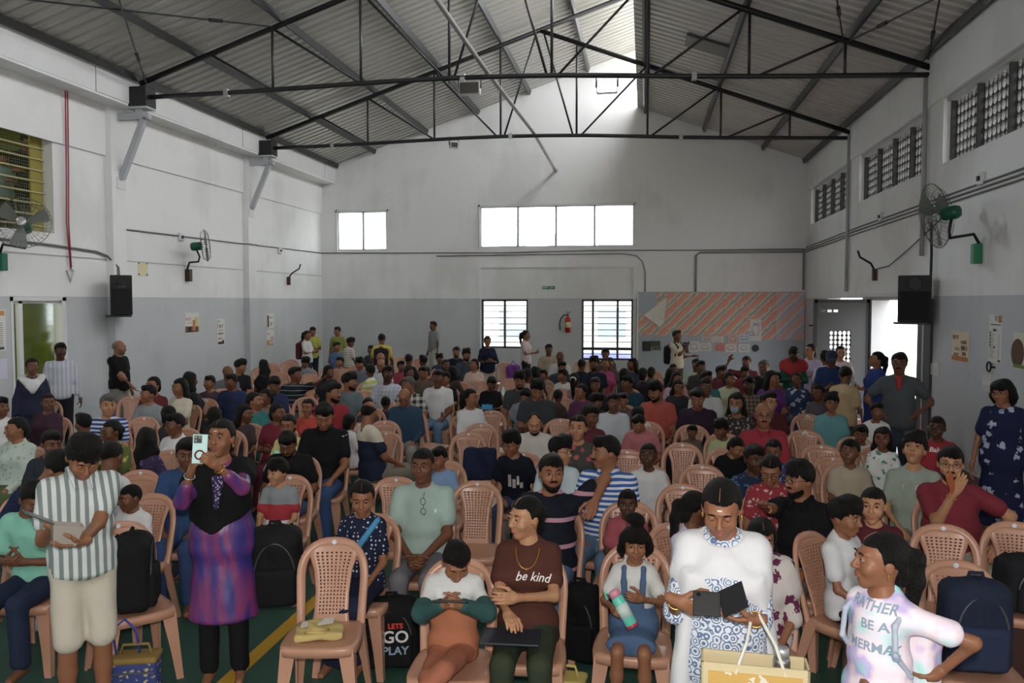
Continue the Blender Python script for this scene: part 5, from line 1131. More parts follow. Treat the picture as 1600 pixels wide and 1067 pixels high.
# ================================================================= CROWD (pixel of the head top, height of head top; the floor or seat gives the distance)
# id|x,y,z|class|turn,pitch,roll|hair/colour|skin|top@sleeve|bottom@legs|options|label
TABLE = '''
grman|167,615,1.28|m|8,2|short/g|0|hst:27468f:c9d2e2:150@short|3a3f4a||grey-haired man in blue and white striped polo, left side rows
sariw|176,655,1.2|w|-55,4|bun|2|flo:5f6a2a:c2b23c:16@short|6a5a2a@skirt|gl hem=kurta b=-35|woman in glasses and green-yellow floral sari facing left
ltblue|131,645,1.18|m|-150,0|short|2|a9c3cc@short|33373f||person with pale blue shirt right in front of the grey-haired man
maroonw|69,614,1.22|w|10,0|tied|2|46283a@elbow|3a2430@skirt|hem=kurta|woman in dark plum top sitting below the left doorway
greyg|66,593,1.2|g|40,0|tied|2|7d8288@short|4a4d55||dark-haired girl in grey before the white-scarfed woman
edgel|4,620,1.2|m|30,0|short|2|d9d9d6@short|33363c||person in white shirt cut by the left photo edge
shawlw|28,651,1.2|w|-70,3|tied|1|flo:b7c7bb:93a898:22@long|5a6a40@skirt|hem=kurta b=-40|woman in pale green shawl at the left edge facing left
darkh|77,670,1.16|b|20,10|short|2|2d3540@short|2c3038||dark-haired child just behind the bending navy shirt
navyb|75,692,1.18|m|60,35|full|1|1e2a4c@short|2a2f3c|lean=22 b=20|man in navy shirt bending right behind the striped-shirt boy
clasp|40,742,1.06|m|20,30|short|2|7ed0b4@short|23304c|arms=phone lean=14|person in mint green tee holding hands to the face
whback|171,688,1.12|m|160,20|short|2|dfe0e4@short|3a3d45||person in white shirt mostly hidden behind the striped-shirt boy
bitw|250,588,1.22|w|-40,0|tied|1|73242f@short|5a2430@skirt||woman in dark red behind the boy in grey, left wall
greyb|244,601,1.12|b|-60,0|short|1|8a9396@short|3f444c|b=-30|boy in grey tee facing left by the left wall
creamw|271,590,1.24|w|-60,3|long|1|d9d0b6@short|cfc6ad@skirt|hem=kurta b=-50|long-haired woman in cream dress turned left near the wall
blackh|288,580,1.3|w|140,0|long|2|26262c@short|2b2b30||long dark hair seen from behind beside the cream dress woman
specsw|276,645,1.22|w|-65,3|short|2|e2dfe2@short|5a5f70|gl b=-40|person with glasses in white shirt facing left, centre left
purpg|229,667,1.14|g|170,0|long|2|flo:3d2f52:7a6a9a:26@short|3a2a4a||girl in dark purple pattern with black hair, left rows
clipg|277,633,1.2|w|160,0|bun|2|33343c@short|303238||head with shiny hair clip above the person in white shirt
wtboy|212,753,1.04|b|-60,8|crop|2|e0dde0@short|b06a70|b=-35|small boy in white tee on the chair behind the striped-shirt boy
bluem|291,682,1.26|m|0,10|short|2|2c4f80@short|2f4a78||man in blue shirt hidden by the raised phone
pl1|305,587,1.2|b|-50,0|short|2|3d3f52@short|333||nearer of two boys in profile beside the left wall
pl2|319,586,1.2|b|-40,0|short|1|4f3a4a@short|333||farther of two boys in profile beside the left wall
nvl|353,583,1.28|m|-45,5|short|2|27355c@short|333||man in navy shirt looking left near the left wall
bdl|363,571,1.26|m|60,0|none|2|6b6a70@short|333||bald head between two dark-haired men, left rear
blk1|381,562,1.28|m|70,5|full|1|1f1f24@short|333||man in black with thick hair turned right, left rear
blkw|403,561,1.24|w|-150,0|long|2|1d1c22@short|333|hem=kurta|woman in black with long hair, left rear
nvy2|426,585,1.28|m|15,25|short|2|2a3458@short|333||man in navy shirt looking down, left rear rows
polo5|464,573,1.3|m|60,0|short|2|thin:22242c:7e8794:90@short|333|armsr=1 fat=1.1|man in black striped polo stretching his arm right
grb3|470,555,1.2|b|30,30|full|1|8b93a0@short|333|lean=15|boy in grey shirt bending below the standing girl
kid4|524,557,1.14|b|-30,0|short|1|b8896c@short|333||child's face below the boy in blue tee, left rear
dk5|512,570,1.22|w|50,5|long|2|2b2b33@short|333||dark-haired woman looking right, left rear rows
brd6|543,583,1.28|m|65,2|full|1|65767a@short|333|be=1 neck=collar|bearded man in grey-teal tee looking right
red7|522,597,1.28|m|55,5|short|1|a51f30@short|333|be=1|man in bright red tee looking right, left centre
tealw|396,612,1.24|w|65,-3|tied|1|dot:14706c:4fa39c:60@short|1d6a68@skirt|hem=kurta b=30|smiling woman in teal dress turned right
chw|428,607,1.22|w|-50,3|tied|2|8a6a5a@short|5a4038@skirt||woman facing the one in teal dress
oldw|424,630,1.18|w|50,0|tied|2|7e1f34@short|5a2030@skirt|hem=kurta arms=phone|woman in crimson top resting chin on hand
drink|437,646,1.14|g|-20,5|tied|1|d6cf7a@short|4a4a30|gl arms=phone|girl in glasses and yellow top drinking from a bottle
oranw|473,622,1.22|w|-20,0|bun|1|c83d22@short|3a3a42||woman in orange-red printed tee
prg|366,630,1.18|g|60,5|long|2|4a3b40@short|333||girl in profile behind the lady photographing
bkh|340,635,1.2|w|170,0|tied|2|3b3338@short|333||back of a dark head right behind the phone
beardm|451,667,1.2|m|-15,32|short|2|18181b@short|41618c|be=1 lean=10 fat=1.1 bindi|bearded man in black tee bowing his head, forehead mark
tickm|522,624,1.3|m|-5,28|short|1|16181c@short|34568a|fat=1.05 neck=collar|man in black polo with white tick, looking down
cremn|561,625,1.26|m|150,15|bald|1|spl:27304c:d8d0bc:.86@short|8a8578|fat=1.08|balding man in cream and navy tee seen from behind
clip2|556,646,1.0|g|150,0|bun|2|d7d7da@short|333||girl with hair clip beside the black polo man
hd1|580,539,1.22|b|-30,0|short|2|3a3f4a@short|333||dark head left of the yellow tee back
bw1|601,550,1.28|m|20,10|none|1|b7c6d4@short|333||bald man in pale blue shirt, rear centre left
bw2|596,560,1.24|m|-20,8|bald|1|c2c6cc@short|333|gl|balding man with glasses just below another bald man
gb1|563,558,1.24|m|-20,10|full|1|66707c@short|333||man in grey-blue tee, rear left
rdb|626,563,1.16|b|20,0|short|2|a8324a@short|333||boy in pinkish red, rear centre left
bkb|645,553,1.2|m|170,0|short|2|26272b@short|333||person in black seen from behind, rear centre
yb|680,553,1.18|b|10,0|full|2|34406a@short|333||boy in blue below the standing man in grey polo
hd2|662,556,1.16|b|-140,0|full|2|6a4f48@short|333||dark-haired child in front of the standing grey polo man
dkb|706,541,1.3|m|-5,3|short|1|22283a@short|333|be=1|bearded man in dark blue shirt right of the grey polo man
gbb|728,545,1.3|m|20,2|full|1|464e5c@short|333|be=1|bearded curly-haired man in slate shirt beside the navy-top woman
g66|696,561,1.2|g|20,0|tied|2|4a3a40@short|333||girl's face below the bearded man in dark blue
jas|741,560,1.24|w|-40,-3|bun|1|d6b3a0@short|d6b3a0@skirt|hem=kurta|woman in peach dress with jasmine in her hair
lh9|715,571,1.22|w|170,0|long|2|4c3a34@short|333||long dark hair from behind beside the peach dress woman
b70|617,575,1.16|b|-20,0|short|2|2f2f36@short|333||boy in black, centre left rear
wck|598,571,1.3|m|10,0|short|3|chk:c3c8d4:aab2c4:110@short|333||man in pale checked shirt, centre left rear
yst|580,569,1.22|b|-160,0|short|2|hst:c9cf4a:e3e3dc:60@short|333||person in white and yellow wide striped shirt from behind
f73|647,573,1.18|w|50,0|tied|2|4b3540@short|333||dark-haired woman looking right, centre rear
f74|657,571,1.2|w|-40,0|tied|1|5a3a44@short|333||woman facing left next to ruddy-faced man
f75|670,571,1.26|m|0,8|short|1|6a5648@short|333|gl|ruddy-faced man with glasses behind the white tee man
wtm|687,577,1.32|m|-12,3|short|2|dcdcde@short|5f87a8|fat=1.15|large man in white tee and light jeans, centre
lgb|707,580,1.22|b|-35,5|short|1|1b1b20@short|333||boy in black tee with white logo behind the white tee man
plaid|651,588,1.28|m|-50,5|short/g|1|chk:33302e:cfcac2:70@short|9aa8b4|lean=8|grey-haired man in black and white plaid shirt
blds|621,602,1.28|m|-10,25|bald|1|2a4a66@long|9a968c|gl fat=1.08|balding man with glasses in blue long-sleeved shirt looking down
k80|578,620,1.1|b|0,10|short|2|4c4f58@short|333||child's face behind the balding man in cream tee
k81|602,620,1.1|b|170,0|short|2|33353b@short|333||dark head left of the balding man in blue
whw|747,607,1.24|w|55,0|pony|1|spl:8a2f35:dfdfe2:.70@long|c9ccd2|b=25|woman in white and maroon top looking right, centre
phb|767,586,1.16|b|10,25|short|2|1e1e24@short|333|arms=phone|boy in black holding up a blue phone
gtb|812,603,1.16|b|20,30|short|1|8b93a2@short|333|lean=8|boy in grey tee with head bowed, centre
gym|812,579,1.3|m|0,12|full|1|454c50@short|333|be=1 fat=1.1|bearded man in dark grey tee, centre rear
bgm|857,537,1.32|m|10,0|short|2|b9a98c@short|333||man in beige shirt right of the pink-tee woman
wbm|875,548,1.28|m|10,0|bald/g|2|cfc8cc@short|333||balding man in white shirt below the fire extinguisher
d89|901,561,1.22|m|170,0|short|2|26292f@short|333||dark head from behind near the right end window
d90|880,563,1.2|m|30,15|short|1|3a4250@short|333||dark-haired man leaning in front of the balding white-shirt man
f91|946,544,1.3|m|0,0|short|2|5a5f52@short|333||man farthest back below the right end window
lookn|931,558,1.3|m|-8,-8|full|2|20293c@short|333|be=1|man in navy shirt with beard lifting his chin
pkw|949,559,1.24|w|-5,-5|bun|1|c2427c@short|b03a70@skirt|hem=kurta|woman in bright pink dress right of the chin-lifting man
w94|961,558,1.24|w|-10,0|tied|2|5a4a58@short|333||woman right behind the pink dress woman
w95|982,559,1.24|w|-60,0|long|2|333a4c@short|333||woman facing left at the right end window
c96|834,575,1.2|w|150,0|bun|2|c49a9c@short|333||dark hair and pink top from behind, centre rear
c97|845,572,1.22|w|170,0|long|2|3b3036@short|333||back of a dark-haired head beside the pink top
c98|872,576,1.16|b|-60,3|short|1|dcdcda@short|333||boy in white tee facing left, centre rear
c98b|858,577,1.14|b|-30,0|short|1|97806a@short|333||small face left of the boy in white tee
scrun|898,582,1.22|g|170,0|pony|2|flo:b98a98:7a4a5c:24@short|6a3a4a||girl with long hair tied with a white scrunchie
dgm|847,590,1.34|m|5,22|full|1|3f444b@short|333|fat=1.15 arms=phone|large man in dark grey tee looking down, centre
k102|881,609,1.14|b|170,0|short|2|554048@short|333||child from behind right of the large grey tee man
prw|921,599,1.24|w|-50,3|tied|1|6a3560@short|5a3050@skirt|gl hem=kurta|woman in purple with glasses facing left
dkw|941,589,1.24|w|5,3|long|2|2c2a33@short|333||woman in dark dress beside the purple woman
clp3|939,614,1.2|m|60,15|full|2|3a3036@short|333||dark head with a shiny clip, centre right
smil|960,614,1.26|m|10,0|short|2|ccd3dc@long|4a5060|neck=v|smiling man in white open shirt
k107|981,612,1.14|b|0,10|short|1|6a5a58@short|333||boy's face behind the smiling man
teal8|994,586,1.26|m|-50,5|short|2|1f4a5c@short|333||person in teal and navy facing left, centre right
c109|986,575,1.22|w|160,0|tied|2|3f3844@short|333||left one of two dark heads from behind, centre right
c110|1001,574,1.22|w|170,0|bun|2|35313a@short|333||right one of two dark heads from behind, centre right
salm|1020,594,1.3|m|-30,15|full|1|c4503f@short|333|be=1 fat=1.1|bearded man in salmon red tee
dk111|924,631,1.24|w|40,10|short|2|6a2c3a@short|333||dark-haired person in maroon behind the floral woman
flrw|915,648,1.24|w|-12,-2|tied|0|flo:4a4a44:c8505a:14@short|4a4a44@skirt|neck=deep|woman in floral dress looking up, pinned-back hair
pinkp|988,644,1.2|m|-40,25|short|1|c9707a@short|4a5468|lean=12|man in pink polo bending left
dk114|981,635,1.16|b|150,0|short|2|3c3c48@short|333||dark head just behind the pink polo man
wbrd|820,641,1.26|m|0,22|thin|0|d8d4cc@short|6a6a6a|be=1|bearded man in white tee looking down, centre
dpurp|1077,603,1.3|m|-5,20|short|1|37263a@short|333|fat=1.2|heavy man in dark purple polo, right centre
r119|1026,573,1.2|w|160,0|bun|2|554a50@short|333||left of two heads from behind below the drinking man
r120|1038,575,1.2|w|170,0|long|2|3a3438@short|333||right of two heads from behind below the drinking man
r121|1060,568,1.22|w|30,5|bun|2|6a5560@short|333||woman with tied hair right of the drinking man
r122|1058,580,1.2|w|35,3|long|1|c7a2b4@short|333||woman in pale pink looking right, right rear
r123|1050,592,1.2|w|20,5|long|1|33333c@short|333|gl|long-haired person with glasses beside the orange bottle
grn|1087,560,1.28|m|-5,0|short|2|b6c9ae@short|333||man in pale green shirt below the notice board
dkm|1103,563,1.28|m|25,0|short|2|4a4044@short|333||man right beside the pale green shirt man
arm|1158,556,1.3|m|-10,-5|short|2|6a2430@short|333|be=1 armr=1|man in maroon raising his arm, right rear
gbp|1184,562,1.32|m|-8,0|short/g|1|1d1e22@short|333|gl be=2|grey-bearded man in glasses and black polo
r124|1122,570,1.18|m|20,0|short|2|7a2c30@short|333||reddish shirt person left of the raised arm
r125|1133,571,1.2|m|40,5|short|2|6a2a34@short|333||dark-haired person under the raised arm
r126|1164,571,1.18|m|25,15|short|2|8a2a30@short|333||person in red in front of the maroon man
tlm|1106,579,1.26|m|45,0|short|2|2a7f80@short|333||man in teal shirt looking right, right rear
cpw|1143,581,1.2|w|40,3|tied|1|c6cfa0@short|333||person in pale lime top with dark headwear, right rear
wtm2|1094,588,1.28|m|10,10|crop|2|d3d3d6@short|333||older man in white tee with close-cropped hair, right rear
chk2|1171,587,1.28|m|-5,5|short|3|chk:4a3a2e:8a7a68:120@short|333||man in brown checked shirt, right rear
ork|1203,581,1.12|b|-20,0|short|1|8a5a50@short|333||sunlit child's face right of the black polo man
mag|1216,579,1.24|w|60,0|long|1|74308a@short|333||woman in magenta facing right, near the door
blw|1235,581,1.22|w|-10,-3|bun|2|flo:33436a:b7c6d8:10@short|3a4a6a@skirt||woman in navy and pale blue dress near the door
hun|1274,599,1.24|w|-30,10|tied|2|5a5560@short|333||dark-haired woman in grey left of the tan tee
mask|1137,612,1.24|w|-12,3|long|1|flo:3a3034:b8a8a0:30@long|3a3034||woman in black and white print wearing a grey mask
redm|1177,627,1.34|m|5,3|bald|1|a82338@long|3a3d48|gl must=1 fat=1.1 neck=collar|balding man in crimson shirt with moustache and glasses
bk144|1192,612,1.18|b|20,0|short|2|7a2a34@short|333||dark-haired boy between the two men in red
mrg|1214,611,1.28|m|30,3|short|0|5a2028@short|333|gl|fair man in glasses and maroon tee looking right
teal9|1299,614,1.22|b|10,0|full|1|5fa7ac@short|4a505c|gl|boy in aqua tee and glasses by the right rows
kb147|1096,662,.98|b|-5,5|short|2|6a6058@short|333||small boy's head peeking over a chair back, right centre
kb148|1126,654,1.12|b|-40,10|full|2|b8c48a@short|333||boy in pale green behind the crimson shirt man's shoulder
bent|1128,678,1.1|w|45,30|tied|1|17171b@short|333|lean=14|person in black bending to the right
kb150|1329,661,1.04|b|-5,8|short|2|d2d2d0@short|333||small boy behind a chair with orange print tee
bgb|1328,686,1.14|b|-15,-12|short|2|b7a88e@short|4a4a44||boy in beige tee looking up
wpg|1379,666,1.12|g|-5,0|long|2|flo:dfe2e0:3a8a7a:18@short|4a4a50||girl in white tee with green and red prints
lgh|1429,679,1.24|b|-8,-22|full|0|9fae9f@short|8a8c80||boy in sage green tee with open mouth, head tilted back
mfm|1487,697,1.28|m|3,0|short|0|8a2436@short|b5aa94|gl be=1 fat=1.2 arms=custom|heavy bearded man in maroon shirt, finger on his lips
rtb|1465,649,1.2|b|-10,0|crop|3|a81f30@short|33363f|gl|boy in red tee with white lettering by the right wall
bdots|439,716,1.06|b|-50,3|full|0|spl3:d8d8d6:b02030:8c9296:.60:.72@short|6a6a70|b=-20|small boy in grey, red and white tee facing left
polka|567,747,1.18|g|-5,12|bun|1|dot:1c2440:c8cbd6:38@short|1c2440@skirt|hem=dress top=dot|girl in navy polka-dot dress with a blue strap
mint|661,699,1.28|m|-15,0|crop|2|a9c4b9@short|77767e|fat=1.06 neck=v arms=clasp|man in pale mint tee with glasses hung at the neck
bluk|689,695,1.1|b|-30,10|short|1|7fa8d8@short|5a5f68||boy in light blue tee behind the mint tee man
leanb|802,672,1.2|b|-40,10|full|1|171c2c@short|3a4a6a|gl lean=14 b=-15|boy in dark tee with white print leaning left, glasses
ststr|860,709,1.28|m|10,0|short|1|thin:171a2a:c58aa0:38@short|54789e|be=1 fat=1.12 arms=custom|bearded man in navy polo with pink and white stripes
gl871|872,682,1.22|b|55,3|full|0|c9dbe4@short|5a6a78|gl|boy with glasses in pale shirt turned right toward striped polo
bpolo|950,680,1.3|m|-65,2|short|1|hst:2a62b8:dfe4ea:170@short|5f7fa0|must=1 fat=1.22 b=-15 neck=collar|heavy man in blue and white striped polo facing left
lkup|1013,691,1.12|b|-10,-8|crop|3|dadcde@short|5a5f68||boy in white tee with wide eyes looking up
ptb|981,761,1.06|b|0,2|crop|3|b04c58@short|6a3a44||boy in dusty red tee looking at the camera
lavg|1078,766,1.1|g|150,10|pony|2|d3cbe6@short|9aa6c8|b=40|girl in lavender tee with hand to her head, behind front woman
flbo|1176,693,1.12|b|30,5|short|3|flo:1d2f4c:4a7ab0:30@short|2a3a50||boy in dark blue floral shirt
hrw|1209,684,1.14|w|-5,10|bun|2|flo:3a4a80:a0a8c8:26@short|3a4a80||dark-haired woman behind the red floral dress woman
rwd|1206,706,1.22|w|-5,22|tied|1|flo:9c2434:d8b0a8:26@short|9c2434@skirt|gl neck=deep|woman in red and white floral dress with glasses looking down
blkp|1254,721,1.26|m|-50,3|full|1|141417@short|77797f|gl must=1 be=1 neck=collar arms=custom b=-20|man in black polo and glasses reaching out to the left
mrk|1365,759,1.08|b|-5,0|crop|0|5c1c2a@short|3a3a42||small boy in maroon tee facing the camera, right rows
shwl|1188,806,1.16|w|10,10|long|1|flo:c8bcb8:6a2448:9@elbow|6a2448@skirt|hem=kurta|woman in maroon and white patterned shawl beside the white-dress woman
wtr|1312,777,1.14|b|65,5|full|1|dfdfe3@short|17171b|b=60|boy in plain white tee sitting sideways facing right
brown|826,774,1.24|w|-50,3|bun|0|5a2f22@short|37402c|b=-5 arms=custom|woman in brown tee with white script, gold necklace
oboy|710,828,1.1|b|8,38|short|1|spl:b5673a:d9d9d8:.745@long|b0623f|cross=1 arms=custom|boy in white, orange and green hoodie using a tablet, legs crossed
deng|992,818,1.06|g|5,2|topbun|1|dcdcd8@short|4a6a92@none|arms=custom bindi hem=crop|girl in denim pinafore with a top bun holding a bottle
'''
STAND = '''
wscarf|51,559,1.55|w|10,3|tied|2|2a2f48@long|2a2f48||standing woman in navy with white scarf at the left doorway
wshirt|95,535,1.68|m|10,3|short|3|vst:c9ccd6:b0b6c6:110@long|26262c|must=1 neck=collar|standing man in white striped shirt by the left doorway
blkbald|186,531,1.66|m|80,5|bald/g|1|141418@short|8f8a80|be=2 b=50 fat=1.12 arms=custom|standing bald man in black tee with white beard
schg|480,516,1.58|g|50,10|pony|1|dcdcdc@short|33363f|b=55 arms=phone|standing girl in white tee with maroon backpack, rear left
yelb|488,510,1.64|m|20,15|short|1|b9bf2f@short|2a2d38|arms=phone|standing boy in yellow tee holding a grey bag, rear left
yelk|528,510,1.64|m|-40,5|short|1|8f952c@short|2a2d38|b=-30|standing youth in dark yellow collar, left rear corner
blub|526,534,1.4|b|45,3|short|1|4b6c96@short|333a48|b=40|standing boy in blue tee, left rear
crmb|546,527,1.45|b|60,15|full|2|hst:d8d2c0:b7b6a8:110@short|3a3d48|b=130|standing boy in cream striped tee with teal bag
yback|597,521,1.6|m|178,10|short|2|d4be28@short|2a2d38|b=175|person in yellow tee with dark backpack seen from behind
gpolo|677,502,1.72|m|-60,0|short|2|8b8f92@short|c9c6bf|b=-60|standing man in grey polo by the end wall, side view
navyw|762,525,1.56|w|5,5|tied|1|1d2740@elbow|cabfae|b=10 arms=phone|standing woman in navy top and beige trousers below the left end window
pinkw|822,516,1.6|w|75,3|pony|1|e0cdd2@short|2a2a30|b=70 arms=phone|standing woman in pale pink tee facing right
drinker|1058,516,1.66|m|55,-3|short|2|cfc6b4@short|4a4a44|b=50 arms=custom|standing man with green backpack drinking before the notice board
redsc|1240,539,1.6|w|0,30|short|3|1c5a4c@long|33363c|arms=phone|standing person in green with red scarf bending head
lavw|1266,537,1.6|w|-50,-3|tied|0|cdbce4@short|5a5f78|gl b=-20 arms=fold|standing woman in lavender tee and glasses, arms folded
boyd|1289,547,1.55|b|-170,0|short|2|c3c9dc@short|333a48|b=-150|boy in pale shirt behind the navy cap man
navyc|1300,545,1.62|m|-5,25|cap/n2|2|22386c@short|3a3f4a|arms=phone|standing man in navy tee and cap near the open door
brg|1313,540,1.58|w|10,3|tied|0|e6d3da@short|b07a8a||standing woman in pale pink lit by the open door
tan|1320,571,1.5|b|170,20|short|2|c8a878@short|5a4a3c|b=165|person in tan tee with printed back, seen from behind
phw|1368,549,1.58|w|-70,-5|pony|1|27408a@short|2a3560|b=-60 arms=phone hem=kurta|standing woman in blue raising a phone at the open door
gpm|1405,550,1.72|m|-5,3|short|2|4e565c@short|3a4a5c|gl must=1 fat=1.1 neck=collar arms=hip|standing man in dark grey polo with red collar, hands on hips
flow|1568,591,1.6|w|-25,10|bob|1|flo:1b2248:aab4d0:11@short|1b2248|gl hem=midi arms=side|standing woman in navy dress with white flowers, right wall
kidw|1368,628,1.2|b|30,0|short|2|dad8da@short|2c2f3a||child in white printed tee beside the man in grey polo
stboy|128,666,1.62|m|12,38|full|1|vst:d6dcd8:7f8d8c:150@short|d6cbb6@shorts|neck=collar arms=custom b=8|standing youth in grey-white striped shirt and cream shorts, looking down
purple|347,655,1.59|w|-24,-6|tied|1|silk:3a2f86:8c2a6c@three|17171b|hem=kurta arms=custom b=-8 bindi|standing woman in purple silk kurta photographing with a phone
wdress|1130,738,1.6|w|-5,25|tied|1|pai:dde3ec:5f7ba6:26@elbow|dde3ec|hem=midi arms=custom b=2 bindi|standing woman in white and blue block-print dress with white stole
tiedye|1376,830,1.42|g|-70,-2|pony|1|tie:b9e6e2:e9e4f0@short|4a505c|b=-35 arms=custom|standing girl in pastel tie-dye tee with backpack facing left
'''
EMPTY = '''532,824|532 empty front chair with a yellow paper bag on its seat
749,745|empty chair right behind the mint tee man
1468,803|empty chair before the maroon shirt man
1576,806|empty chair at the right edge of the photo carrying a dark bag
1492,862|front right chair with a navy backpack on it
232,812|chair holding a black bag behind the striped-shirt youth
221,722|empty chair left of centre behind the small boy in white tee
620,736|empty chair back just left of the mint tee man
734,676|empty chair in the middle aisle showing its dotted back
747,660|empty chair second in a line in the middle aisle
783,637|empty chair third in a line beside the bearded man in white
757,717|empty chair with a dark blue cloth over it
872,648|empty chair left of the woman in floral dress
985,704|empty chair behind the striped blue polo man
1081,706|empty chair behind the girl in lavender, upper of three
1097,725|empty chair behind the girl in lavender, middle of three
1069,751|empty chair behind the girl in lavender, lower of three
1258,671|empty chair right of the crimson shirt man
1286,693|empty chair in front of the aqua tee boy
1303,732|empty chair right of the black polo man
1267,644|empty chair with paper tag near the tan tee
217,642|empty chair right of the grey-haired man
212,619|empty chair near the standing bald man
496,641|empty chair behind the man in black polo
475,618|empty chair behind the woman in orange tee
604,656|empty chair behind the balding man in cream tee
662,635|chair seen side-on beside the plaid shirt
689,624|chair seen side-on behind the white tee man
'''
FILL = [(308, 612), (340, 614), (370, 616), (396, 607), (420, 569), (434, 566), (447, 565), (456, 564), (443, 581), (486, 584), (552, 581), (749, 599), (788, 597), (790, 566), (627, 558), (655, 560), (548, 573), (582, 612),
        (911, 564), (872, 605), (982, 582), (997, 622), (1010, 581), (1147, 601), (1079, 590), (410, 574), (398, 590), (525, 575), (1015, 642)]
CUSTOM = {  # wrist pixel and distance in front of the body: (px, py, off, elbow hint, palm normal, hand)
    'stboy': dict(R=(84, 822, .30, (-.2, .5, -1), (.3, .2, -.9), 'grip', (.75, -.6, -.3)), L=(128, 846, .30, (.35, .6, -.8), (0, .2, .95), 'relax', (-1, -.3, -.05))),
    'purple': dict(R=(298, 738, .34, (-.4, .1, -1), (.8, .3, .2), 'grip'), L=(338, 728, .34, (.7, .0, -1), (-.8, .2, .3), 'grip')),
    'wdress': dict(R=(1056, 938, .27, (-.15, .6, -1), (.2, .9, .3), 'grip', (.9, -.35, -.25)), L=(1180, 968, .27, (.15, .6, -1), (.0, .35, .9), 'relax', (-1, -.25, .0))),
    'tiedye': dict(L=(1466, 1052, .02, (.9, .5, .1), (-1, 0, 0), 'grip'), R=(1352, 1075, .1, (-.3, .4, -.5), None, 'relax')),
    'brown': dict(R=(793, 958, .34, (-.5, .3, -.6), (0, .2, -1), 'relax'), L=(808, 934, .26, (.8, .2, -.5), (0, .9, -.2), 'relax')),
    'oboy': dict(R=(690, 945, .22, (-.6, .4, -.5), (.3, .6, -.3), 'grip'), L=(722, 945, .22, (.6, .4, -.5), (-.3, .6, -.3), 'grip')),
    'deng': dict(R=(958, 950, .22, (-.6, .3, -.6), (.6, -.2, -.3), 'grip'), L=(1003, 936, .2, (.7, .2, -.6), (-.3, .9, 0), 'relax')),
    'mfm': dict(R=(1490, 772, .22, (-.2, -.3, -1), (.2, 1, 0), 'flat'), L=(1560, 850, .05, (1, .3, 0), None, 'relax')),
    'ststr': dict(L=(930, 783, .12, (.6, .0, .5), (-.2, .6, -.2), 'relax')),
    'blkp': dict(R=(1192, 788, .34, (-.3, .3, -.8), (0, -.3, -1), 'flat')),
    'blkbald': dict(R=(212, 611, .05, (-.3, .5, -.6), (0, 0, 1), 'relax')),
    'drinker': dict(R=(1073, 541, .05, (-.2, -.3, -.9), (0, 0, 1), 'grip'), L=(1084, 556, -.1, (.3, 0, -1), None, 'grip')),
    'polo5': dict(L=(511, 588, .1, (.5, .3, -.5), None, 'relax')),
    'arm': dict(R=(1139, 563, .1, (-.6, .2, -.6), (0, -.2, -1), 'flat')),
}
def parse(txt, stand):
    out = []
    for ln in txt.strip().split('\n'):
        pid, pos, cls, head, hair, skin, top, bot, opt, lab = [q.strip() for q in ln.split('|')]
        x, y, z = map(float, pos.split(',')); hd = [float(q) for q in head.split(',')] + [0, 0]
        hs, hc = (hair.split('/') + ['k'])[:2]; tm, sl = (top.split('@') + ['short'])[:2]; bm_, lg = (bot.split('@') + ['long'])[:2]
        if bm_ == '333': bm_ = random.choice(['2f3440', '3a4a66', '4a4640', '26282e', '5a5448'])
        o = {}
        for q in opt.split():
            k, _, v = q.partition('='); o[k] = v or '1'
        out.append(dict(id=pid, x=x, y=y, z=z, cls=cls, hyaw=hd[0], hp=hd[1], hr=hd[2], hair=hs, hc=hc, skin=int(skin), top=tm, sleeve=sl, bottom=bm_, legs=lg, o=o, label=lab, stand=stand))
    return out
crowd = parse(TABLE, False); standing = parse(STAND, True)
# ---- settle the seated crowd and the empty chairs: slide along each sight line until no two chairs share a place
S = [dict(kind='p', x=c['x'], y=c['y'], z=c['z'], ref=c) for c in crowd]
for ln in EMPTY.strip().split('\n'):
    p, lab = ln.split('|'); x, y = map(float, p.split(',')); S.append(dict(kind='e', x=x, y=y, z=.885, lab=lab))
for x, y in FILL: S.append(dict(kind='f', x=x, y=y, z=.885))
for s in S:
    s['d'] = ray(s['x'], s['y']); s['t'] = (s['z'] - H) / s['d'][2]; s['t0'] = s['t']; s['n'] = np.linalg.norm(s['d'][:2])
FIX = {'mint', 'brown', 'oboy', 'deng', 'wtr', 'bpolo', 'mfm', 'ststr'}
D_ = np.array([q['d'] for q in S]); T_ = np.array([q['t'] for q in S]); isp = np.array([q['kind'] == 'p' for q in S]); fx = np.array([q['kind'] == 'p' and q['ref']['id'] in FIX for q in S])
tl, th_ = ((np.where(isp, 1.36, .96) - H) / D_[:, 2], (np.where(isp, .93, .78) - H) / D_[:, 2]); tl, th_ = np.minimum(tl, th_), np.maximum(tl, th_)
T0 = T_.copy(); tl = np.minimum(tl, T0); th_ = np.maximum(th_, T0); LX = np.zeros(len(S)); far_ = (D_[:, 1] * T_ > 7.5) & ~fx
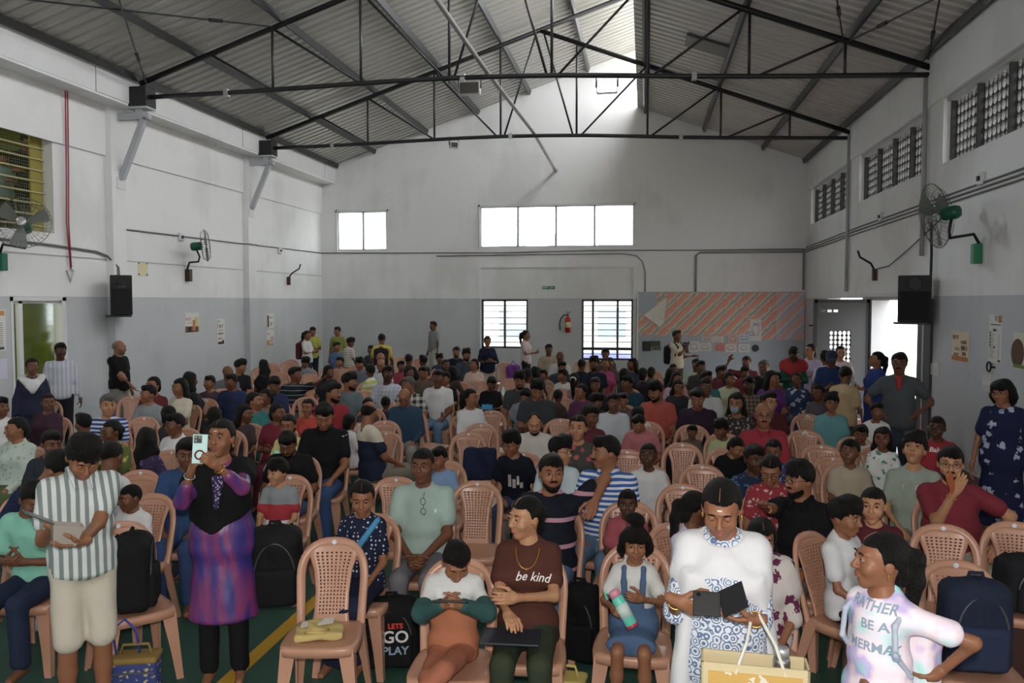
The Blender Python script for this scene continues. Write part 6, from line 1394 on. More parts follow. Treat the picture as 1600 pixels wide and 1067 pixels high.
for it in range(500):
    Xs, Ys = D_[:, 0] * T_ + LX, D_[:, 1] * T_; dx = np.abs(Xs[:, None] - Xs[None]); dy = Ys[:, None] - Ys[None]; np.fill_diagonal(dx, 9)
    ov = (dx < .45) & (np.abs(dy) < .56); sg = np.where(dy == 0, np.sign(np.arange(len(S))[:, None] - np.arange(len(S))[None]), np.sign(dy))
    mv = (ov * sg * (np.minimum(.56 - np.abs(dy), .04) * .5 + .001)).sum(1); mv = np.clip(mv, -.05, .05)
    if not ov.any(): break
    sx_ = np.where(Xs[:, None] == Xs[None], sg, np.sign(Xs[:, None] - Xs[None])); LX = np.where(far_, np.clip(LX + np.clip((ov * sx_ * .006).sum(1), -.02, .02), -.1, .1), LX)
    T_ = np.where(fx, T_, np.clip(T_ + mv / D_[:, 1], np.maximum(tl, T0 * .86), np.minimum(th_, T0 * 1.16)))
for q, t, lx in zip(S, T_, LX): q['t'] = t; q['lx'] = lx
print('chairs still overlapping:', int(ov.sum() // 2))
def facing(X, Y): return math.atan2(-X, Y)
def make(c, X, Y, Z, stand, chair_rz=0):
    o = c['o']; f0 = facing(X, Y)
    if stand: rz = f0 + math.radians(float(o.get('b', 0)))
    else: rz = f0 + math.radians(float(o['b'])) if 'b' in o else chair_rz
    hy = math.degrees(f0) + c['hyaw'] - math.degrees(rz); hy = (hy + 180) % 360 - 180; hy = max(-82, min(82, hy))
    if abs((math.degrees(f0) + c['hyaw'] - math.degrees(rz) + 180) % 360 - 180) > 110 and not stand: rz += math.pi * 0
    lod = 0 if Y < 6.4 else (1 if Y < 9.2 else 2)
    cu = CUSTOM.get(c['id'], {}); kw = {}
    for side in ('L', 'R'):
        if side in cu:
            q = cu[side]; W = to_local(X, Y, rz, onY(q[0], q[1], Y - q[2])); kw['arm' + side] = (W,) + tuple(q[3:])
    arms = o.get('arms', 'side' if stand else 'lap')
    if arms == 'custom': arms = 'side' if stand else 'lap'
    person(c['id'], X, Y, rz, Z, c['cls'], 'stand' if stand else 'sit', hy, c['hp'], c['hr'], c['hair'], c['hc'], c['skin'], c['top'], c['sleeve'], c['bottom'], c['legs'], arms,
           lean=float(o.get('lean', 0 if stand else -4)), fat=float(o.get('fat', 1)), glasses=int(o.get('gl', 0)), beard=int(o.get('be', 0)), must=int(o.get('must', 0)), label=c['label'],
           hem=o.get('hem', 'hip'), lod=lod, neck=o.get('neck', 'round'), cross=int(o.get('cross', 0)), bindi=int(o.get('bindi', 0)),
           group='seated audience' if not stand else None, **kw)
    return rz
used = set()
def chair_label(lab):
    w = ('peach plastic chair occupied by ' + lab.replace(',', '')).split()[:16]
    while w[-1] in ('and', 'with', 'of', 'the', 'in', 'a', 'by', 'to', 'from', 'behind', 'at', 'on', 'beside', 'right', 'left'): w = w[:-1]
    t = ' '.join(w)
    if t in used: print('DUP', t)
    used.add(t); return t
rr = random.Random(5)
for i, s in enumerate(S):           # a spare chair that has no room of its own is left out
    if s['kind'] != 'f': continue
    a = s['d'] * s['t']; s['skip'] = any(j != i and not q.get('skip') and abs(a[0] + s['lx'] - q['d'][0] * q['t'] - q['lx']) < .4 and abs(a[1] - .27 - q['d'][1] * q['t'] + (.1 if q['kind'] == 'p' else .27)) < .42 for j, q in enumerate(S))
S = [s for s in S if not s.get('skip')]
for s in S:
    p = CAM + s['d'] * s['t']; X, Y, Z = p; X += s['lx']
    if s['kind'] == 'p':
        c = s['ref']; crz = math.radians(rr.uniform(-7, 7)) + .35 * facing(X, Y)
        away = abs((c['hyaw'] + 180) % 360 - 180) > 115
        lean = math.radians(float(c['o'].get('lean', -4))); off = .06 + .55 * math.sin(-lean) if lean > 0 else .1
        rz_ = facing(X, Y) + math.radians(float(c['o']['b'])) if 'b' in c['o'] else crz
        if away and 'b' not in c['o']: rz_ = facing(X, Y) + math.radians(c['hyaw'] * .75); c['o']['b'] = str(c['hyaw'] * .75)
        X -= -math.sin(rz_) * off; Y -= math.cos(rz_) * off
        rz = make(c, X, Y, Z, False, crz); chair(X, Y, rz if abs(math.degrees(rz)) < 100 else crz, chair_label(c['label']), 'occupied peach plastic chairs', num='%d' % (100 + int(abs(X) * 40 + Y * 7) % 320) if (Y > 6.5 and rr.random() < .2) else None)
    elif s['kind'] == 'e':
        yaw = {0: 0}.get(0); lab = s['lab'].replace('532 ', ''); rz = .35 * facing(X, Y) + math.radians(rr.uniform(-6, 6))
        if 'side-on' in lab: rz += 1.0
        if 'holding a black bag' in lab: rz = math.radians(48)
        if 'yellow paper bag' in lab: rz = math.radians(10)
        ch = chair(X, Y - .27 * math.cos(rz), rz, 'peach plastic ' + lab if not lab.startswith('empty') else lab.replace('chair', 'peach plastic chair', 1), 'empty peach plastic chairs', num={'empty chair with paper tag near the tan tee': '410', 'empty chair right of the crimson shirt man': '310'}.get(lab), mark=True)
        s['obj'] = ch; s['lab2'] = lab
    else:
        near = sorted(crowd + standing, key=lambda q: (q['x'] - s['x']) ** 2 + (q['y'] - s['y']) ** 2)
        for q in near:
            w = ('empty peach plastic chair next to ' + q['label'].replace(',', '')).split()[:16]
            while w[-1] in ('and', 'with', 'of', 'the', 'in', 'a', 'by', 'to', 'from', 'behind', 'at', 'on', 'beside', 'right', 'left', 'just'): w = w[:-1]
            if ' '.join(w) not in used: break
        used.add(' '.join(w)); chair(X, Y - .27, .3 * facing(X, Y) + math.radians(rr.uniform(-8, 8)), ' '.join(w), 'empty chairs among the rear rows')
for c in standing:
    p = onZ(c['x'], c['y'], c['z']); X, Y = p[0], p[1]; b = math.radians(float(c['o'].get('b', 0))) + facing(X, Y); Y -= .02
    if X < XL + .4: X = XL + .4
    make(c, X, Y, c['z'], True)
EMPTYCH = {s['lab2']: s['obj'] for s in S if s['kind'] == 'e'}
# ================================================================= THINGS CARRIED, WORN AND LYING ABOUT
def Lw(pid, p): return PEOPLE[pid]['body'].matrix_basis @ Vector(p)
def wrist(pid, i): return Vector(PEOPLE[pid]['LR'][i][2])           # 0 = right, 1 = left (local)
def palm(pid, i):
    S_, E, W, *_ = PEOPLE[pid]['LR'][i]; fd = PEOPLE[pid]['FD'][i]; d = Vector(W - E).normalized() if fd is None else Vector(fd).normalized(); return Vector(W) + d * .08 * PEOPLE[pid]['k']
def part_sdf(pid, name, s, m, v=None, wob=0): return sdf_obj(name, s, v or PEOPLE[pid]['v'] * .75, m, PEOPLE[pid]['body'], wob)
def ray_local(pid, px, py):
    b = PEOPLE[pid]['body'].matrix_basis.inverted(); o = b @ Vector(CAM); d = (b.to_3x3() @ Vector(ray(px, py))).normalized(); return o, d
def bvh(pid):
    me = PEOPLE[pid]['top'].data
    return BVHTree.FromPolygons([v.co[:] for v in me.vertices], [p.vertices[:] for p in me.polygons])
def decal(pid, me, px, py, m, name='lettering', lift=.004, rot=0):
    """wrap a flat mesh (x right, y up) onto the front of the garment where the sight line meets it"""
    t = bvh(pid); o, d = ray_local(pid, px, py); h = t.ray_cast(o, d)[0]
    if h is None: bpy.data.meshes.remove(me); return None
    bm = bmesh.new(); bm.from_mesh(me); bmesh.ops.triangulate(bm, faces=bm.faces); bmesh.ops.subdivide_edges(bm, edges=[e for e in bm.edges if e.calc_length() > .02], cuts=1); bm.to_mesh(me); bm.free()
    c, s = math.cos(rot), math.sin(rot); last = h.y
    for v in me.vertices:
        x, z = h.x + v.co.x * c - v.co.y * s, h.z + v.co.x * s + v.co.y * c; q = t.ray_cast(Vector((x, -1.5, z)), Vector((0, 1, 0)))[0]
        if q is not None: last = q.y
        v.co = (x, last - lift, z)
    return mesh_obj(name, me, m, PEOPLE[pid]['top'])
INK = {c: mat('ink ' + c, c, .8) for c in ('e4e0dc', '8fa3b4', 'c8402c', '2a2a30', 'd8d8d8')}
decal('brown', text_mesh('be kind', .062, .0005, .35), 832, 901, INK['e4e0dc'])
for i, (q, py) in enumerate((('RATHER', 946), ('BE A', 978), ('MERMAID', 1013))): decal('tiedye', text_mesh(q, .05, .001), 1362 + 3 * i, py, INK['8fa3b4'])
decal('rtb', text_mesh('Bale', .06, .001, .3), 1461, 703, INK['e4e0dc'])
def tri(*pts): return MB().add([(x, y, 0) for x, y in pts], [tuple(range(len(pts)))]).mesh('mark')
decal('tickm', tri((-.03, .0), (-.02, -.012), (.04, .016), (-.016, -.003)), 540, 680, INK['e4e0dc'], 'chest_mark')
decal('mint', tri((-.012, .012), (0, .004), (.012, .012), (.004, -.002), (.003, -.018), (-.004, -.016)), 681, 797, INK['e4e0dc'], 'chest_mark')
decal('leanb', MB().box((-.07, -.05, 0), (-.04, .06, .001)).box((-.03, -.06, 0), (.0, .02, .001)).box((.01, -.03, 0), (.03, .05, .001)).box((.035, -.06, 0), (.06, -.01, .001)).mesh('print'), 806, 752, INK['e4e0dc'], 'print')
decal('lgh', MB().box((-.1, -.022, 0), (.1, .022, .001)).mesh('print'), 1433, 763, INK['e4e0dc'], 'print')
decal('oranw', MB().tube([(.04 * math.cos(a), .05 * math.sin(a) + .01 * math.sin(5 * a), 0) for a in np.linspace(0, 6.28, 24)], .004, 4).mesh('print'), 481, 688, INK['e4e0dc'], 'print')
for z in (.0, -.03): decal('tan', MB().box((-.08, -.012, 0), (.08, .012, .001)).mesh('print'), 1320, 625 - z * 300, INK['2a2a30'], 'print')
# glasses hanging from the mint tee
t = bvh('mint'); o, d = ray_local('mint', 660, 790); h = t.ray_cast(o, d)[0]
if h is not None:
    g = mesh_obj('hanging_glasses', GLASSES, None, PEOPLE['mint']['body']); g.matrix_local = Matrix.Translation(h + Vector((0, .085, 0))) @ Matrix.Rotation(math.radians(88), 4, 'Y') @ Matrix.Translation((0, 0, 0))
# brown tee: necklace, tablet
P = PEOPLE['brown']; up = P['up']
BB = BVHTree.FromPolygons([v.co[:] for me in (P['body'].data, P['top'].data) for v in me.vertices], [p_.vertices[:] for p_ in P['body'].data.polygons] + [tuple(i + len(P['body'].data.vertices) for i in p_.vertices) for p_ in P['top'].data.polygons])
pts = []
for a in np.linspace(.15, math.pi - .15, 23):
    c_ = up(.07 * math.cos(a), 0, .495 - .115 * math.sin(a)); h = BB.ray_cast(Vector((c_[0], -1.5, c_[2])), Vector((0, 1, 0)))[0]
    if h is not None: pts.append(h + Vector((0, -.004, 0)))
MB().tube(pts, .0022, 5).build('necklace', mat('gold', 'c79a4a', .3, metal=.8), P['body']); MB().lathe([(.001, -.012), (.007, -.004), (.001, .008)], pts[len(pts) // 2], 8).build('pendant', mat('gold', 'c79a4a', .3, metal=.8), P['body'])
for q in (-1, 1): o = MB().lathe([(.002, -.014), (.006, -.006), (.006, .006), (.002, .012)], n=10).build('earring', mat('gold', 'c79a4a', .3, metal=.8), P['body']); o.matrix_local = P['HM'] @ Matrix.Translation((q * .084, .008, -.045))
def slab(name, label, cat, loc, rot, w, h, t, m, screen=None, lens=False):
    r = empty(name, loc); r.rotation_euler = rot; tag(r, label, cat)
    MB().box((-w / 2, -t / 2, -h / 2), (w / 2, t / 2, h / 2)).build('case', m, r, bevel=t * .3)
    if screen: MB().box((-w * .46, t / 2, -h * .46), (w * .46, t / 2 + .001, h * .46)).build('screen', screen, r)
    if lens:
        MB().box((-w * .42, -t / 2 - .003, h * .2), (w * .1, -t / 2, h * .46)).build('camera_bump', M_dark, r)
        for q in range(3): MB().lathe([(.007, -.003), (.007, 0)], (-w * .3 + (q % 2) * w * .25, -t / 2 - .003, h * .4 - (q // 2) * h * .12), 10, 'y').build('lens', mat('lens glass', '0a0a0c', .1), r)
        MB().tube([(w * .3 * math.cos(a), -t / 2 - .002, -h * .2 + w * .3 * math.sin(a)) for a in np.linspace(0, 6.28, 20)], .005, 5).build('ring_sticker', mat('sticker red', '7a2630', .5), r)
    return r
M_scr = mat('dark screen', '0c0d10', .12)
kn = PEOPLE['brown']['kn']; q = Lw('brown', (-.06, -.25, .43 + .165)); slab('tablet_computer', 'dark flat tablet on the lap of the woman in brown tee', 'tablet', q, (math.radians(90), 0, PEOPLE['brown']['rz']), .30, .2, .012, mat('slate case', '262a33', .5))
q = Lw('oboy', (palm('oboy', 0) + palm('oboy', 1)) / 2 + Vector((0, -.02, .01))); slab('tablet_computer', 'small dark tablet in the hands of the boy in hoodie', 'tablet', q, (math.radians(68), 0, PEOPLE['oboy']['rz']), .16, .1, .01, M_dark, M_scr)
a, b = palm('purple', 0), palm('purple', 1); q = Lw('purple', (a + b) / 2 + Vector((0, -.02, .07))); slab('smartphone', 'mint backed phone held up by the woman in purple', 'phone', q, (math.radians(-6), math.radians(4), facing(q.x, q.y)), .078, .16, .011, mat('mint phone case', 'a9d3cf', .35), M_scr, True)
a, b = palm('wdress', 0), palm('wdress', 1); q = Lw('wdress', a * .5 + b * .5 + Vector((.02, -.03, .05)))
r = empty('smartphone', q); r.rotation_euler = (math.radians(-35), 0, PEOPLE['wdress']['rz']); tag(r, 'black phone in an open wallet cover held by the white-dress woman', 'phone')
MB().box((-.1, -.006, -.045), (.0, .006, .045)).build('body', M_dark, r, bevel=.003); MB().beam((0, 0, -.0), (.085, -.06, .03), .004, .1).build('cover_flap', mat('wallet black', '17171b', .6), r); MB().lathe([(.008, -.002), (.008, 0)], (-.08, -.006, .03), 10, 'y').build('lens', M_scr, r)
a, b = palm('stboy', 0), palm('stboy', 1); q = Lw('stboy', (a + b) / 2 + Vector((-.01, -.03, .03)))
r = empty('plastic_box', q); r.rotation_euler = (0, math.radians(12), PEOPLE['stboy']['rz']); tag(r, 'translucent plastic box in the striped-shirt youth\'s hands', 'box')
MB().add([(-.05, -.04, -.05), (.05, -.04, -.05), (.05, .04, -.05), (-.05, .04, -.05), (-.07, -.05, .05), (.07, -.05, .05), (.07, .05, .05), (-.07, .05, .05)], [(0, 3, 2, 1), (0, 1, 5, 4), (1, 2, 6, 5), (2, 3, 7, 6), (3, 0, 4, 7)]).build('tub', mat('cloudy plastic', '9c948c', .25), r)
MB().beam((-.07, 0, .055), (-.2, -.01, .1), .1, .006).build('open_lid', mat('smoky lid', '4a4a4c', .25), r)
q = Lw('deng', (palm('deng', 0) * .6 + palm('deng', 1) * .4) + Vector((.0, -.03, -.01)))
r = empty('water_bottle', q); r.rotation_euler = (math.radians(-10), math.radians(-32), PEOPLE['deng']['rz']); tag(r, 'mint water bottle with red base held by the pinafore girl', 'bottle')
MB().lathe([(.03, -.085), (.033, -.08), (.033, .06), (.028, .075)], n=16).build('flask', mat('mint bottle', '63c3ae', .4), r, True); MB().lathe([(.034, -.095), (.034, -.082)], n=16).build('base', mat('red base', 'b0303c', .5), r); MB().lathe([(.03, .072), (.028, .1), (.016, .11)], n=14).build('cap', mat('pink cap', 'd08aa0', .5), r, True)
MB().tube([(-.02, 0, .1), (-.045, 0, .115), (-.05, 0, .08)], .007, 6).build('carry_loop', mat('mint bottle', '63c3ae', .4), r)
MB().lathe([(.0338, -.04), (.0338, .03)], n=16).build('print_band', mat('unicorn white', 'cfe0da', .5, mottled=.3), r, True)
q = Lw('mfm', palm('mfm', 0) + Vector((-.06, -.03, .02))); slab('smartphone', 'phone with orange edge in the maroon shirt man\'s raised hand', 'phone', q, (0, math.radians(-35), .8), .07, .15, .01, mat('copper case', 'b0603a', .35), M_scr)
q = Lw('phb', (palm('phb', 0) + palm('phb', 1)) / 2 + Vector((0, -.05, .03))); slab('smartphone', 'bright blue phone held by the boy in black', 'phone', q, (-.2, 0, PEOPLE['phb']['rz']), .16, .08, .01, mat('sky blue case', '2f9ad0', .4))
q = Lw('phw', (palm('phw', 0) + palm('phw', 1)) / 2 + Vector((0, -.03, .06))); slab('smartphone', 'pale phone raised by the woman in blue at the door', 'phone', q, (0, 0, PEOPLE['phw']['rz']), .08, .16, .01, mat('pale case', 'b8b8bc', .4))
q = Lw('drink', (palm('drink', 0) + palm('drink', 1)) / 2 + Vector((-.03, -.04, .06))); r = empty('water_bottle', q); r.rotation_euler = (.2, .6, 0); tag(r, 'white and mint bottle of the girl in yellow top', 'bottle')
MB().lathe([(.032, -.12), (.034, -.11), (.034, .08), (.03, .09)], n=14).build('flask', mat('white bottle', 'd5ded8', .4), r, True); MB().lathe([(.031, .085), (.031, .12), (.02, .13)], n=14).build('cap', mat('mint cap', '8fcfc0', .4), r, True)
p = onZ(1065, 612, 1.0); r = empty('water_bottle', p); tag(r, 'small orange bottle held up in the right rear rows', 'bottle'); MB().lathe([(.035, -.08), (.037, .05), (.02, .08)], n=12).build('flask', mat('orange bottle', 'd98a1c', .4), r, True); MB().lathe([(.02, .08), (.02, .1)], n=10).build('cap', mat('orange cap', 'c0501c', .4), r)
# scarves, yokes, pinafore
def drape(pid, name, m, g, cut, extra=None, neck=.085, wob=.003, v=None, pre=None):
    P = PEOPLE[pid]; s = SDF(); P['torso'](s, g)
    if pre: pre(s, P)
    for S_, E, W, *_ in P['LR']: s.cone(S_, np.array(S_) * .6 + np.array(E) * .4, P['au'] * P['k'] + g + .008, None, .04)
    s.fn(cut); nb = P['up'](0, -.01, .505); s.ell(nb + P['k'] * np.array([0, -.03, .03]), np.array([neck, neck + .01, .07]) * P['k'], k=.01, op='s')
    if extra: extra(s, P)
    return part_sdf(pid, name, s, m, v or max(.012, P['v'] * .8), wob)
def wd_extra(s, P):
    k, up = P['k'], P['up']
    s.econe(up(-.14, -.07, .36), up(-.19, -.03, -.5), .035 * k, .075 * k, .06 * k, .06 * k, k=.04, cap=.2); s.econe(up(.14, -.06, .36), up(.2, .04, -.02), .035 * k, .075 * k, .05 * k, .08 * k, k=.04, cap=.2)
upz = lambda pid, z: float(PEOPLE[pid]['up'](0, 0, z)[2])
z0 = upz('wdress', .2); drape('wdress', 'stole', fabric('e6e6ea'), .02, lambda x, y, z: (z0 + np.abs(x) * .35 - z) * .8, wd_extra, .098, .0022)
zp_ = upz('purple', .06); drape('purple', 'black_yoke', fabric('141317'), .028, lambda x, y, z: (zp_ + np.abs(x + .05) * .5 + np.maximum(0, y) * 2.0 - z) * .6, None, .08, pre=lambda s, P: s.econe(P['up'](0, 0, .34), P['P'] - P['k'] * np.array([0, 0, .52]), .119 * P['k'] + .03, .093 * P['k'] + .03, .21 * P['k'] + .03, .155 * P['k'] + .03, k=.09))
P = PEOPLE['purple']; s = SDF().econe(P['up'](0, -.145, .42), P['up'](-.01, -.178, .24), .038, .03, .014, .022, k=.01); part_sdf('purple', 'embroidery', s, fabric('flo:3a2a5c:d8cfe4:60'), .008)
zs = upz('wscarf', .22); drape('wscarf', 'scarf', fabric('dcdcdc'), .035, lambda x, y, z: (zs + np.abs(x) * 1.4 - z) * .6, None, .09)
zs2 = upz('redsc', .22); drape('redsc', 'scarf', fabric('b01c24'), .04, lambda x, y, z: (zs2 + np.abs(x) * .6 - z) * .8, None, .07)
zs3 = upz('shwl', .12); drape('shwl', 'shawl', fabric('flo:cfc4c0:6a2448:10'), .035, lambda x, y, z: (zs3 - np.maximum(0, x) * .8 + np.minimum(0, x) * -1.2 - z) * .6, None, .08)
# denim pinafore
P = PEOPLE['deng']; k, up = P['k'], P['up']; M_den = fabric('4d6c94'); s = SDF(); P['torso'](s, .022); zb = float(up(0, 0, .3)[2])
s.fn(lambda x, y, z: np.maximum(z - zb, np.where(z > zb - .12 * k, np.maximum(np.abs(x) - .085 * k, y - .02), -1)))
m_ = np.array([0, P['P'][1], P['P'][2] - .01]); kk = (P['kn'][0] + P['kn'][1]) / 2; s.econe(m_, kk + [0, .06, .01], .15 * k, .11 * k, .19 * k, .085 * k, k=.04, cap=.25); part_sdf('deng', 'pinafore', s, M_den, .011, .002)
for q in (-1, 1): part_sdf('deng', 'pinafore_strap', SDF().chain([up(q * .07, -.115, .29), up(q * .075, -.11, .38), up(q * .075, -.05, .475), up(q * .07, .05, .475)], [.018, .017, .016, .016], k=.01), M_den, .009)
# white headbands and flowers
def head_bit(pid, name, mb, m): o = mb.build(name, m, PEOPLE[pid]['body'], True); o.matrix_local = PEOPLE[pid]['HM']; return o
head_bit('jas', 'jasmine_garland', MB().tube([(.05 * math.cos(a), .12 + .01 * math.sin(a), .0 + .055 * math.sin(a)) for a in np.linspace(-1.2, 1.2, 9)], .014, 6), mat('jasmine', 'd9d2b0', .8))
head_bit('scrun', 'scrunchie', MB().tube([(.04 * math.cos(a), .13 + .02 * math.sin(a), .03 + .03 * math.sin(a)) for a in np.linspace(0, 6.28, 14)], .016, 6, caps=False), mat('white scrunchie', 'dadada', .8))
head_bit('mask', 'face_mask', MB().lathe([(.02, -.118), (.045, -.1), (.055, -.07)], (0, 0, -.055), 14, 'y'), mat('grey mask', '7a868e', .8))
for pid in ('wdress', 'purple', 'tiedye'):
    for q in (-1, 1): o = MB().lathe([(.002, -.016), (.006, -.008), (.006, .006), (.002, .012)], n=10).build('earring', mat('gold', 'c79a4a', .3, metal=.8), PEOPLE[pid]['body']); o.matrix_local = PEOPLE[pid]['HM'] @ Matrix.Translation((q * .084, .008, -.045))
def bangle(pid, i, c='c79a4a', r_=.031):
    S_, E, W, *_ = PEOPLE[pid]['LR'][i]; E, W = Vector(E), Vector(W); d = (W - E).normalized(); u = d.orthogonal().normalized(); w_ = d.cross(u); c0 = W - d * .03
    MB().tube([c0 + (u * math.cos(a) + w_ * math.sin(a)) * r_ * PEOPLE[pid]['k'] for a in np.linspace(0, 2 * math.pi, 19)], .0035, 6, caps=False).build('bangle', mat('bangle ' + c, c, .25, metal=.8), PEOPLE[pid]['body'], True)
for pid, i, c in (('purple', 0, 'c9c9cc'), ('purple', 1, 'c79a4a'), ('wdress', 0, 'c79a4a'), ('wdress', 1, 'c79a4a'), ('mfm', 0, 'c79a4a'), ('flow', 0, 'c9c9cc')): bangle(pid, i, c)
# collar insert of the grey polo
P = PEOPLE['gpm']; part_sdf('gpm', 'red_placket', SDF().cone(P['up'](0, -.1, .47), P['up'](0, -.135, .37), .04, .02, k=.01), fabric('b02024'), .012)
# ---- bags
def backpack(name, loc, rz, w, d, h, m, label, tilt=0, accent=None, straps=True, parent=None, cat='backpack', v=.014):
    r = empty(name, loc, rz); r.rotation_euler = (tilt, 0, rz); tag(r, label, cat)
    sdf_obj('bag_body', SDF().rbox((0, 0, h * .48), (w / 2, d / 2, h * .48), min(w, d) * .3, k=.03).ell((0, -.01, h * .8), (w * .42, d * .45, h * .2), k=.05), v, m, r, .003)
    pk = sdf_obj('front_pocket', SDF().rbox((0, -d * .5, h * .3), (w * .4, d * .16, h * .24), .03, k=.02), v * .9, accent or m, r, .002)
    MB().tube([(w * .38 * math.cos(a), -d * .52, h * .42 + h * .44 * math.sin(a)) for a in np.linspace(.1, math.pi - .1, 13)], .005, 5).build('zip', mat('zip grey', '4a4a4e', .5), pk)
    MB().tube([(-.04, 0, h * .96), (-.03, 0, h * 1.05), (.03, 0, h * 1.05), (.04, 0, h * .96)], .011, 6).build('handle', m, r, True)
    if straps:
        for q in (-1, 1): MB().tube([(q * w * .28, d * .4, h * .92), (q * w * .34, d * .72, h * .75), (q * w * .36, d * .75, h * .4), (q * w * .38, d * .45, h * .08)], .017, 6).build('shoulder_strap', m, r, True)
    return r
M_bag = fabric('1b1b1e'); M_navy = fabric('222c44')
def seat_of(lab): o = EMPTYCH[lab]; return o.location, o.rotation_euler[2]
L_, z_ = seat_of('chair holding a black bag behind the striped-shirt youth'); backpack('backpack', (L_[0] + .02, L_[1] - .02, .432), z_ + 1.2, .34, .22, .46, M_bag, 'black backpack standing on the chair behind the striped-shirt youth')
L_, z_ = seat_of('front right chair with a navy backpack on it'); backpack('backpack', (L_[0], L_[1] - .02, .432), z_ + .1, .32, .2, .47, M_navy, 'navy backpack propped on the front right chair', accent=fabric('2a3654'))
L_, z_ = seat_of('empty chair at the right edge of the photo carrying a dark bag'); backpack('backpack', (L_[0] + .02, L_[1] - .02, .432), z_ + .3, .36, .22, .34, fabric('23252a'), 'dark bag lying on the chair at the right edge')
p = onZ(422, 932, .43); backpack('backpack', (p[0], p[1] + .1, .36), .35, .33, .24, .52, fabric('1e1f21'), 'big black backpack in front of the small boy in grey, red and white', tilt=.12)
p = onZ(614, 1036, 0); r = backpack('backpack', (p[0], p[1] - .02, 0), .25, .34, .2, .44, M_bag, 'black backpack with LETS GO PLAY lettering standing on the floor')
for q, sz, z, c in (('LETS', .045, .30, 'c8402c'), ('GO', .105, .23, 'd8d8d8'), ('PLAY', .07, .145, '8fa3b4')): text_obj(q, sz, INK[c], r, Matrix.Translation((.03, -.14, z)) @ RB, .002)
p = onZ(905, 1035, 0); backpack('backpack', (p[0], p[1] + .05, 0), -.2, .28, .2, .5, fabric('151518'), 'black backpack on the floor between the brown tee woman and pinafore girl')
p = onZ(45, 985, 0); r = empty('cloth_bag', p, .3); tag(r, 'pale blue cloth bag on the floor at the left edge', 'bag'); sdf_obj('bag_body', SDF().rbox((0, 0, .19), (.12, .06, .19), .04, k=.02), .014, fabric('8fb0c4'), r, .004); MB().tube([(-.06, 0, .37), (-.05, 0, .47), (.05, 0, .47), (.06, 0, .37)], .008, 6).build('handle', fabric('8fb0c4'), r)
def lunch(p, rz, m, m2, label):
    r = empty('lunch_bag', p, rz); tag(r, label, 'bag'); sdf_obj('bag_body', SDF().rbox((0, 0, .12), (.13, .08, .12), .04, k=.02), .012, m, r, .002); sdf_obj('lid', SDF().rbox((0, 0, .235), (.132, .082, .02), .018, k=.01), .01, m2, r)
    MB().tube([(-.09, 0, .24), (-.07, 0, .31), (.07, 0, .31), (.09, 0, .24)], .009, 6).build('handle', m2, r, True); MB().tube([(-.12, -.083, .17), (.12, -.083, .17)], .005, 5).build('zip', mat('zip grey', '4a4a4e', .5), r); return r
p = onZ(714, 1040, .27); lunch((p[0], p[1], 0), .1, fabric('dot:c8c2b8:8a8480:40'), fabric('7fa6c8'), 'pale blue and white lunch bag on the floor before the hoodie boy')
p = onZ(879, 1050, .27); lunch((p[0], p[1], 0), -.1, fabric('c9a93a'), fabric('d2b84a'), 'yellow lunch bag on the floor before the brown tee woman')
p = onZ(213, 1030, .22); r = lunch((p[0], p[1], 0), .3, fabric('flo:3a4a8a:c9b060:30'), fabric('9a7a2c'), 'small printed lunch bag with blue loop by the striped-shirt youth'); MB().tube([(-.1, 0, .2), (-.13, 0, .4), (-.06, 0, .46), (.0, 0, .4), (.02, 0, .26)], .007, 6).build('carry_loop', mat('blue loop', '3346a0', .5), r, True)
p = onZ(306, 664, .45); r = empty('carrier_bag', p); tag(r, 'blue plastic bag on a chair behind the photographing woman', 'bag'); sdf_obj('bag_body', SDF().rbox((0, 0, .19), (.12, .08, .19), .05, k=.03), .02, fabric('flo:2f62a8:8fb4dc:20'), r, .012); MB().tube([(-.05, 0, .36), (0, 0, .45), (.05, 0, .36)], .012, 6).build('handle', mat('blue plastic', '2f62a8', .4), r)
p = onZ(802, 572, .8); r = empty('carrier_bag', (p[0], p[1], .43)); tag(r, 'purple bag on a rear chair beside the pink-tee woman', 'bag'); sdf_obj('bag_body', SDF().rbox((0, 0, .2), (.16, .09, .2), .06, k=.03), .025, fabric('8a3fb0'), r, .01); MB().tube([(-.06, 0, .38), (0, 0, .5), (.06, 0, .38)], .014, 6).build('handle', mat('purple strap', '7a35a0', .5), r)
# yellow paper bag lying on the front chair
L_, z_ = seat_of('empty front chair with a yellow paper bag on its seat'); r = empty('paper_bag', (L_[0] - .02, L_[1] - .02, .424), z_ + .2); tag(r, 'crumpled yellow paper bag lying on the front chair', 'bag')
sdf_obj('bag_body', SDF().rbox((0, 0, .022), (.13, .09, .02), .012, k=.02).rbox((.03, .02, .045), (.09, .06, .012), .01, Euler((.15, .2, .3)).to_matrix(), k=.01), .009, fabric('d4ba62'), r, .006)
MB().tube([(-.08, -.05, .04), (-.05, -.1, .06), (.03, -.1, .05), (.05, -.05, .05)], .007, 5).build('handle', mat('paper twine', 'c9b06a', .8), r, True); MB().beam((-.1, .05, .05), (.08, .03, .07), .08, .003).build('leaflet', M_paper, r)
# navy cloth over a chair
L_, z_ = seat_of('empty chair with a dark blue cloth over it'); r = empty('jacket', (L_[0], L_[1] + .2, .60), z_); tag(r, 'dark blue jacket hung over a middle chair back', 'jacket'); sdf_obj('cloth', SDF().rbox((-.04, .07, .13), (.16, .05, .16), .03, k=.02), .016, fabric('1f2848'), r, .008)
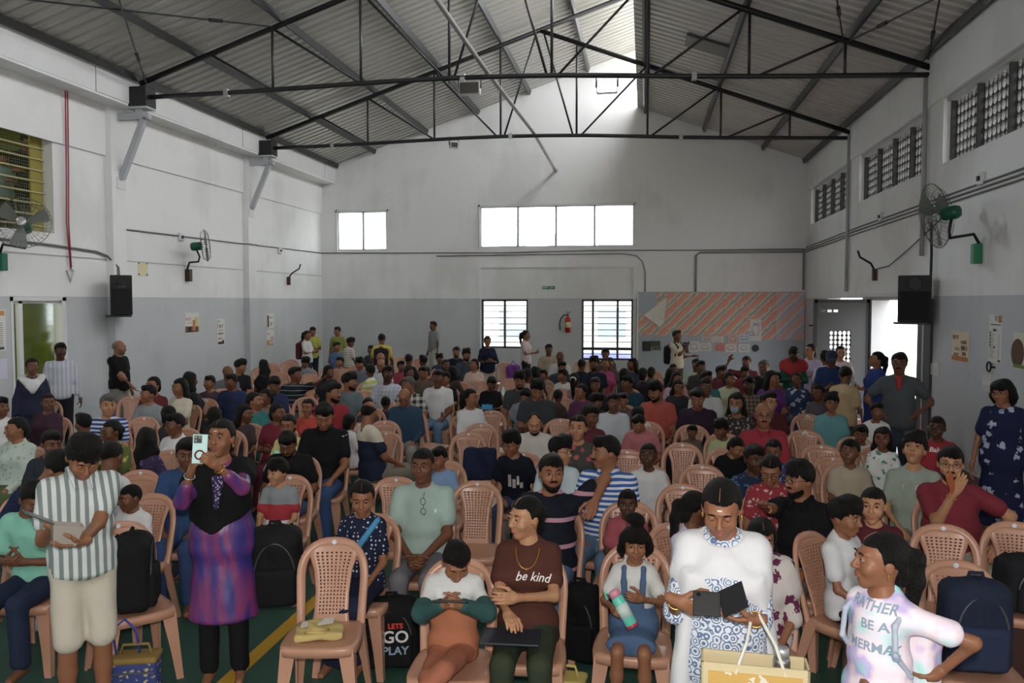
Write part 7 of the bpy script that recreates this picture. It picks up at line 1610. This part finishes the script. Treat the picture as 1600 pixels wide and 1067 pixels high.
# tote of the white-dress woman, steel flask inside
q = Lw('wdress', wrist('wdress', 1)); p = onY(1178, 1030, q.y - .06); r = empty('tote_bag', (p[0], p[1], p[2] - .30), PEOPLE['wdress']['rz']); tag(r, 'cream tote bag with golden floral print hanging from the white-dress woman\'s arm', 'bag')
TZ = .30; MB().box((-.19, -.06, 0), (.19, -.052, TZ)).box((-.19, .052, 0), (.19, .06, TZ)).box((-.19, -.06, 0), (-.182, .06, TZ)).box((.182, -.06, 0), (.19, .06, TZ)).box((-.19, -.06, 0), (.19, .06, .008)).build('bag_body', mat('cream jute', 'cdbd97', .9, mottled=.1), r)
MB().box((-.165, -.064, .02), (.165, -.0605, TZ - .03)).build('printed_panel', fabric('flo:d9a83a:e8dcc4:9'), r)
hq = r.matrix_basis.inverted() @ q
for s_ in (-1, 1): MB().tube([(s_ * .09 + .02, -.056, TZ - .04), (s_ * .05 + .02, -.05, TZ + .08), (hq.x + s_ * .012, hq.y, hq.z + .02)], .006, 6).build('handle', mat('white strap', 'd9d6cc', .8), r)
fl = empty('steel_flask', (p[0] + .1, p[1] + .01, p[2] - .17)); tag(fl, 'steel flask standing in the golden print tote', 'flask'); MB().lathe([(.03, 0), (.032, .01), (.032, .17), (.026, .185)], n=16).build('flask', mat('brushed steel', 'a9a9ab', .25, metal=.9), fl, True); MB().lathe([(.027, .183), (.027, .215), (.02, .22)], n=16).build('cap', M_alu, fl, True)
# worn backpacks
def worn(pid, w, d, h, m, label, accent=None, dz=.02):
    P = PEOPLE[pid]; p = Lw(pid, P['up'](0, .125 + d / 2 / P['k'], -.02 + dz)); return backpack('backpack', p, P['rz'] + math.pi, w, d, h, m, label, accent=accent, straps=False, v=.02 if P['Y'] > 8 else .013)
worn('schg', .28, .14, .42, fabric('5a2430'), 'maroon backpack on the standing girl in white tee'); worn('yback', .3, .15, .42, fabric('2e2228'), 'dark maroon backpack on the yellow tee person')
worn('drinker', .28, .16, .42, fabric('1d2a2c'), 'dark green backpack on the drinking man', fabric('2c7a68')); worn('tiedye', .26, .12, .36, fabric('tie:b9e6e2:e9e4f0'), 'pastel pink and white backpack on the tie-dye girl', fabric('e6dde2'), -.02)
P = PEOPLE['tiedye']; up = P['up']
for q in (-1, 1): part_sdf('tiedye', 'bag_strap', SDF().chain([up(q * .12, .1, .44), up(q * .125, .0, .465), up(q * .13, -.08, .41), up(q * .14, -.085, .28), up(q * .15, .02, .16)], [.011] * 5, k=.01), fabric('c3cfe2'), .008)
P = PEOPLE['drinker']; up = P['up']
for q in (-1, 1): part_sdf('drinker', 'bag_strap', SDF().chain([up(q * .1, .1, .46), up(q * .1, .0, .5), up(q * .1, -.12, .4), up(q * .14, -.06, .2)], [.02] * 4, k=.01), fabric('1d2a2c'), .016)
part_sdf('polka', 'blue_strap', SDF().chain([PEOPLE['polka']['up'](.13, -.02, .48), PEOPLE['polka']['up'](.06, -.135, .36), PEOPLE['polka']['up'](-.04, -.15, .22)], [.02, .02, .02], k=.01), fabric('3a9ad0'), .011)
# sandals on the hoodie boy
for i in (0, 1):
    P = PEOPLE['oboy']; an = P['an'][i]; k = P['k']; sdf_obj('sandal', SDF().rbox(an + k * np.array([0, -.06, -.075]), (.042 * k, .13 * k, .016 * k), .012), .009, mat('sandal grey', '4a5660', .7), P['body'])
    sdf_obj('sandal_strap', SDF().cone(an + k * np.array([-.035, -.1, -.045]), an + k * np.array([.035, -.1, -.045]), .018 * k).cone(an + k * np.array([-.036, -.02, -.03]), an + k * np.array([.036, -.02, -.03]), .018 * k), .009, mat('sandal blue', '3a4a66', .7), P['body'])

# green cuffs of the hoodie
for i in (0, 1):
    S_, E, W, *_ = PEOPLE['oboy']['LR'][i]; part_sdf('oboy', 'sleeve_band', SDF().cone(np.array(E) * .8 + np.array(S_) * .2, E, .046 * PEOPLE['oboy']['k'] + .018, None, .02).cone(E, np.array(E) * .05 + np.array(W) * .95, .045 * PEOPLE['oboy']['k'] + .012, .03 * PEOPLE['oboy']['k'] + .012, .02), fabric('2f5a58'), .011, .002)
# two onlookers on the upper floor behind the barred window
for pid, px, py, X_, hy, top_, lab in (('upa', 40, 207, -10.25, 30, '23252c', 'person in dark clothes looking in through the upper barred window'), ('upb', 4, 236, -10.4, 20, '6a8a8c', 'second person behind the upper barred window at the left edge')):
    q = onX(px, py, X_); person(pid, q[0], q[1], facing(q[0], q[1]) + .4, q[2] - 3.2 if q[2] - 3.2 > 1.2 else 1.5, 'm' if pid == 'upa' else 'w', 'stand', hy - 20, 15, 0, 'full', 'k', 2, top_, 'short', '2a2a30', 'long', 'phone', label=lab, lod=2); PEOPLE[pid]['body'].location.z = 3.2
